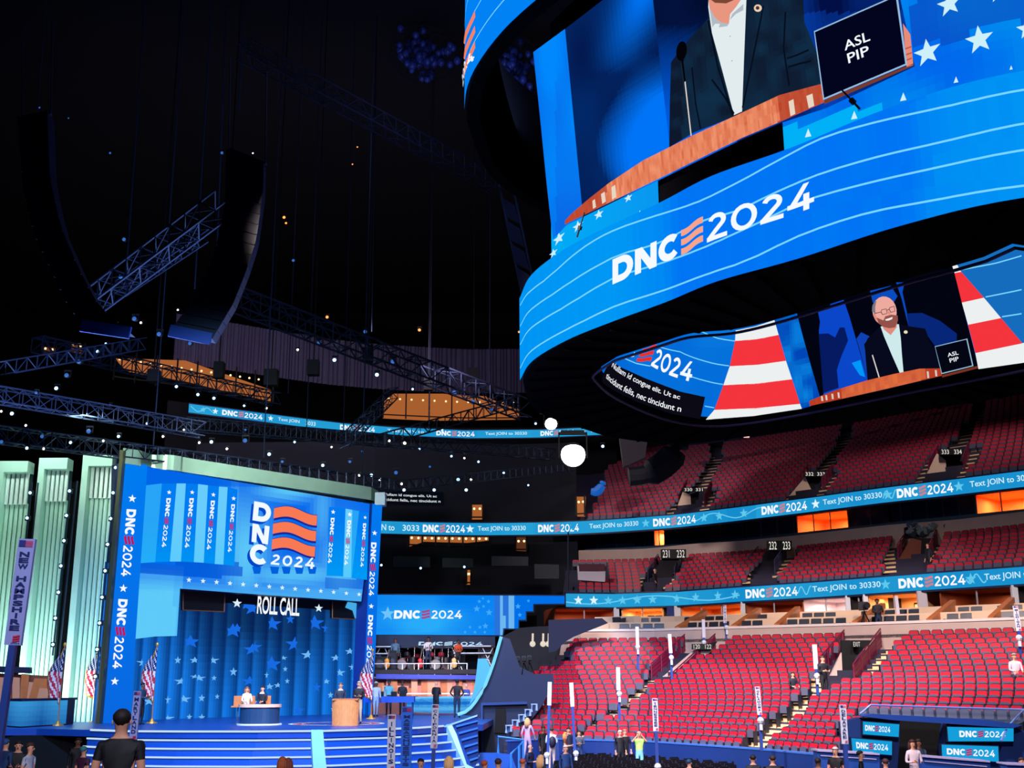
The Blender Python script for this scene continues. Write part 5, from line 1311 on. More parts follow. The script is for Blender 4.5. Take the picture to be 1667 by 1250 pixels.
# instruments
DRM = [mat('drum_dark', (30, 28, 40), .3), mat('drum_red', (170, 30, 50), .3), mat('drum_skin', (150, 140, 136), .6), mat('cymbal_brass', (220, 160, 70), .3, .8)]
def drumkit(x, y, z, lb, sh, s=1.):
    r = empty('drum_kit', lb, 'drum kit', (x, y, z)); r.scale = (s, s, s)
    MB().tube([(0, -.3, .3), (0, .15, .3)], .3, 14, 0).build('bass_drum', DRM[0] if sh else DRM[1], r); MB().tube([(0, -.31, .3), (0, -.3, .3)], .27, 14).build('bass_skin', DRM[2], r)
    for dx, dz in ((-.28, .75), (.28, .75)): MB().tube([(dx, 0, dz), (dx, .05, dz+.2)], .17, 12).build('tom', DRM[1] if sh else DRM[0], r)
    MB().tube([(.62, -.1, .35), (.62, -.1, .7)], .22, 12).build('floor_tom', DRM[0], r); MB().tube([(-.6, -.1, .6), (-.6, -.1, .75)], .18, 12).build('snare', DRM[2], r)
    for dx, dz in ((-.75, 1.2), (.7, 1.25), (-.3, 1.35)):
        MB().tube([(dx, .1, 0), (dx, .1, dz)], .02, 5).build('stand', CHROME, r); MB().tube([(dx, .1, dz), (dx, .1, dz+.03)], [.24, .04], 14).build('cymbal', DRM[3], r)
def atB(px, dy=0): return (xat(px, YB+dy, zb+.5), YB+dy, zb)
drumkit(*atB(654, 1), 'drum kit with chrome stands left of the player in white', 0, 1.05); drumkit(*atB(671, 2.2), 'second drum kit behind, just left of the player in white', 1, .95)
drumkit(*atB(710, .2), 'red tomed drum kit with white front skin right of the player in white', 1, 1.0); drumkit(*atB(728, 1.2), 'dark drum kit beside the keyboard stack', 0, 1.0)
def keyboard(x, y, z, lb, w_=2.4):
    r = empty('keyboard_stand', lb, 'keyboard', (x, y, z))
    for hh in (.85, 1.25): MB().box(-w_/2, w_/2, -.2, .15, hh, hh+.1).build('keyboard_case', BLACK, r); MB().box(-w_/2+.1, w_/2-.1, -.215, -.05, hh+.06, hh+.12).build('keys', WHITE, r)
    for dx in (-w_/2+.3, w_/2-.3): MB().beam((dx-.3, 0, 0), (dx+.3, 0, 1.25), .05).build('leg', CHROME, r); MB().beam((dx+.3, 0, 0), (dx-.3, 0, 1.25), .05).build('leg', CHROME, r)
keyboard(*atB(769, .6), 'two tier keyboard stack at the right end of the band platform'); keyboard(*atB(622, .8), 'low keyboard at the left end of the band platform', 1.5)
def amp(px, dy, w_, h_, m, lb):
    x, y, z = atB(px, dy); r = empty('amplifier', lb, 'amplifier', (x, y, z)); MB().box(-w_/2, w_/2, -.25, .25, .02, h_).build('cabinet', m, r); MB().box(-w_/2+.05, w_/2-.05, -.27, -.25, .1, h_-.15).build('grille', mat('speaker_grille', (40, 40, 52), .8), r); MB().tube([(0, -.28, h_*.45), (0, -.27, h_*.45)], min(w_, h_)*.3, 12).build('cone', mat('speaker_cone', (70, 70, 86), .6), r)
amp(619, -.2, 1.2, .75, BLACK, 'black amplifier cabinet left of the drum kits'); amp(639, .2, .5, 1.1, BLACK, 'tall narrow black amplifier beside the keyboard'); amp(791, 1, .9, 1.4, mat('brown_case', (90, 50, 36), .5), 'brown amplifier case at the far right of the band'); amp(745, 1.6, .9, 1.1, BLACK, 'black amplifier between drum kit and keyboard stack')
def micstand(p, h_, lb):
    r = empty('microphone_stand', lb, 'microphone stand', p); MB().tube([(0, 0, 0), (0, 0, h_)], .018, 5).build('pole', BLACK, r); MB().tube([(0, 0, h_), (.22, -.1, h_+.15)], .014, 5).build('boom', BLACK, r); MB().ball((.25, -.1, h_+.17), .045, 8).build('microphone', DRM[0], r); MB().tube([(0, 0, 0), (0, 0, .03)], .16, 10).build('base', BLACK, r)
for i, (x, d) in enumerate(((685, -.3), (699, -.5), (717, -.6), (737, -.4))): micstand(atB(x, d), 1.4, ['thin microphone stand left of the player in white', 'microphone stand in front of the player in white', 'microphone stand in front of the red drum kit', 'microphone stand before the orange shirted musician'][i])
def guitar(px, dy, col, lb):
    x, y, z = atB(px, dy); r = empty('guitar', lb, 'guitar', (x, y, z)); mb = MB(); mb.ball((0, 0, .28), (.19, .06, .2), 12).ball((0, 0, .5), (.14, .055, .15), 12); mb.build('body', col, r, True); MB().beam((0, 0, .6), (.12, .1, 1.15), .05, .03).build('neck', mat('guitar_neck', (90, 56, 30), .5), r); MB().tube([(-.15, 0, 0), (0, .12, .4), (.15, 0, 0)], .015, 5).build('stand', BLACK, r)
guitar(630, -.7, mat('amber_guitar', (230, 150, 50), .3), 'amber guitar standing behind the railing at the left'); guitar(684, -.9, mat('red_guitar', (200, 40, 40), .3), 'red guitar leaning low beside the player in white'); guitar(739, -.9, mat('cream_guitar', (232, 190, 120), .3), 'cream guitar standing right of the drum kits')
# orange skyline wall and counter under the band
struct(MB().box(x0b, x1b, YB-.9, YB-.6, DZs, zb-.05).build('wall_under_band', mat('brown_backing', (130, 70, 50))))
sk2 = empty('skyline_backdrop', 'lit orange cut-out skyline backdrop under the band platform', 'backdrop', (x0b, YB-1, DZs))
ski = Matrix.Translation((-x0b, -(YB-1), -DZs))
rr = random.Random(5); x = 612
k = 0
while x < 776:
    w_ = rr.choice([8, 10, 13, 16]); y0 = rr.choice([1104, 1107, 1111, 1116, 1120]); o = slab([(x, y0), (x+w_, y0), (x+w_, 1138), (x, 1138)], YB-1.0-.05*(k % 4), .08, [WOOD, mat('peach_panel', (226, 158, 120)), mat('rose_panel', (220, 130, 110), .5)][k % 3], 'skyline_block'); o.parent = sk2; o.matrix_parent_inverse = ski
    x += w_*.8; k += 1
o = slab([(612, 1097), (777, 1099), (777, 1106), (612, 1105)], YB-1.5, .3, mat('blue_canopy', (40, 60, 170), .5), 'canopy'); o.parent = sk2; o.matrix_parent_inverse = ski
o = slab([(660, 1128), (770, 1128), (770, 1130), (660, 1130)], YB-2, .6, WHITE, 'shelf'); o.parent = sk2; o.matrix_parent_inverse = ski
for px in (640, 690, 740): pa = aty(px, 1112, YB-3.5); area(tuple(pa+Vector((0, -.5, 1.2))), tuple(aty(px, 1122, YB-1)), 50, (1, .72, .6), 3.4, .3, 'skyline_light')
# blue curved counter in front
ct = empty('curved_counter', 'light blue low counter below the orange skyline backdrop', 'counter', tuple(aty(700, 1160, 66)))
cti = Matrix.Translation(-aty(700, 1160, 66))
CS = Surf([tuple(aty(x, 1150, y).xy) for x, y in ((662, 66.5), (700, 65.5), (740, 65.5), (772, 66.5))])
mb = MB(); poly(CS, [(662, 1137), (700, 1136), (740, 1136), (775, 1134), (772, 1160), (740, 1161), (700, 1160), (662, 1159)], 0, CP(CS, lambda px, py: mixc(L3(20, 110, 206), L3(84, 176, 234), .5+.5*math.sin(py*.35)+.3*(vn(px*.3, py*.2)-.5))), mb, ds=.3, dz=.15)
o = mb.build('lit_panel', SCR); o.parent = ct; o.matrix_parent_inverse = cti
o = slab([(661, 1134.5), (776, 1133), (776, 1137), (661, 1138)], 65.9, .8, mat('counter_top', (110, 190, 236), .4), 'counter_top'); o.parent = ct; o.matrix_parent_inverse = cti
# ---- blue wing wall with swooping light edge
YW = 60.0
sw = empty('swoosh_wall', 'dark blue wing wall with a glowing curved edge right of the band', 'stage wall', tuple(aty(800, 1190, YW)))
swi = Matrix.Translation(-aty(800, 1190, YW))
def swp(o): o.parent = sw; o.matrix_parent_inverse = swi; return o
cv = [(816, 1036), (812, 1050), (808, 1064), (803, 1080), (797, 1097), (790, 1115), (783, 1128), (774, 1142), (766, 1152), (757, 1159), (745, 1163)]
swp(slab(cv+[(776, 1166), (778, 1196), (805, 1196), (860, 1196), (880, 1150), (885, 1110), (868, 1096), (846, 1085), (830, 1040)], YW+.4, .5, mat('swoosh_navy', (6, 26, 66), .5, 0, 0, .15, .8), 'wall_panel'))
mb = MB(); mb.tube([aty(x, y, YW+.2) for x, y in cv], .09, 6); swp(mb.build('glowing_edge', mat('cyan_edge_glow', (120, 214, 255), .5, 0, 1.1)))
swp(slab([(778, 1072), (792, 1072), (800, 1090), (790, 1112), (775, 1134), (764, 1148), (772, 1120), (776, 1092)], YW+3, .3, mat('wing_light_blue', (70, 170, 214), .5), 'side_fin'))
swp(slab([(783, 1144), (858, 1142), (858, 1146), (786, 1148), (786, 1225), (783, 1225)], YW-1.5, .3, mat('wing_frame', (16, 56, 120), .5), 'door_frame'))
swp(slab([(786, 1148), (858, 1146), (858, 1196), (838, 1225), (786, 1225)], YW-1.2, .2, mat('wing_navy_face', (6, 24, 60), .5), 'door_wall'))
swp(slab([(807, 1152), (823, 1152), (823, 1193), (805, 1193)], YW-1.35, .1, mat('entrance_painted_dark', (4, 5, 8)), 'doorway'))  # dark sheet painted as the shade in the doorway
swp(slab([(803, 1100), (860, 1098), (900, 1096), (902, 1112), (880, 1152), (866, 1170), (838, 1190), (800, 1150)], YW-1, .2, mat('swoosh_navy', (6, 26, 66)), 'upper_panel'))
# stepped grey rails at the left edge of the red seats
sr_ = empty('stepped_rail', 'pale blue stepped guard rail climbing beside the leftmost red seats', 'rail', tuple(aty(860, 1190, YW-2)))
sri = Matrix.Translation(-aty(860, 1190, YW-2))
for k in range(6):
    x = 824+k*10.4; y = 1181-k*8.6; mb = MB(); A_ = [aty(x+a, y+b, YW-2.2+.3*k) for a, b in ((0, 12), (0, 0), (8, 0), (8, 10))]
    mb.tube(A_, .06, 6); o = mb.build('rail_frame', mat('pale_rail', (150, 180, 226), .4)); o.parent = sr_; o.matrix_parent_inverse = sri
    o = slab([(x+1, y+1), (x+7, y+1), (x+7, y+10), (x+1, y+12)], YW-2.1+.3*k, .05, mat('rail_glass', (70, 90, 130), .2), 'glass_panel'); o.parent = sr_; o.matrix_parent_inverse = sri
# dark wing wall between the side screen and the seats
o = slab([(818, 1036), (845, 1022), (870, 1020), (960, 1016), (965, 1040), (935, 1036), (915, 1045), (900, 1082), (898, 1099), (800, 1101), (806, 1060)], 66, .3, mat('wing_shade_navy', (4, 8, 20), .8), 'wall_side'); struct(o); o.name = 'wall_side'
o = slab([(893, 1009), (980, 1006), (990, 1014), (935, 1036), (919, 1045), (905, 1060), (893, 1062)], 62.6, .2, mat('blue_masking', (8, 20, 54), .8), 'wall_mask'); struct(o); o.name = 'trim_7'
for i, (x, y, h_) in enumerate(((867, 1048, 14), (884, 1048, 14), (893, 1048, 14))):
    p = aty(x, y, 63); tag(MB().tube([p, aty(x+.4, y-h_-3, 63)], .06, 6).ball(p, .16, 8).build('work_lamp', mat('cream_lamp_glow', (240, 226, 206), .5, 0, .9)), ['thin cream lamp tube, left one above the camera gear', 'thin cream lamp tube, middle one above the camera gear', 'thin cream lamp tube, right one above the camera gear'][i], 'lamp')
def tripod_cam(p, lb, s=1., rz=0.):
    r = empty('video_camera', lb, 'video camera', p, rz); r.scale = (s, s, s)
    for a in (0, 2.1, 4.2): MB().tube([(0, 0, 1.1), (.45*math.cos(a), .45*math.sin(a), 0)], .03, 5).build('leg', BLACK, r)
    bd_ = MB().box(-.13, .13, -.25, .35, 1.15, 1.5).build('camera_body', mat('camera_grey', (38, 42, 54), .4), r); MB().tube([(0, -.6, 1.32), (0, -.25, 1.32)], [.13, .1], 10).build('lens', BLACK, bd_); MB().box(-.1, .1, .35, .5, 1.3, 1.55).build('viewfinder', BLACK, bd_); MB().tube([(.1, .3, 1.2), (.2, .7, 1.0)], .02, 5).build('pan_handle', CHROME, r)
for i, (x, y, Y) in enumerate(((843, 1108, 61), (853, 1108, 60.5), (862, 1106, 62))):
    p = aty(x, y, Y); tripod_cam(tuple(p-Vector((0, 0, 0))), ['video camera on tripod at the left of the dark camera platform', 'video camera on tripod in the middle of the camera platform', 'video camera on tripod nearest the red seats on the camera platform'][i], .8)
pl = aty(850, 1108.5, 61); struct(MB().box(xat(806, 61, pl.z), xat(884, 61, pl.z), 59.6, 65, pl.z-.3, pl.z).build('floor_camera_platform', NAVY))
# ================================================================ FAR END, RIG
T3 = [(300, 663.5), (360, 671), (430, 680), (500, 689), (560, 696), (640, 702), (760, 707), (880, 706), (1010, 700)]
T3T = [(x, y-7) for x, y in T3]; T3B = [(x, y+6) for x, y in T3]
Z3 = 26.0
xs3 = list(range(307, 1010, 18)); pl3 = [atz(x, interp(T3, x), Z3).xy for x in xs3]
RS3 = ribbon('r3', 'high ribbon display running round the dark far end above the trusses', pl3, Z3, .36, T3T, T3B,
       [('curl', 310, 350), ('star', 330, False), ('star', 350, True), ('logo', 361, 427), ('star', 440, True), ('text', 452, 487, 'Text JOIN'), ('text', 497, 513, '3033'), ('logo', 553, 610), ('text', 630, 690, 'Text JOIN to'), ('logo', 710, 773), ('text', 790, 858, 'Text JOIN to 30330'), ('logo', 880, 935), ('star', 950, False), ('text', 960, 1004, 'Text JOIN')])
far_ = shift([Vector(p) for p in pl3], 5.0)
CUR = mat('grey_purple_curtain', (84, 78, 104), .85, 0, 0, .15, .5)
def corr(name, P, z0, z1, m, amp=.16, n=7):
    mb = MB(); pts = []
    for i in range(len(P)-1):
        a, b = P[i], P[i+1]; nn = Vector((-(b-a).y, (b-a).x)).normalized()
        for k in range(n): q = a.lerp(b, k/n)+nn*(amp if k % 2 else 0); pts.append(q)
    o = len(mb.v)
    for q in pts: mb.v += [(q.x, q.y, z0), (q.x, q.y, z1)]
    for i in range(len(pts)-1): mb.f.append([o+2*i, o+2*i+2, o+2*i+3, o+2*i+1]); mb.m.append(0); mb.c.append(None)
    return mb.build(name, m)
i0 = (330-307)//18; i1 = (852-307)//18
zt1 = zat(far_[(700-307)//18], 588); zm1 = zat(far_[(700-307)//18], 636); zb1 = zat(far_[(700-307)//18], 692)
print('curtain z', zt1, zm1, zb1)
struct(corr('wall_far_curtain', far_[0:i1+2], zm1, zt1+1.5, CUR))
struct(corr('wall_far_lower', shift(far_, .8)[0:], 0, zb1+.1, mat('far_dark_wall', (4, 6, 12), .9), .0, 1))
# lit orange rooms on the far upper level
GLO = mat('lit_room_orange', (206, 116, 52), .7, 0, 0.62); GLO2 = mat('lit_room_dim', (120, 62, 34), .7, 0, 0.5)  # emission put into the wall colour in place of room lamps
LBX = {}
def litroom(pts, P, off, m, lb, nm='lit_room', mull=3):
    S_ = Surf([tuple(p) for p in P]); r = empty(nm, lb, 'room'); mb = MB(); Q = S_.px(pts, 40)
    tt = tessellate_polygon([[Vector((a, b, 0)) for a, b in Q]]); sheet(S_, [[Q[i] for i in t] for t in tt], off, None, mb); mb.build('lit_back_wall', m, r)
    mb = MB(); s0 = min(q[0] for q in Q); s1 = max(q[0] for q in Q); z0 = min(q[1] for q in Q); z1 = max(q[1] for q in Q)
    for i in range(mull+1):
        s_ = s0+(s1-s0)*i/max(1, mull); a = S_.P(s_, z0, off+.35); b = S_.P(s_, z1, off+.35); mb.beam(a, b, .12)
    for i in range(max(1, mull)):
        a = S_.P(s0+(s1-s0)*i/mull, z0+(z1-z0)*.12, off+.35); b = S_.P(s0+(s1-s0)*(i+1)/mull, z0+(z1-z0)*.12, off+.35); mb.beam(a, b, .1)
    mb.build('window_post', BLACK, r)
    mb = MB()
    for i in range(max(2, mull*2)):
        c = S_.P(s0+(s1-s0)*(i+.5)/max(2, mull*2), z0+(z1-z0)*.72, off+.1); mb.ball(c, .1, 6)
    mb.build('ceiling_lamp', mat('warm_downlight', (255, 220, 160), .5, 0, 2.0), r)
    return r
litroom([(184, 584), (300, 588), (440, 636), (438, 656), (300, 622), (205, 606)], far_, .3, GLO, 'long orange lit gallery behind the trusses at the upper left', mull=8)
litroom([(112, 560), (130, 560), (134, 578), (112, 574)], far_, .3, GLO2, 'small orange lit opening near the upper left edge', mull=1)
litroom([(622, 656), (640, 642), (720, 642), (790, 646), (820, 660), (846, 668), (846, 684), (700, 686), (622, 682)], far_, .3, GLO, 'orange lit lounge with small ceiling lamps below the grey curtain', mull=6)
litroom([(66, 566), (88, 568), (88, 582), (66, 578)], far_, .4, GLO2, 'tiny orange lit opening at the far upper left', mull=1)
# middle end of the bowl: dark masses with a few lit openings
i2 = list(range(612, 960, 20)); mid = [p for x, p in zip(xs2, pl2) if x < 960]; midb = shift([Vector(p) for p in mid], 1.6)
midb = [midb[0]-Vector((14, -.5))]+midb
struct(corr('wall_far_club', midb, 0, zat(midb[6], 722), mat('far_dark_teal_wall', (9, 16, 28), .9, 0, 0, .5, .4), .0, 1))
litroom([(664, 871), (740, 874), (797, 872), (797, 880), (760, 884), (690, 882), (666, 890)], midb, .15, GLO, 'dim orange lit strip of rooms below the middle ribbon display', mull=6)
litroom([(767, 822), (786, 822), (785, 846), (768, 846)], midb, .15, GLO, 'small orange doorway above the middle ribbon display', mull=1)
litroom([(759, 928), (766, 928), (765, 952), (759, 952)], midb, .15, GLO, 'narrow orange doorway above the side screen', mull=1)
litroom([(840, 875), (858, 875), (857, 898), (840, 897)], midb, .15, GLO2, 'dim tan opening left of the pole below the ribbon', mull=1)
litroom([(945, 812), (961, 812), (960, 844), (946, 844)], midb, 1.2, GLO, 'orange lit doorway at the left end of the top tier', mull=1)
for k, (y, t) in enumerate(((805, 'Nullam id congue elit. Ut ac'), (813, 'ncidunt felis, nec tincidunt n'))):
    if k == 0:
        cs = empty('caption_board', 'small black caption screen with two lines of white text above the ribbon', 'screen'); CSf = Surf([tuple(p+Vector((0, -1.2))) for p in midb]); mb = MB()
        poly(CSf, [(618, 798), (722, 801), (722, 822), (618, 820)], 0, L3(4, 8, 16), mb)
    put(CSf, text2d(t, .015), [(624, y+3), (717 if k else 711, y+6), (717 if k else 711, y+1), (624, y-2.5)], .06, L3(215, 225, 230), mb)
mb.build('screen_face', SCR, cs)
# seats rails and gear silhouettes on the dark club level
for i, (x, y, w_, h_) in enumerate(((640, 905, 60, 18), (720, 908, 50, 16), (800, 905, 60, 16), (870, 918, 40, 24))):
    o = slab([(x, y), (x+w_, y+1), (x+w_, y+h_), (x, y+h_)], 84, .3, mat('club_dark_front', (20, 34, 48), .6), 'balcony_front'); tag(o, ['dark balcony front left of the thin pole, nearest the blue portal', 'dark balcony front above the middle of the side screen', 'dark balcony front above the right part of the side screen', 'dark balcony front at the left end of the club seats'][i], 'balcony')
o = MB().tube([aty(925, 866, 80), aty(925, 960, 80)], .06, 6).build('hanging_pole', TRUSS); tag(o, 'thin pale pole hanging in front of the club level left end', 'pole')
# white block and rail left of club seats
o = slab([(940, 921), (986, 921), (985, 947), (941, 944)], 79, .6, mat('white_block', (190, 186, 200), .7), 'camera_box'); tag(o, 'white camera platform box at the left of the club seats', 'platform')
k_ = slab([(942, 918), (985, 918), (985, 929), (943, 929)], 78.9, .1, mat('maroon_panel', (70, 14, 40), .7), 'upper_panel', None); k_.parent = o
# ---- trusses
def truss(a, b, s, lb, name='lighting_truss', n=None, m=TRUSS):
    a = Vector(a); b = Vector(b); d = (b-a).normalized(); u = Vector((0, 0, 1)); x = d.cross(u).normalized()*s/2; y = u*s/2; t = s*.085
    c = [x+y, -x+y, -x-y, x-y]; mb = MB()
    for q in c: mb.beam(a+q, b+q, t)
    L = (b-a).length; n = n or max(2, int(L/s)); 
    for i in range(n):
        p, q = a.lerp(b, i/n), a.lerp(b, (i+1)/n)
        for j in range(4):
            e, f_ = c[j], c[(j+1) % 4]
            mb.beam(p+(e if i % 2 else f_), q+(f_ if i % 2 else e), t*.6); mb.beam(p+e, p+f_, t*.6)
    o = mb.build(name, m); return tag(o, lb, 'truss')
TP = lambda x, y, Y: aty(x, y, Y)
truss(TP(385, 488, 70), TP(856, 668, 86), 1.3, 'long lighting truss slanting down from the line arrays to the scoreboard edge')
truss(TP(150, 492, 50), TP(362, 332, 46), .9, 'inclined truss between the two hanging line arrays')
truss(TP(196, 470, 52), TP(330, 380, 48), .6, 'second inclined truss just below the upper one between the line arrays')
truss(TP(60, 560, 60), TP(450, 650, 78), .8, 'railed truss crossing in front of the orange gallery')
truss(TP(-20, 640, 52), TP(330, 700, 58), .7, 'low truss at the left above the fluted columns')
truss(TP(-20, 705, 50), TP(640, 790, 70), .7, 'truss with blue lamps running just above the portal cornice')
truss(TP(300, 690, 66), TP(900, 740, 84), .7, 'truss below the high ribbon display')
truss(TP(620, 716, 74), TP(840, 655, 84), .8, 'short truss rising to the right below the orange lounge')
truss(TP(560, 800, 70), TP(930, 760, 84), .6, 'truss with lamps above the caption screen')
truss(TP(640, 640, 70), TP(560, 720, 66), .7, 'steep truss beneath the grey curtain')
truss(TP(0, 600, 48), TP(230, 560, 56), .6, 'thin truss at the left edge below the arrays')
truss(TP(395, 80, 60), TP(815, 305, 76), 1.0, 'dim roof truss slanting across the dark upper half', m=mat('dim_truss', (20, 22, 44), .7, .3))
# catwalk panels at the scoreboard's left
cw = empty('catwalk', 'dim blue ladder-like catwalk panels just left of the scoreboard', 'catwalk', tuple(TP(830, 380, 78)))
ci = Matrix.Translation(-TP(830, 380, 78))
for k in range(5):
    x, y = 816+k*8, 320+k*38
    o = slab([(x, y), (x+22, y+14), (x+30, y+44), (x+6, y+32)], 78-k*.5, .2, mat('catwalk_blue', (14, 22, 56), .7), 'panel'); o.parent = cw; o.matrix_parent_inverse = ci
mb = MB(); mb.beam(TP(812, 300, 78), TP(850, 480, 78), .15).beam(TP(838, 318, 78), TP(868, 460, 78), .15); o = mb.build('side_rail', TRUSS); o.parent = cw; o.matrix_parent_inverse = ci
# ---- hanging line arrays
def linearray(lb, left, right, Y, n):
    r = empty('line_array', lb, 'loudspeaker array', tuple(aty(*right[0], Y))); ri_ = Matrix.Translation(-aty(*right[0], Y))
    def along(P, t):
        d = [0]
        for a, b in zip(P[:-1], P[1:]): d.append(d[-1]+math.hypot(b[0]-a[0], b[1]-a[1]))
        q = t*d[-1]; i = 0
        while i < len(P)-2 and q > d[i+1]: i += 1
        u = (q-d[i])/(d[i+1]-d[i]); return P[i][0]+(P[i+1][0]-P[i][0])*u, P[i][1]+(P[i+1][1]-P[i][1])*u
    for k in range(n):
        a0, a1, b0, b1 = along(left, k/n), along(left, (k+.93)/n), along(right, k/n), along(right, (k+.93)/n)
        f = [aty(*p, Y) for p in (a0, b0, b1, a1)]; bk = [p+Vector((-.1, 1.1, .1)) for p in f]; mb = MB()
        mb.hexa([f[3], f[2], bk[2], bk[3], f[0], f[1], bk[1], bk[0]]); mb.beam(f[1], f[2], .09); o = mb.build('speaker_cabinet', mat('array_black', (16, 20, 44), .5)); o.parent = r; o.matrix_parent_inverse = ri_
    mb = MB()
    for q in (left[0], right[0]): mb.tube([aty(*q, Y)+Vector((0, .5, 0)), aty(q[0]+2, q[1]-160, Y)+Vector((0, .5, 0))], .03, 5)
    mb.beam(aty(*left[0], Y)+Vector((0, .5, .15)), aty(*right[0], Y)+Vector((0, .5, .15)), .2); o = mb.build('flying_frame', TRUSS); o.parent = r; o.matrix_parent_inverse = ri_
    mb = MB(); mb.beam(aty(*left[-1], Y), aty(*right[-1], Y), .12, .5); o = mb.build('bottom_lip', mat('lip_blue', (40, 90, 190), .4)); o.parent = r; o.matrix_parent_inverse = ri_
linearray('curved black line array speaker column, right one of the two', [(368, 242), (366, 330), (352, 400), (334, 445), (306, 500), (276, 538)], [(428, 266), (427, 310), (416, 390), (400, 440), (378, 495), (344, 552)], 46, 18)
linearray('curved black line array speaker column, left one of the two', [(28, 190), (36, 300), (54, 380), (82, 440), (106, 490), (132, 530)], [(76, 180), (80, 290), (98, 370), (128, 440), (160, 500), (212, 542)], 46, 16)
# ---- lamps on the rig
def mh(r):
    body = MB().tube([(0, .35, .1), (0, -.25, 0)], [.2, .26], 8); yoke = MB().box(-.34, -.29, -.05, .05, -.1, .5).box(.29, .34, -.05, .05, -.1, .5).box(-.34, .34, -.12, .12, .45, .6)
    lens = MB().ball((0, -.3, 0), (.22, .12, .22), 10); return body, yoke, lens
GB = mat('lamp_glow_blue', (150, 200, 255), .5, 0, 5.0); GW = mat('lamp_glow_white', (255, 244, 235), .5, 0, 6.0); GD = mat('lamp_glow_dim', (52, 104, 190), .5, 0, 1.0); GO = mat('lamp_glow_amber', (255, 130, 60), .5, 0, 3.0)
bmh, ymh, lmh = mh(1)
protos = {}
FIX = [(160, 573, 4, 'B', 56), (173, 560, 3, 'B', 56), (248, 622, 4, 'B', 62), (288, 630, 4, 'B', 64), (323, 643, 4, 'B', 66), (349, 649, 4, 'B', 68), (398, 661, 3, 'B', 70), (3, 670, 3, 'W', 50), (21, 674, 5, 'B', 50), (43, 693, 3, 'W', 52), (203, 391, 5, 'D', 50), (198, 452, 6, 'D', 50), (230, 526, 3, 'W', 50), (290, 505, 2.5, 'W', 52), (93, 633, 5, 'B', 56), (434, 665, 3, 'W', 70),
 (545, 587, 5, 'B', 76), (614, 611, 5, 'B', 80), (485, 570, 3, 'W', 74), (595, 541, 5, 'D', 78), (672, 634, 3, 'B', 80), (478, 425, 4, 'D', 74), (659, 722, 4, 'W', 76), (634, 718, 3, 'W', 75), (683, 731, 3, 'B', 77), (735, 743, 3, 'B', 79), (756, 746, 2.5, 'W', 80), (779, 752, 3, 'B', 80), (746, 781, 4, 'B', 78), (767, 781, 3, 'W', 78), (439, 740, 4.5, 'B', 64), (526, 758, 4, 'B', 66), (585, 774, 3, 'W', 68), (605, 774, 4, 'B', 69), (619, 781, 3.5, 'W', 70), (654, 788, 3, 'W', 72), (658, 798, 4, 'B', 72), (707, 798, 4, 'B', 74), (759, 798, 4, 'B', 76), (621, 920, 3, 'B', 80), (685, 925, 3, 'B', 80), (756, 923, 3, 'B', 80),
 (45, 730, 4, 'B', 51), (72, 731, 3, 'W', 52), (116, 721, 4, 'B', 53), (169, 718, 3, 'W', 54), (194, 711, 4, 'B', 55), (266, 711, 3, 'W', 57), (325, 721, 3, 'W', 60), (345, 720, 4.5, 'B', 60), (370, 731, 3, 'W', 61), (146, 703, 6, 'D', 54), (70, 711, 5, 'D', 52), (400, 718, 6, 'D', 62), (4, 720, 5, 'D', 50), (460, 752, 4, 'D', 64), (570, 752, 4, 'D', 68), (645, 770, 5, 'D', 72), (220, 520, 6, 'D', 50), (260, 545, 6, 'D', 52), (310, 560, 5, 'D', 56), (130, 590, 6, 'D', 54), (110, 612, 6, 'D', 54), (520, 560, 6, 'D', 76), (640, 590, 6, 'D', 80), (740, 640, 6, 'D', 84), (770, 655, 6, 'D', 84), (800, 668, 5, 'D', 84), (872, 690, 3, 'B', 84), (981, 727, 4, 'B', 84), (1019, 735, 1.5, 'W', 84), (720, 700, 3, 'B', 80), (700, 760, 3, 'D', 78), (820, 770, 3, 'B', 80), (860, 790, 2.5, 'B', 82), (60, 640, 4, 'D', 52), (180, 660, 3, 'D', 56), (240, 690, 3, 'B', 58), (300, 700, 2.5, 'W', 60), (400, 700, 3, 'D', 64), (480, 720, 3, 'B', 66), (540, 728, 2.5, 'W', 70), (590, 735, 3, 'D', 72),
 (463, 355, 4, 'O', 74), (466, 364, 3, 'O', 74), (533, 517, 4, 'O', 80), (683, 538, 4, 'O', 84), (845, 541, 3, 'O', 88), (582, 240, 2, 'O', 84), (574, 268, 2, 'O', 84), (65, 176, 2.5, 'D', 60), (112, 193, 2, 'D', 60), (180, 250, 3, 'D', 60), (362, 250, 4, 'D', 50), (412, 250, 2, 'W', 50)]
LAMPTXT = {'B': 'blue glowing moving head lamp on the overhead trusses', 'W': 'small white glowing lamp head on the overhead trusses', 'D': 'dim blue lamp housing hanging in the rig', 'O': 'small amber work lamp glowing in the dark roof'}
GRP = {'B': 'blue moving head lamps', 'W': 'white lamp heads', 'D': 'dim blue lamp housings', 'O': 'amber work lamps'}
for (x, y, r_, k_, Y) in FIX:
    p = aty(x, y, Y); s_ = r_*Y/F/.22*.62
    if k_ not in protos:
        e = empty('stage_lamp', LAMPTXT[k_], 'stage lamp', p, 0, GRP[k_]); bmh.build('lamp_body', BLACK, e, True); ymh.build('yoke', BLACK, e); lmh.build('lens', {'B': GB, 'W': GW, 'D': GD, 'O': GO}[k_], e, True)
        e.scale = (s_,)*3; protos[k_] = (e, kids(e))
    else: dup(protos[k_][0], p, None, ch=protos[k_][1], scale=(s_,)*3)
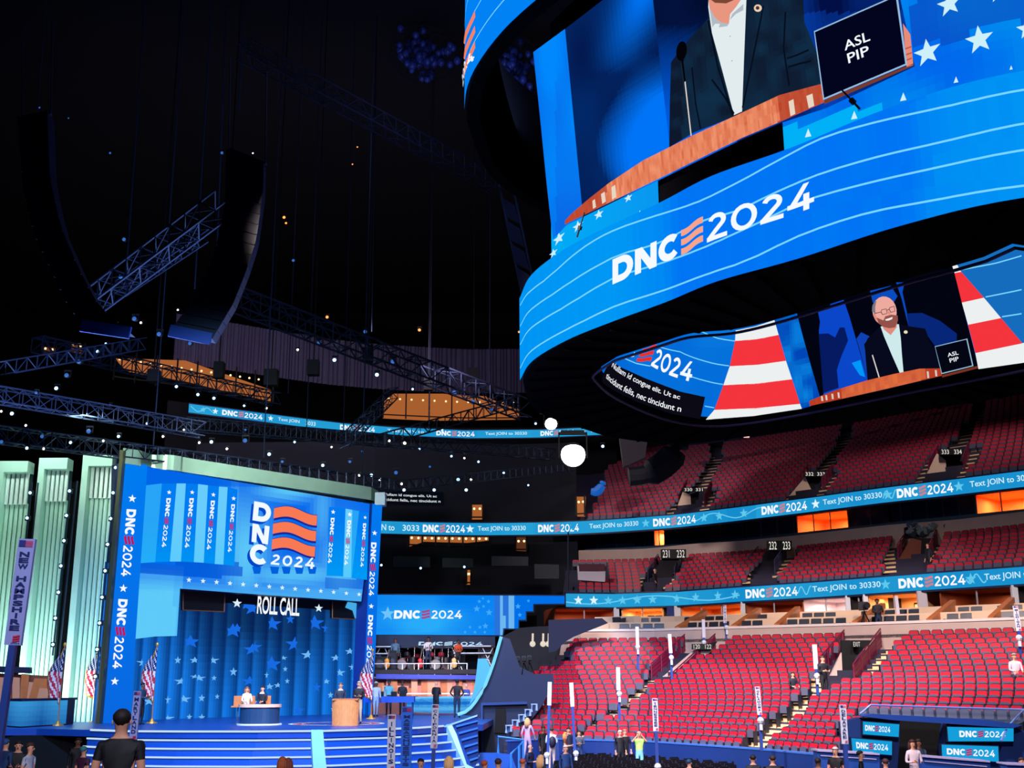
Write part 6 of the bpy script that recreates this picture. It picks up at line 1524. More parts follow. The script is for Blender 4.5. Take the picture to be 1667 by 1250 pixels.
# the two dazzling follow spots
for (x, y, r_, Y, lb, e_) in ((933, 740, 20, 78, 'dazzling white follow spot below the scoreboard, larger of the two', 60), (897, 690, 10, 82, 'smaller dazzling white spot at the end of the high ribbon display', 40)):
    p = aty(x, y, Y); q = r_*Y/F; e = empty('follow_spot', lb, 'spotlight', p)
    MB().tube([(0, .1, 0), (0, 1.2, .3)], [q*1.05, q*.8], 16).build('lamp_body', BLACK, e); MB().box(-q*1.2, -q*1.1, 0, .2, -.2, q*1.8).box(q*1.1, q*1.2, 0, .2, -.2, q*1.8).box(-q*1.2, q*1.2, 0, .2, q*1.7, q*1.9).build('yoke', BLACK, e)
    MB().ball((0, 0, 0), (q, .15, q), 24).build('lens', mat('white_glare_%d' % e_, (255, 252, 248), .5, 0, 12.0), e, True)
    MB().beam((-.8, .3, q*2), (.8, .3, q*2), .2).build('clamp_bar', BLACK, e)
# dark curved hanging cluster under the scoreboard
pc = [(1106, 710), (1100, 735), (1080, 757), (1052, 772), (1024, 776)]
mb = MB(); mb.tube([aty(x, y, 74) for x, y in smooth(pc, 3)], [.7]*4+[.9]*5+[.6]*4, 10); o = mb.build('cable_bundle', mat('dark_loom', (10, 16, 28), .7)); tag(o, 'dark curved cable loom hanging below the scoreboard in front of the top tier', 'cable loom')
o = slab([(1008, 705), (1055, 712), (1050, 745), (1015, 760)], 76, .6, mat('loom_frame', (34, 26, 40), .7), 'rig_frame'); tag(o, 'dim reddish rig frame beside the hanging cable loom', 'rig frame')
o = MB().tube([aty(x, y, 92) for x, y in ((1090, 722), (1200, 709), (1320, 690), (1450, 668), (1592, 640), (1700, 616))], .35, 8).build('roof_beam', mat('beam_blue_grey', (44, 48, 88), .7)); tag(o, 'long blue grey roof edge pipe above the top tier of seats', 'beam')
o = slab([(1211, 706), (1220, 705), (1220, 712), (1211, 712)], 91, .1, mat('exit_glow', (255, 190, 190), .5, 0, 1.2), 'exit_lamp'); tag(o, 'small pinkish lit lamp on the roof edge above the top tier', 'lamp')
# blue hook banner
mb = MB(); mb.tube([aty(x, y, 80) for x, y in smooth([(982, 784), (978, 793), (971, 800), (962, 800)], 3)], [.2, .24, .27, .3, .32, .34, .32, .3, .26, .22][:10], 8); o = mb.build('blue_drape', mat('drape_blue_glow', (10, 110, 220), .6, 0, .6)); tag(o, 'small bright blue curved drape at the left end of the top tier', 'drape')  # emission put into the drape colour so that it looks lit
# ---- balloons held up in nets
bal = MB().ball((0, 0, 0), (.3, .3, .34), 8).tube([(0, 0, -.34), (0, 0, -.4)], [.03, .05], 5)
b0 = None
for k in range(190):
    if k % 5 < 2: x, y = 690+R.gauss(0, 22), 88+R.gauss(0, 17); Y = 76+R.random()*3
    else: x, y = 820+R.gauss(0, 26), 112+R.gauss(0, 24); Y = 74+R.random()*4
    p = aty(x, y, Y); s_ = .75+R.random()*.45
    if b0 is None: b0 = bal.build('balloon', mat('balloon_navy', (62, 76, 150), .35), None, True); tag(b0, 'dim blue balloon in the ceiling nets left of the scoreboard', 'balloon', 'balloons in the ceiling nets'); b0.location = p
    else: dup(b0, p, ch=[], scale=(s_, s_, s_))
area(tuple(aty(780, 150, 62)), tuple(aty(770, 100, 76)), 700, (.35, .45, 1), 8, 4, 'balloon_glow_light')
# hoist chains and dark boxes in the rig
CH_ = [(62, 40, 190, 60), (390, 10, 180, 52), (350, 120, 520, 52), (606, 320, 540, 80), (798, 560, 640, 88), (205, 300, 470, 50), (318, 350, 470, 50), (470, 560, 640, 74), (560, 590, 700, 78), (700, 600, 690, 84), (500, 640, 700, 74), (250, 700, 735, 57), (430, 700, 745, 64), (590, 720, 770, 68)]
TXC = ['at the far upper left', 'above the right line array', 'between the two line arrays', 'in the middle of the dark roof', 'just left of the ring screen', 'over the left inclined truss', 'over the right part of the inclined truss', 'left of the grey curtain middle', 'before the grey curtain', 'over the orange lounge', 'below the orange gallery end', 'above the left of the portal', 'above the middle of the portal', 'above the right end of the portal']
for i, (x, y0, y1, Y) in enumerate(CH_):
    tp_ = aty(x, y0, Y); tag(MB().tube([(tp_.x, Y, 52.05), aty(x-1, y1, Y)], .035, 5).build('hoist_chain', TRUSS), 'thin dark hoist chain hanging '+TXC[i], 'chain')
for i, (x, y, w_, h_, Y, t) in enumerate([(762, 598, 18, 28, 96, 'on the pale part of the grey curtain'), (590, 565, 16, 22, 77, 'below the long truss, middle'), (500, 585, 18, 24, 73, 'below the long truss, left'), (430, 600, 20, 26, 72, 'in front of the orange gallery right end'), (690, 612, 14, 22, 82, 'below the long truss, right'), (348, 588, 14, 26, 70, 'above the orange gallery'), (240, 600, 16, 20, 60, 'in front of the orange gallery left end')]):
    a, b = aty(x, y, Y), aty(x+w_, y+h_, Y); o = MB().box(a.x, b.x, Y, Y+.6, b.z, a.z).box((a.x+b.x)/2-.03, (a.x+b.x)/2+.03, Y+.2, Y+.3, a.z, 52.05).build('hanging_speaker', BLACK); tag(o, 'black box loudspeaker hanging '+t, 'loudspeaker')
# nets round the balloons, roped to the roof
for (cx, cy, rx, ry, Y, t) in ((690, 88, 62, 48, 77.5, 'left one beside the upper ring'), (820, 112, 72, 66, 76, 'right one partly behind the upper ring')):
    c = aty(cx, cy, Y); ax, az = rx*Y/F, ry*Y/F*.9; mb = MB()
    for i in range(10):
        a = math.pi*i/10; mb.tube([c+Vector((ax*math.cos(a)*math.sin(b), 3.0*math.sin(a)*math.sin(b), az*math.cos(b))) for b in [2*math.pi*j/20 for j in range(21)]], .015, 3, 0, False)
    for j in range(1, 8):
        b = math.pi*j/8; mb.tube([c+Vector((ax*math.cos(a)*math.sin(b), 3.0*math.sin(a)*math.sin(b), az*math.cos(b))) for a in [2*math.pi*i/20 for i in range(21)]], .015, 3, 0, False)
    for dx in (-.6, 0, .6): mb.tube([c+Vector((ax*dx, 0, az*.75)), (c.x+ax*dx, c.y, 52.05)], .02, 3)
    tag(mb.build('balloon_net', mat('net_dark', (20, 22, 40), .9)), 'dark rope net holding balloons under the roof, '+t, 'net')
# ================================================================ PEOPLE
def person(lb, foot, rz=0., h=1.75, top=(60, 60, 70), legs=(30, 34, 50), skin=SKIN1, hair=(40, 28, 22), pose='stand', longhair=False, bald=False, vest=None, short=False, female=False, cap=None, group=None, shirt=None, hairlow=.62):
    k = h/1.75; J = {}; sit = pose in ('sit', 'sit_type')
    pz = .52 if sit else .93
    J['pel'] = ((0, .02, pz), .125 if female else .13); J['spi'] = ((0, 0, pz+.22), .105 if female else .125); J['che'] = ((0, 0, pz+.42), .13 if female else .15)
    J['nek'] = ((0, .0, pz+.56), .055); J['jaw'] = ((0, -.015, pz+.635), .068); J['hed'] = ((0, 0, pz+.71), .092); J['crn'] = ((0, .012, pz+.79), .07)
    sh = .17 if female else .19
    arms = {'stand': ((.235, .03, pz+.2), (.24, -.05, pz-.04)), 'hold': ((.235, .0, pz+.2), (.11, -.24, pz+.22)), 'crossed': ((.24, -.02, pz+.2), (.03, -.2, pz+.24)), 'raise': ((.3, -.12, pz+.42), (.1, -.2, pz+.66)),
            'sit': ((.23, -.04, pz+.22), (.13, -.27, pz+.1)), 'sit_type': ((.23, -.04, pz+.22), (.14, -.3, pz+.16)), 'lean': ((.24, -.06, pz+.2), (.2, -.3, pz+.12)), 'walk': ((.235, .1, pz+.2), (.24, .02, pz-.02)), 'hips': ((.32, .08, pz+.22), (.17, -.02, pz+.06))}[pose]
    E_ = []
    def chain(*n):
        for a, b in zip(n[:-1], n[1:]): E_.append((a, b))
    chain('pel', 'spi', 'che', 'nek', 'jaw', 'hed', 'crn')
    for s, t in ((1, 'r'), (-1, 'l')):
        J['hip'+t] = ((s*.09, .01, pz-.06), .095)
        if sit: J['kne'+t] = ((s*.11, -.42, pz+.0), .062); J['ank'+t] = ((s*.11, -.4, .1), .042); J['toe'+t] = ((s*.12, -.56, .045), .036)
        else:
            dy = (.16*s if pose == 'walk' else 0)
            J['kne'+t] = ((s*.095, -.02+dy*.5, .5), .062); J['ank'+t] = ((s*.1, .03+dy, .09), .042); J['toe'+t] = ((s*.12, -.12+dy, .045), .034)
        J['sho'+t] = ((s*sh, 0, pz+.49), .062); e, w_ = arms
        if pose == 'walk' and s < 0: e = (e[0], -.1, e[2]); w_ = (w_[0], -.18, w_[2]+.05)
        J['elb'+t] = ((s*e[0], e[1], e[2]), .043); J['wri'+t] = ((s*w_[0], w_[1], w_[2]), .028)
        d = (Vector(J['wri'+t][0])-Vector(J['elb'+t][0])).normalized(); J['pal'+t] = (tuple(Vector(J['wri'+t][0])+d*.075), .032)
        chain('pel', 'hip'+t, 'kne'+t, 'ank'+t, 'toe'+t); chain('che', 'sho'+t, 'elb'+t, 'wri'+t, 'pal'+t)
    names = list(J); me = bpy.data.meshes.new('body'); me.from_pydata([tuple(c*k for c in J[n][0]) for n in names], [(names.index(a), names.index(b)) for a, b in E_], [])
    o = bpy.data.objects.new('tmp', me); COL.objects.link(o); md = o.modifiers.new('s', 'SKIN'); 
    for i, n in enumerate(names):
        sv = me.skin_vertices[0].data[i]; r = J[n][1]*k; sx = 1.25 if n in ('pel', 'spi', 'che') else 1; sv.radius = (r*sx if not sit or n != 'pel' else r, r*(.82 if n in ('spi', 'che') else 1)); sv.use_root = (i == 0)
    md.use_smooth_shade = True; md.branch_smoothing = .3; o.modifiers.new('u', 'SUBSURF').levels = 1
    dg = bpy.context.evaluated_depsgraph_get(); ev = o.evaluated_get(dg); m2 = bpy.data.meshes.new_from_object(ev); bpy.data.objects.remove(o)
    mats = [colmat(top), colmat(legs), skin, colmat(cap) if cap else colmat(hair), BLACK, colmat(vest) if vest else colmat(top)]
    mb = MB(); mb.v = [tuple(v.co) for v in m2.vertices]
    segs = [(a, b, Vector(J[a][0])*k, Vector(J[b][0])*k) for a, b in E_]
    for p in m2.polygons:
        c = p.center; best = None
        for a, b, A_, B_ in segs:
            d = B_-A_; t = max(0, min(1, (c-A_).dot(d)/d.dot(d))); q = (c-A_-d*t).length
            if best is None or q < best[0]: best = (q, a, b, t)
        a, b, t = best[1:]
        if b in ('jaw', 'hed', 'crn') or (b == 'nek' and t > .9): mi = 2
        elif b[:3] == 'pal' or (b[:3] == 'wri' and (t > .8 or short)) or (short and b[:3] == 'elb' and t > .55): mi = 2
        elif b[:3] in ('kne', 'ank', 'hip'): mi = 1
        elif b[:3] == 'toe': mi = 4
        elif a == 'pel' and t < .35: mi = 1
        elif shirt and b in ('spi', 'che', 'nek') and c.y < -.05*k and abs(c.x) < (.02+.05*max(0, (c.z-(pz+.15)*k)/.4)): mi = 5
        elif vest and not shirt and b in ('spi', 'che'): mi = 5
        else: mi = 0
        mb.f.append(list(p.vertices)); mb.m.append(mi); mb.c.append(None)
    bpy.data.meshes.remove(m2)
    if shirt: mats[5] = colmat(shirt)
    for s, t in ((1, 'r'), (-1, 'l')):     # palm with four fingers and a thumb
        w_ = Vector(J['pal'+t][0])*k; d = (w_-Vector(J['wri'+t][0])*k).normalized(); x = d.cross(Vector((0, 1, .2))).normalized()
        dn = Vector((0, -.3, -.5)) if pose != 'raise' else Vector((0, 0, -.1))
        for q in range(4):
            b0_ = w_+x*(.021*(q-1.5))*k; L = (.075, .085, .08, .062)[q]*k; mb.tube([b0_, b0_+d*L*.55, b0_+d*L*.85+dn*.03*k], [.0095*k, .009*k, .007*k], 5, 2)
        b0_ = w_-d*.03*k-x*.03*k*s; mb.tube([b0_, b0_-x*.025*k*s+d*.03*k, b0_-x*.03*k*s+d*.055*k], [.012*k, .01*k, .008*k], 5, 2)
    hz = (pz+.71)*k
    for s in (1, -1): mb.ball((s*.034*k, -.083*k, hz), .011*k, 6, 4); mb.ball((s*.09*k, .005*k, hz-.01*k), (.012*k, .02*k, .03*k), 6, 2)
    mb.ball((0, -.1*k, hz-.03*k), (.014*k, .02*k, .024*k), 6, 2); mb.ball((0, -.078*k, hz-.075*k), (.028*k, .014*k, .007*k), 6, 4)
    o = mb.build('person', mats, None, True); tag(o, lb, 'person', group); o.location = foot; o.rotation_euler = (0, 0, rz)
    if not bald:
        hb = MB(); n = 12; zc = hz+.02*k; vs = []; m = 6
        for i in range(m+1):
            th = math.pi*hairlow*i/m
            for j in range(n):
                a = 2*math.pi*j/n; yy = math.sin(a); cut = 1.0
                zz = zc+.108*k*math.cos(th); 
                if yy < -.25: zz = max(zz, zc+.035*k)
                tp = 1-.5*max(0, th-1.35); fz = 1+.03*math.sin(i*2.3+j*1.7); vs.append((.1*k*math.sin(th)*math.cos(a)*tp*fz, .108*k*math.sin(th)*math.sin(a)*tp*fz+.012*k, zz))
        hb.add(vs, [(i*n+j, (i+1)*n+j, (i+1)*n+(j+1) % n, i*n+(j+1) % n) for i in range(m) for j in range(n)])
        if longhair:
            for j in range(7):
                a = math.pi*(.02+.96*j/6); hb.tube([(.088*k*math.cos(a), .085*k*math.sin(a)+.01, zc+.02*k), (.1*k*math.cos(a), .1*k*math.sin(a)+.015, zc-.14*k), (.075*k*math.cos(a), .09*k*math.sin(a)+.03, zc-.3*k)], [.035*k, .04*k, .02*k], 6)
        hb.build('cap' if cap else 'hair', colmat(cap) if cap else colmat(hair), o, True)
    return o
SURF = lambda px, py, up=0.: onrow(frontP, topP, ZF, ZT, px, py, up)
FL = lambda px, py, z=0.: atz(px, py, z)
# on the stage
wm = xat(402, 52.6, DZs)
PY_ = atz(415, 1181, DZs).y+.5
person('woman in a white jacket with brown hair sitting at the round front desk on stage', (xat(402, PY_+.9, 3.5), PY_+.9, DZs+.28), .5, 1.7, (236, 226, 222), (60, 60, 70), SKIN1, (150, 84, 50), 'sit_type', True, female=True)
person('man in a dark suit looking down beside the woman in white at the stage desk', (xat(427, PY_+.9, 3.5), PY_+.9, DZs+.28), -.25, 1.75, (22, 26, 44), (22, 26, 44), SKIN1, (30, 22, 20), 'sit_type', shirt=(230, 230, 235))
person('man in a dark suit standing behind the wooden podium', (xat(554, 53.4, DZs+1), 53.4, DZs), .15, 1.74, (40, 44, 62), (30, 32, 44), SKIN1, (120, 100, 90), 'lean', shirt=(210, 220, 235))
person('man in a black jacket and beige trousers standing right of the podium', (xat(584, 52.6, DZs+1), 52.6, DZs), -.1, 1.8, (26, 22, 28), (196, 172, 140), SKIN1, (190, 170, 150), 'hold', shirt=(240, 240, 240))
person('silhouetted person in teal shirt and cap standing at the left of the star curtain', (xat(231, 52.5, DZs+1), 52.5, DZs), 1.3, 1.78, (24, 66, 90), (8, 12, 24), SKIN2, (16, 14, 18), 'hold', cap=(14, 18, 34))
YT = atz(635, 1166, DZs).y
person('person in a white hooded top and cap standing at the blue table', (xat(611, YT-1.2, DZs+1), YT-1.2, DZs), .3, 1.78, (220, 226, 236), (170, 196, 226), SKIN2, (20, 18, 20), 'hold', cap=(226, 230, 236), legs_=None) if False else person('person in a white hooded top and cap standing at the blue table', (xat(612, YT-.9, DZs+1), YT-.9, DZs), .3, 1.78, (220, 226, 236), (170, 196, 226), SKIN2, (20, 18, 20), 'walk', cap=(226, 230, 236))
person('man in a wide pale teal shirt standing behind the blue table', (xat(633, YT+1.3, DZs+1), YT+1.3, DZs), 0, 1.85, (120, 200, 206), (40, 44, 60), SKIN2, (20, 16, 16), 'stand', vest=(120, 200, 206))
person('man in black top with a shiny teal front behind the blue table', (xat(655, YT+1.5, DZs+1), YT+1.5, DZs), 0, 1.8, (16, 30, 44), (16, 18, 30), SKIN2, (20, 16, 16), 'hold', shirt=(40, 150, 150))
YS = 61.0
person('person dressed in black seen from behind, holding a phone before the skyline backdrop', (xat(710, YS, DZs+1), YS, DZs), 2.6, 1.8, (10, 10, 16), (12, 14, 24), SKIN1, (60, 40, 34), 'hold', bald=True)
person('man in black shirt and dark jeans standing with back to the camera before the skyline', (xat(744, YS-.6, DZs+1), YS-.6, DZs), 3.1, 1.86, (8, 8, 12), (26, 40, 72), SKIN2, (14, 12, 14), 'hips')
person('grey haired person in a blue shirt sitting behind the skyline counter', (xat(759, YB-1.9, DZs+1), YB-1.9, DZs+.3), -.4, 1.72, (44, 70, 150), (30, 34, 60), SKIN1, (200, 190, 180), 'sit')
person('musician in a loose white shirt standing on the band platform', atB(697, -.2), .2, 1.85, (240, 226, 220), (30, 44, 80), SKIN2, (24, 18, 18), 'hold', vest=(240, 226, 220))
person('musician in an orange shirt standing near the keyboards', atB(746, .3), .3, 1.7, (230, 84, 40), (30, 30, 40), SKIN2, (18, 14, 14), 'hold')
person('musician in a striped grey top among the drum kits at left', atB(643, .2), -.2, 1.8, (90, 120, 140), (30, 34, 50), SKIN2, (60, 50, 50), 'stand')
person('crouching technician in a dark blue shirt at the drum kits behind', atB(615, 1.4), -.2, 1.5, (40, 110, 200), (30, 34, 50), SKIN1, (60, 50, 50), 'sit')
# stand side
FG = lambda px, py, lb, *a, **k: person(lb, FL(px, py), *a, **k)
P0_ = lambda px, Y, z=0.: Vector((xat(px, Y, z+1), Y, z))
person('woman in a lilac dress with a blue shawl climbing beside the grey rail', P0_(859, 50.5, .9), 2.6, 1.7, (196, 160, 200), (196, 160, 200), SKIN1, (220, 160, 110), 'walk', True, female=True)
person('bald man in a navy suit reading a phone by the blue handrail', P0_(863, 45.5, 0), 1.1, 1.82, (20, 30, 66), (16, 24, 56), SKIN1, (40, 30, 26), 'hold', bald=True, shirt=(190, 214, 240))
person('tall man dressed all in black standing beside the man with a backpack', P0_(885, 55.6, .2), .6, 1.88, (10, 10, 16), (10, 10, 16), SKIN2, (20, 16, 16), 'stand')
bpk = person('man in a striped shirt and beige trousers with a backpack, back to the camera', P0_(898, 54.6, .2), 3.3, 1.86, (200, 214, 236), (210, 186, 170), SKIN1, (60, 40, 34), 'hold')
MB().ball((0, .2, 1.25), (.17, .1, .25), 10).build('backpack', mat('backpack_navy', (20, 22, 50), .6), bpk, True)
person('woman with long orange blond hair in a brown top and blue jeans', P0_(921, 54.4, .2), 1.3, 1.66, (110, 60, 40), (40, 90, 150), SKIN1, (214, 140, 70), 'hold', True, female=True, short=True)
person('dark haired man in a navy jacket standing behind the blond woman', P0_(926, 55.7, .2), .1, 1.82, (16, 26, 56), (20, 24, 50), SKIN1, (16, 14, 16), 'stand', shirt=(230, 230, 236))
person('woman in a grey sweater and jeans with folded arms at the stand wall', P0_(943, 55.3, .2), 0, 1.7, (66, 78, 96), (30, 60, 110), SKIN1, (40, 24, 22), 'crossed', True, female=True)
person('white haired man in a black suit in front of the red seats', P0_(1010, 53.2, .2), .3, 1.78, (12, 14, 24), (12, 14, 24), SKIN1, (220, 214, 206), 'stand', shirt=(230, 230, 240))
person('man in a black uniform shirt standing just behind the white haired man', P0_(1018, 53.7, .2), .2, 1.8, (16, 16, 26), (16, 16, 26), SKIN1, (170, 110, 90), 'stand')
person('person in a yellow green vest and pale blue shorts holding up a phone', P0_(1041, 52.4, .1), .0, 1.86, (178, 232, 110), (120, 190, 216), SKIN1, (190, 140, 120), 'raise', short=True)
# in the stands
def seated(px, py, lb, **k):
    q = SURF(px, py, .7); return person(lb, (q.x, q.y-.1, q.z+.02), **k)
seated(1291, 1116, 'woman in a dark blazer sitting with papers among the red seats', rz=.2, h=1.65, top=(20, 24, 44), legs=(30, 30, 46), hair=(60, 36, 28), pose='sit_type', longhair=True, female=True, shirt=(236, 236, 240))
seated(1652, 1094, 'person in a pale pink shirt sitting in the seats at the right edge', rz=0., h=1.8, top=(236, 200, 216), legs=(60, 60, 80), hair=(150, 130, 120), pose='sit_type')
q = SURF(1342, 1136, .1); person('man in a dark suit standing in the aisle behind a state sign pole', q, .3, 1.85, (14, 18, 34), (12, 14, 26), SKIN1, (60, 44, 40), 'hold', shirt=(90, 150, 200))
q = SURF(1430, 1036, .1); person('camera operator in dark clothes standing above the dark stand entrance', (q.x, q.y, q.z+.1), -.2, 1.8, (12, 18, 32), (24, 40, 74), SKIN2, (18, 16, 18), 'hold')
tripod_cam(tuple(q+Vector((-.7, -.1, .1))), 'large video camera on a tripod beside the operator above the dark entrance', 1.1)
q = onrow(cl0, cl1, ZC0, ZC1, 1062, 968, .1); person('person in black with pale cap walking at the front of the club seats', q, .8, 1.75, (14, 14, 20), (20, 24, 60), SKIN1, (230, 220, 210), 'walk')
q = onrow(cl0, cl1, ZC0, ZC1, 1503, 934, .1); person('person in a dark jacket standing at the front of the club seats at right', q, -1.2, 1.78, (14, 20, 32), (14, 18, 28), SKIN1, (60, 40, 34), 'stand')
# floor level along the bottom edge
def bust(px, pyt, lb, h=1.7, sz=None, Y=26., **k):
    zt_ = aty(px, pyt, Y).z; person(lb, (xat(px, Y, zt_-.2), Y, zt_-h*1.0), h=h, **k)
bust(460, 1232, 'woman with reddish hair in a teal top, left one of the bottom pair', Y=30, top=(70, 150, 150), hair=(170, 84, 40), rz=2.6, longhair=True, female=True)
bust(466+2, 1234, 'person with auburn hair in a red top, right one of the bottom pair', Y=30.8, top=(190, 60, 60), hair=(130, 60, 40), rz=3.4, longhair=True, female=True) if False else bust(469, 1234, 'person with auburn hair in a red top, right one of the bottom pair', Y=31.2, top=(190, 60, 60), hair=(130, 60, 40), rz=3.4, longhair=True, female=True)
bust(685, 1235, 'person with dark headphones at the bottom edge below the steps', Y=32, top=(60, 30, 30), hair=(14, 12, 16), rz=.2)
bust(731, 1231, 'woman with long blond hair at the bottom edge near the pale ramp', Y=30, top=(60, 40, 40), hair=(232, 178, 120), rz=2.9, longhair=True, female=True)
bust(789, 1238, 'person with ginger hair at the bottom edge, left of the man in white', Y=32, top=(90, 120, 190), hair=(180, 80, 40), rz=2.4)
bust(811, 1235, 'dark brown haired man in a white shirt seen from behind at the bottom', Y=31, top=(210, 226, 250), hair=(60, 34, 28), rz=3.1)
bust(851, 1235, 'person with red brown hair left of the blond woman at the bottom', Y=34, top=(60, 90, 60), hair=(190, 90, 60), rz=2.9)
bust(881, 1229, 'woman with blond hair in a dark top below the group by the wall', Y=34, top=(30, 30, 24), hair=(226, 176, 120), rz=2.2, longhair=True, female=True)
bust(921, 1213, 'white haired man in a blue shirt among the black folding chairs', Y=42, top=(20, 60, 120), hair=(220, 210, 210), rz=.4)
bust(1122, 1236, 'person in a pink shirt and blue cap among the black folding chairs', Y=40, top=(214, 140, 200), hair=(20, 60, 90), rz=2.5, cap=(20, 70, 110))
bust(1226, 1229, 'dark haired man in a black jacket, left one of the bottom pair', Y=36, top=(14, 20, 34), hair=(20, 16, 18), rz=3.1)
bust(1258, 1230, 'brown haired man in a dark jacket, right one under the blue wall', Y=36, top=(14, 18, 30), hair=(50, 32, 26), rz=3.1)
bust(1332, 1234, 'person with dark hair in a pale green top at the bottom edge', Y=35, top=(150, 210, 150), skin=SKIN2, hair=(20, 16, 18), rz=2.6)
bust(1360, 1216, 'grey haired man in a black t-shirt sitting at the blue desk', Y=34.4, top=(14, 14, 22), hair=(200, 196, 196), rz=-.6, pose='hold', short=True)
bust(1401, 1222, 'woman with tied dark hair in a black top at the blue desk', Y=34.2, top=(18, 16, 24), hair=(30, 18, 20), rz=1.2, pose='hold', female=True)
bust(1442, 1235, 'person with brown hair in a light blue shirt at the bottom edge', Y=34, top=(170, 190, 226), hair=(70, 44, 40), rz=3.1)
bust(1486, 1204, 'woman with long dark hair in a white dress at the dark doorway', Y=34.4, top=(236, 214, 226), legs=(236, 214, 226), hair=(60, 24, 28), rz=.1, longhair=True, female=True, pose='hold')
bust(1496, 1203, 'man in a grey jacket just behind the woman in white', Y=36.6, top=(60, 76, 100), skin=SKIN2, hair=(20, 14, 14), rz=.3)
bust(1664, 1233, 'person in dark clothes cut off at the lower right corner', Y=36, top=(20, 24, 40), hair=(60, 40, 40), rz=.2)
# lower left
bust(30, 1206, 'man in black holding a phone in the dark at the far left', Y=30, top=(14, 14, 22), hair=(30, 22, 24), rz=.2, pose='hold')
bust(49, 1209, 'man in a pale grey t-shirt seen in profile at the far left', Y=28, top=(190, 196, 220), hair=(70, 40, 30), rz=1.4, short=True)
bust(136, 1215, 'person with teal hair in a maroon printed t-shirt left of the steps', Y=32, top=(70, 24, 60), hair=(60, 130, 140), rz=2.6, short=True)
bust(9, 1203, 'person in a dark blue cap and shirt at the left edge under the stage', Y=30, top=(16, 50, 100), hair=(30, 60, 100), rz=2.8, cap=(30, 80, 140))
bust(127, 1201, 'dim person in the dark beneath the stage edge', Y=36, top=(14, 10, 20), skin=SKIN2, hair=(10, 8, 12), rz=.3)
# foreground man seen from behind
ft = aty(201, 1159, 12.4)
fgm = person('man with short dark hair in a black t-shirt, seen from behind in the foreground', (xat(201, 12.4, 3.9), 12.4, ft.z-1.73), 3.25, 1.75, (14, 14, 24), (20, 22, 34), SKIN1, (30, 20, 18), 'stand', short=True, hairlow=.74)
dkz = ft.z-1.73
struct(MB().box(-9, 3, -2, 17.5, dkz-.3, dkz).build('floor_camera_riser', mat('riser_carpet', (20, 22, 34), .9)))
struct(MB().box(-8.8, 2.8, -1.8, 17.3, 0, dkz-.3).build('wall_riser_skirt', BLACK))

# ================================================================ STAGE FURNITURE
pc_ = atz(560, 1181.5, DZs)
pod = empty('podium', 'curved ribbed orange wood podium on the round floor emblem', 'podium', (pc_.x, pc_.y+.45, DZs)); pod.scale = (.58, .62, .92)
mb = MB(); n = 26; rr_ = .78
def prf(t): return (1.15*math.sin(t), -.75*math.cos(t))
for i in range(n):
    t0 = -1.25+2.5*i/n; t1 = -1.25+2.5*(i+1)/n; w0 = .03 if i % 2 else 0
    (xa, ya), (xb, yb) = prf(t0), prf(t1); hh = 1.12-.0*i
    s_ = .86; mb.hexa([(xa*s_, ya*s_+w0, 0), (xb*s_, yb*s_+w0, 0), (xb*s_*.8, yb*s_*.6+.1, 0), (xa*s_*.8, ya*s_*.6+.1, 0), (xa*.92, ya*.92+w0, hh), (xb*.92, yb*.92+w0, hh), (xb*.75, yb*.6+.1, hh), (xa*.75, ya*.6+.1, hh)])
mb.build('ribbed_front', mat('podium_wood', (236, 150, 86), .45, 0, 0, .25, 5), pod)
MB().hexa([(-.95, -.55, 1.12), (.95, -.55, 1.12), (.9, .35, 1.12), (-.9, .35, 1.12), (-.95, -.55, 1.17), (.95, -.55, 1.17), (.9, .35, 1.2), (-.9, .35, 1.2)]).build('top', WOOD, pod)
MB().tube([(-.15, -.1, 1.17), (-.17, -.05, 1.4), (-.12, -.0, 1.5)], .012, 6).ball((-.11, 0, 1.53), .03, 8).build('microphone', BLACK, pod)
d0_ = atz(416, 1181, DZs)
dsk = empty('stage_desk', 'round fronted navy stage desk with a tan top', 'desk', (d0_.x, d0_.y+.8, DZs)); dsk.scale = (.84, .9, 1)
mb = MB(); N = 18; RX, RY = 1.0, .75
prf2 = [(1.02*RX*math.copysign(abs(math.sin(t))**.7, math.sin(t)), -RY*math.cos(t)) for t in [-1.5+3.0*i/N for i in range(N+1)]]
for i in range(N):
    (xa, ya), (xb, yb) = prf2[i], prf2[i+1]; mb.hexa([(xa, ya, .05), (xb, yb, .05), (xb*.8, yb*.6+.2, .05), (xa*.8, ya*.6+.2, .05), (xa, ya, .74), (xb, yb, .74), (xb*.8, yb*.6+.2, .74), (xa*.8, ya*.6+.2, .74)])
mb.build('curved_front', mat('desk_blue_grey', (30, 62, 96), .4), dsk)
top = [(x*1.08, y*1.1) for x, y in prf2]+[(1.0, .35), (-1.0, .35)]; m = len(top)
MB().add([(x, y, .74) for x, y in top]+[(x, y, .86) for x, y in top], [list(range(m))[::-1], list(range(m, 2*m))]+[[i, (i+1) % m, (i+1) % m+m, i+m] for i in range(m)]).build('desk_top', mat('peach_top', (240, 190, 160), .5), dsk)
MB().add([(x*1.05, y*1.05, 0) for x, y in top]+[(x*1.05, y*1.05, .06) for x, y in top], [list(range(m))[::-1], list(range(m, 2*m))]+[[i, (i+1) % m, (i+1) % m+m, i+m] for i in range(m)]).build('plinth', WHITE, dsk)
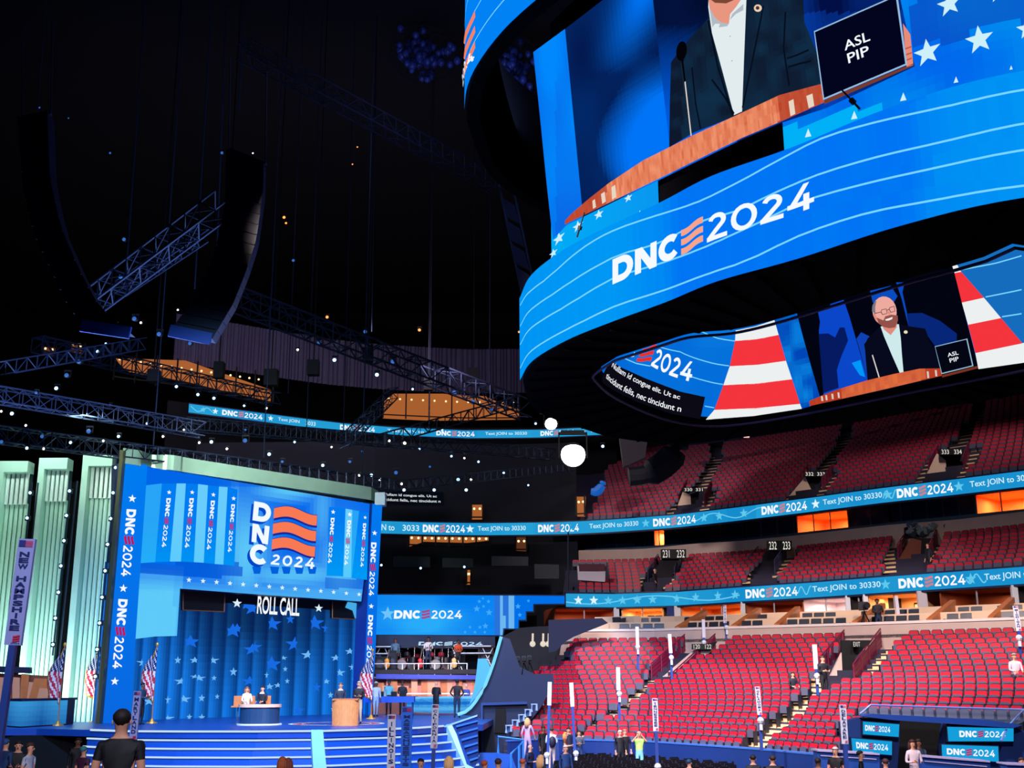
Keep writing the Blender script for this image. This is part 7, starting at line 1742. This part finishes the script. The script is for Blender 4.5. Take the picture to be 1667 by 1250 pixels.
for px in (388, 404, 430):
    p = (xat(px, PY_+1.3, 3.3), PY_+1.3, DZs); c = empty('desk_chair', {388: 'orange chair at the left end of the stage desk', 404: 'orange chair behind the woman in white', 430: 'orange chair behind the man at the stage desk'}[px], 'chair', p)
    MB().box(-.25, .25, -.25, .25, .72, .78).build('seat', WOOD, c); MB().box(-.25, .25, .22, .28, .78, 1.2).build('backrest', WOOD, c); MB().tube([(0, 0, .03), (0, 0, .72)], .03, 6).tube([(0, 0, 0), (0, 0, .03)], .22, 10).build('pedestal', CHROME, c)
tb = empty('long_table', 'long bright blue covered table at the right of the stage', 'table', (xat(634, YT-.3, DZs), YT-.3, DZs))
tw = xat(676, YT, DZs+1)-xat(596, YT, DZs+1)
MB().box(-tw/2, tw/2, -.35, .5, .72, 1.02).build('covered_top', mat('bright_blue_cloth', (20, 90, 230), .5), tb)
for sx in (-1, 1):
    for sy in (-.3, .4): MB().tube([(sx*(tw/2-.1), sy, 0), (sx*(tw/2-.1), sy, .72)], .025, 6).build('leg', BLUEW, tb)
for i, dx in enumerate((-.5, .2, .7)): o = MB().box(-.16, .16, -.1, .12, 0, .05).box(-.16, .16, .1, .13, .05, .25).build('mixing_device', BLACK); tag(o, ['laptop in front of the person in white on the blue table', 'small black mixer in the middle of the blue table', 'small black device at the right part of the blue table'][i], 'device'); o.location = tb.location+Vector((dx, 0, 1.02))
# flags
FR, FW_, FBL, GOLD = mat('flag_red', (206, 26, 60), .7), mat('flag_white', (236, 224, 226), .7), mat('flag_blue', (22, 34, 96), .7), mat('gold_fringe', (226, 160, 60), .45, .4)
def flag(px, pyt, pyb, lb, z=DZs, side=-1):
    b = atz(px, pyb, z); r = empty('us_flag_on_pole', lb, 'flag', (b.x, b.y, z)); ht = aty(px, pyt, b.y).z-z
    MB().tube([(0, 0, 0), (0, 0, .05)], [.26, .24], 12).tube([(0, 0, .05), (0, 0, .2)], [.12, .04], 10).build('base', GOLD, r)
    MB().tube([(0, 0, .1), (0, 0, ht-.15)], .025, 6).build('pole', WOOD, r); MB().ball((0, 0, ht-.08), (.07, .05, .1), 8).build('finial', GOLD, r)
    mb = MB(); nu, nv = 13, 26; zt_, zb_ = ht*.93, ht*.30; V = []
    for i in range(nu+1):
        for j in range(nv+1):
            u = i/nu; v = j/nv; wdt = .12+.56*math.sin(min(1, v*1.15)*math.pi*.62)
            x = side*(u*wdt-.05)+.05*side*math.sin(v*5)*u; y = -.10-.10*math.sin(u*math.pi*3.2+v*1.5)*(.3+v)
            zz = zt_-(zt_-zb_)*v-(.28*(1-u)*0+.22*u*(1-v))+(u-.5)*.35*v
            V.append((x, y, zz))
    F_ = []; 
    mb.v = V
    for i in range(nu):
        for j in range(nv):
            u, v = (i+.5)/nu, (j+.5)/nv
            if v < .42: mi = 2 if (i+j) % 3 else 1
            else: mi = 0 if int((u*1.0+v*1.35)*6.5) % 2 else 1
            if i == nu-1 or j == nv-1: mi = 3
            mb.f.append([i*(nv+1)+j, i*(nv+1)+j+1, (i+1)*(nv+1)+j+1, (i+1)*(nv+1)+j]); mb.m.append(mi); mb.c.append(None)
    o = mb.build('draped_flag', [FR, FW_, FBL, GOLD], r, True); sd = o.modifiers.new('t', 'SOLIDIFY'); sd.thickness = .02
    MB().tube([(0, -.08, zt_), (side*.06, -.16, zt_-.3)], .02, 5).ball((side*.07, -.18, zt_-.36), (.03, .03, .07), 6).build('gold_tassel', GOLD, r)
flag(247, 1046, 1177, 'striped flag on a gold topped pole at the left of the star curtain'); flag(604, 1056, 1170, 'striped flag on a pole at the right pier of the portal')
flag(94, 1046, 1181, 'striped flag with gold fringe in front of the middle fluted column'); flag(154, 1046, 1175, 'striped flag with gold fringe in front of the third fluted column')
# ---- state signs
POLE = mat('sign_pole_blue', (34, 66, 150), .5); SGN = mat('sign_white', (226, 224, 240), .6); SGL = mat('sign_lilac', (150, 160, 226), .6); TXN = mat('sign_lettering_navy', (16, 36, 110), .6); STR = mat('sign_red', (206, 40, 84), .6); STB = mat('sign_blue_field', (40, 44, 130), .6)
def ssign(name, xt, yt, xb, yb, wpx, Y, lb, board=SGN, zbase=None, pole_to=None, detail=True, txt=TXN, ok=True):
    T = aty(xt, yt, Y); B = aty(xb, yb, Y); upv = (T-B); Hh = upv.length; w_ = wpx*Y/F*1.0
    r = empty('state_sign', lb, 'sign', (B.x, B.y, 0)); off = Vector((B.x, B.y, 0)); u = upv.normalized(); rt = Vector((1, 0, 0)); rt = (rt-u*rt.dot(u)).normalized(); nrm = Vector((0, -1, 0))
    def q(a, b, d): return B-off+rt*(a*w_)+u*(b*Hh)+nrm*d
    mb = MB(); mb.hexa([q(-.5, 0, 0), q(.5, 0, 0), q(.5, 0, -.06), q(-.5, 0, -.06), q(-.5, 1, 0), q(.5, 1, 0), q(.5, 1, -.06), q(-.5, 1, -.06)]); mb.build('board', board, r)
    S_ = Surf([(0, 0), (1, 0)])
    def lay(tris, x0, x1, y0, y1, m, nm, d=.012):
        mb = MB()
        for t in tris: mb.add([q(x0+(x1-x0)*p[0], y0+(y1-y0)*p[1], d) for p in t], [tuple(range(len(t)))])
        mb.build(nm, m, r)
    if detail:
        asp = Hh/w_; fl_ = min(.06, .45/asp)
        lay([[(0, 0), (1, 0), (1, 1), (0, 1)]], -.42, -.02, .985-fl_, .985, STB, 'flag_field')
        lay([[(0, i/7), (1, i/7), (1, (i+.55)/7), (0, (i+.55)/7)] for i in range(7)], -.02, .42, .985-fl_, .985, STR, 'flag_stripes')
        lay(waves(0, 0, 1, 1), -.02, .4, .03, .03+fl_, STR, 'wave_mark')
        lay(word('2024', .2, .1)[0] and [[(p[0]/word('2024', .2, .1)[1], p[1]) for p in t] for t in word('2024', .2, .1)[0]], -.1, .42, .012, .026, txt, 'year', .012)
        n = len(name); y1 = .985-fl_*1.7; y0 = .03+fl_*1.7; st_ = (y1-y0)/n
        tri = []
        for i, chh in enumerate(name):
            if chh == ' ': continue
            wd_ = .6 if chh != 'I' else .14; t2 = text2d(chh, .035)
            tri += [[((.5-wd_/2+wd_*p[0]), (y1-st_*(i+.93)+st_*.80*p[1])) for p in t] for t in t2]
        lay(tri, -.5, .5, 0, 1, txt, 'lettering')
    zb_ = zbase if zbase is not None else 0
    if pole_to: P_ = aty(pole_to[0], pole_to[1], Y); end = P_-off
    else: d = (B-T).normalized(); t = (B.z-zb_)/max(.2, -d.z); end = B+d*t-off
    mb = MB(); mb.beam(q(0, 0, -.03), end, .11 if Y > 30 else .09); mb.build('pole', POLE, r)
    if Y > 30: e2 = q(0, 0, 0).lerp(end, .55) if False else end+Vector((0, -.1, .55)); MB().ball(e2+Vector((0, 0, .55)), .13, 8).box(e2.x-.05, e2.x+.05, e2.y-.05, e2.y+.05, e2.z+.2, e2.z+.5).build('clamp', WHITE, r)
    return r
ssign('NEW HAMPSHIRE', 44, 877, 20, 1050, 27, 16, 'lilac state sign reading NEW HAMPSHIRE at far left', SGL, dkz)
ssign('MARYLAND', 224, 1125, 216, 1205, 11.5, 24, 'lilac state sign reading MARYLAND beside the head of the foreground man', SGL)
ssign('ILLINOIS', 638, 1163, 636, 1256, 12.5, 30, 'white state sign reading ILLINOIS before the stage steps')
ssign('MASSACHUSETTS', 663, 1150, 660, 1262, 17, 27, 'bright blue state sign reading MASSACHUSETTS before the steps', mat('sign_bright_blue', (26, 110, 232), .5))
ssign('CALIFORNIA', 709, 1146.5, 706, 1218, 10.5, 36, 'white state sign reading CALIFORNIA right of the blue one')
ssign('DELAWARE', 1372, 1147, 1376, 1211, 10, 33.5, 'white state sign reading DELAWARE in front of the lower right seats')
ssign('OKLAHOMA', 1233, 1117.5, 1237, 1163.5, 7.2, 46, 'white state sign reading OKLAHOMA standing in the lower aisle', pole_to=(1240, 1222))
ssign('TENNESSEE', 1066, 1136.5, 1068, 1190, 8.5, 44, 'white state sign in front of the middle of the red seats')
ssign('', 895, 1110, 894, 1148, 6.2, 51, 'small white state sign leftmost by the wall group, above the man in black', detail=False)
ssign('', 930, 1111, 932, 1150, 6.2, 52, 'small white state sign above the woman in grey by the wall', detail=False)
ssign('', 1006, 1086, 1007, 1123.5, 6, 54, 'small white state sign on the left aisle of the middle seats', detail=False, pole_to=(1009, 1171))
ssign('', 1037, 1020, 1038, 1050, 5, 60, 'small white state sign high in the leftmost red seats', detail=False, pole_to=(1039, 1090))
ssign('', 1090, 1032, 1092, 1063, 5.4, 59, 'small white state sign beside the 120 stand entrance', detail=False, pole_to=(1094, 1108))
ssign('UTAH', 1145, 1008, 1146, 1038, 5, 61, 'small white state sign in front of the upper steps by the 120 entrance', detail=False, pole_to=(1147, 1082))
ssign('OHIO', 1180, 985, 1180.5, 1014, 5, 61.5, 'small white state sign rising in front of the wide orange box room', pole_to=(1184, 1057))
ssign('', 1326, 1049, 1329, 1089, 6.8, 52, 'narrow white state sign held above the man standing in the aisle', detail=False, pole_to=(1332, 1143))
ssign('', 1459, 970, 1463, 1004, 5, 59, 'small white state sign right of the camera operator', detail=False, pole_to=(1469, 1056))
ssign('MICHIGAN', 1653, 986, 1659, 1027, 8, 49, 'white state sign at the right edge above the seated person', pole_to=(1662, 1083))
ssign('', -2, 1150, -3, 1190, 9, 20, 'pink and white sign cut off at the left edge', SGL, dkz, detail=False)
# ---- black folding chairs on the floor
fc = empty('folding_chair', 'black folding chair set out on the arena floor below the blue wall', 'chair', (0, 0, 0), 0, 'black folding chairs on the floor')
BF = mat('black_chair_vinyl', (10, 10, 16), .4)
MB().box(-.21, .21, -.2, .2, .43, .47).build('seat', BF, fc); MB().box(-.22, .22, .2, .24, .62, .88).build('backrest', BF, fc)
MB().beam((-.22, .24, .86), (-.22, -.2, 0), .03).beam((.22, .24, .86), (.22, -.2, 0), .03).beam((-.22, .22, 0), (-.22, -.18, .45), .03).beam((.22, .22, 0), (.22, -.18, .45), .03).build('folding_frame', mat('chair_frame_dark', (120, 120, 135), .3, .8), fc)
fk = kids(fc); first = True; cnt = 0
for row in range(19):
    Y = 38.2+row*1.0
    for i in range(60):
        x = .6+i*.56+(row % 2)*.1; px, py = proj((x, Y+.0, .85))
        bound = interp([(880, 1222), (905, 1214), (950, 1212), (1040, 1218), (1190, 1228), (1300, 1238), (1320, 1262)], px)
        if 905 < px < 1300 and bound < py < 1262 and cnt < 290 and not (1196 < px < 1240 and py > 1225):
            fr_ = frontP[0]; rzz = .35
            if first: fc.location = (x, Y, 0); fc.rotation_euler = (0, 0, rzz+3.14159); first = False
            else: dup(fc, (x, Y, 0), rzz+3.14159, ch=fk)
            cnt += 1
print('chairs', cnt)
# ---- blue broadcast box at lower right
YX = 36.5
bx = empty('broadcast_box', 'blue walled box with four lit screens around a dark doorway, below the right seats', 'broadcast box', tuple(aty(1500, 1235, YX)))
bi = Matrix.Translation(-aty(1500, 1235, YX))
def bxp(o): o.parent = bx; o.matrix_parent_inverse = bi; return o
bxp(slab([(1372, 1176), (1400, 1168), (1465, 1171), (1465, 1200), (1460, 1262), (1380, 1262)], YX+.6, .5, mat('box_navy', (14, 50, 116), .5), 'left_wall'))
bxp(slab([(1541, 1178), (1652, 1182), (1667, 1190), (1700, 1194), (1700, 1270), (1530, 1266)], YX+.6, .5, mat('box_navy', (14, 50, 116), .5), 'right_wall'))
bxp(slab([(1404, 1166), (1452, 1172), (1545, 1178), (1650, 1185), (1665, 1180), (1610, 1172), (1500, 1166), (1420, 1162)], YX+.2, .6, mat('box_ledge_blue', (24, 70, 160), .5), 'top_ledge'))
bxp(slab([(1462, 1172), (1544, 1178), (1540, 1262), (1455, 1262)], YX+1.6, .1, mat('entrance_painted_dark', (4, 5, 8)), 'doorway'))  # dark sheet painted as the shade behind the doorway
bxp(slab([(1411, 1148), (1667, 1155.5), (1700, 1156), (1650, 1183), (1500, 1166), (1404, 1166)], YX+.9, .03, mat('glass_clear', (150, 180, 220), .05, 0, 0, 0, 1, .12), 'glass_guard'))
mb = MB(); mb.tube([aty(1400, 1162, YX+.8), aty(1417, 1147.5, YX+.8), aty(1667, 1155, YX+.8), aty(1640, 1183, YX+.4), aty(1630, 1206, YX)], .035, 6); bxp(mb.build('guard_rail', mat('rail_blue_white', (120, 150, 226), .4)))
for i, (q, lc) in enumerate((([(1405, 1174.5), (1464, 1179), (1463, 1199.5), (1405, 1195)], (.05, .75)), ([(1386, 1201.5), (1452, 1207), (1452, 1229), (1388, 1224)], (.1, .9)), ([(1542, 1183), (1650, 1185.5), (1650, 1206.5), (1544, 1206.5)], (.17, .87)), ([(1533, 1212), (1625, 1215), (1626, 1240), (1534, 1234)], (.08, .93)))):
    A_, B_ = aty(*q[0], YX+.3), aty(*q[1], YX+.3); S_ = Surf([(A_.x, YX+.3), (B_.x, YX+.3)]); mb = MB()
    poly(S_, q, 0, L3(20, 158, 218), mb); c = [S_.hit(*p) for p in (q[3], q[2], q[1], q[0])]; u0, u1 = lc
    cc = [bil(c, u0, .3), bil(c, u1, .3), bil(c, u1, .75), bil(c, u0, .75)]
    logo(S_, cc, .03, mb, WHT, L3(190, 40, 90), False); o = bxp(mb.build('lit_screen', SCR))
    h_ = bxp(slab([(q[0][0]-1, q[0][1]-1.5), (q[1][0]+1, q[1][1]-1.5), (q[2][0]+1, q[2][1]+1.5), (q[3][0]-1, q[3][1]+1.5)], YX+.34, .2, NAVY, 'screen_case'))
def wdesk(pts, Y, lb):
    o = empty('broadcast_desk', lb, 'desk', tuple(aty(*pts[0], Y))); iv = Matrix.Translation(-aty(*pts[0], Y))
    a = slab(pts, Y, .5, mat('desk_mid_blue', (28, 80, 170), .5), 'desk_front'); a.parent = o; a.matrix_parent_inverse = iv
    (x0, y0), (x1, y1) = pts[0], pts[1]; b = slab([(x0, y0-1.5), (x1, y1-1.5), (x1, y1+1), (x0, y0+1)], Y-.1, .8, mat('pale_lilac_edge', (190, 180, 226), .5), 'desk_top'); b.parent = o; b.matrix_parent_inverse = iv
    c = slab([(x0+5, y0+7), (x1-5, y1+7), (x1-5, y1+8.5), (x0+5, y0+8.5)], Y-.05, .1, mat('pale_lilac_edge', (190, 180, 226)), 'trim_line'); c.parent = o; c.matrix_parent_inverse = iv
wdesk([(1331, 1222), (1432, 1228), (1432, 1262), (1331, 1262)], 35.2, 'blue desk with a pale edge in front of the seated grey haired man')
wdesk([(1500, 1231), (1612, 1240), (1612, 1266), (1500, 1262)], 35.2, 'blue desk with a pale edge at the lower right below the screens')
wdesk([(1640, 1244), (1690, 1246), (1690, 1266), (1640, 1264)], 35, 'blue desk corner at the lower right edge') 
# blue handrails left of the wall group
hr_ = empty('handrail', 'bright blue angular handrail in front of the group by the wall', 'rail', tuple(aty(812, 1225, 44))); hri = Matrix.Translation(-aty(812, 1225, 44))
for pts in ([(811, 1226), (811, 1199), (852, 1204), (852, 1250)], [(832, 1252), (832, 1227), (852, 1207)], [(845, 1250), (845, 1214)]):
    o = MB().tube([aty(x, y, 44) for x, y in pts], .05, 6).build('rail_tube', mat('rail_cyan', (60, 140, 220), .4)); o.parent = hr_; o.matrix_parent_inverse = hri
o = slab([(780, 1226), (811, 1226), (832, 1229), (845, 1262), (780, 1262)], 45, .4, mat('floor_riser_blue', (20, 90, 190), .5), 'low_wall'); struct(o)
# dark front under the stage at the left
struct(MB().box(-34, xat(150, 49.2, 1), 49.0, 49.3, 0, DZs-.25).build('wall_understage', mat('understage_black', (4, 4, 8), .95)))
# bunch of stage lamps on the club level parapet
lc = empty('lamp_cluster', 'tangle of pale stage lamps mounted above the brown walled club entrance', 'lamp cluster', tuple(aty(1505, 860, 74))); lci = Matrix.Translation(-aty(1505, 860, 74))
o = slab([(1474, 858), (1546, 852), (1546, 870), (1474, 874)], 74.6, .3, BLACK, 'mounting_frame'); o.parent = lc; o.matrix_parent_inverse = lci
for k in range(22):
    p = aty(1477+R.random()*66, 850+R.random()*20, 74.2); mb = MB().tube([p, p+Vector((R.uniform(-.2, .2), -.45, R.uniform(-.2, .1)))], [.13, .19], 8); o = mb.build('lamp', [mat('lamp_pale', (170, 190, 196), .3, .3), mat('lamp_greyblue', (60, 80, 100), .4)][k % 2]); o.parent = lc; o.matrix_parent_inverse = lci
struct(MB().box(xat(872, 55, 0), xat(1056, 55, 0), 52.0, 56.2, 0, .2).build('floor_wall_step', BLUEW))
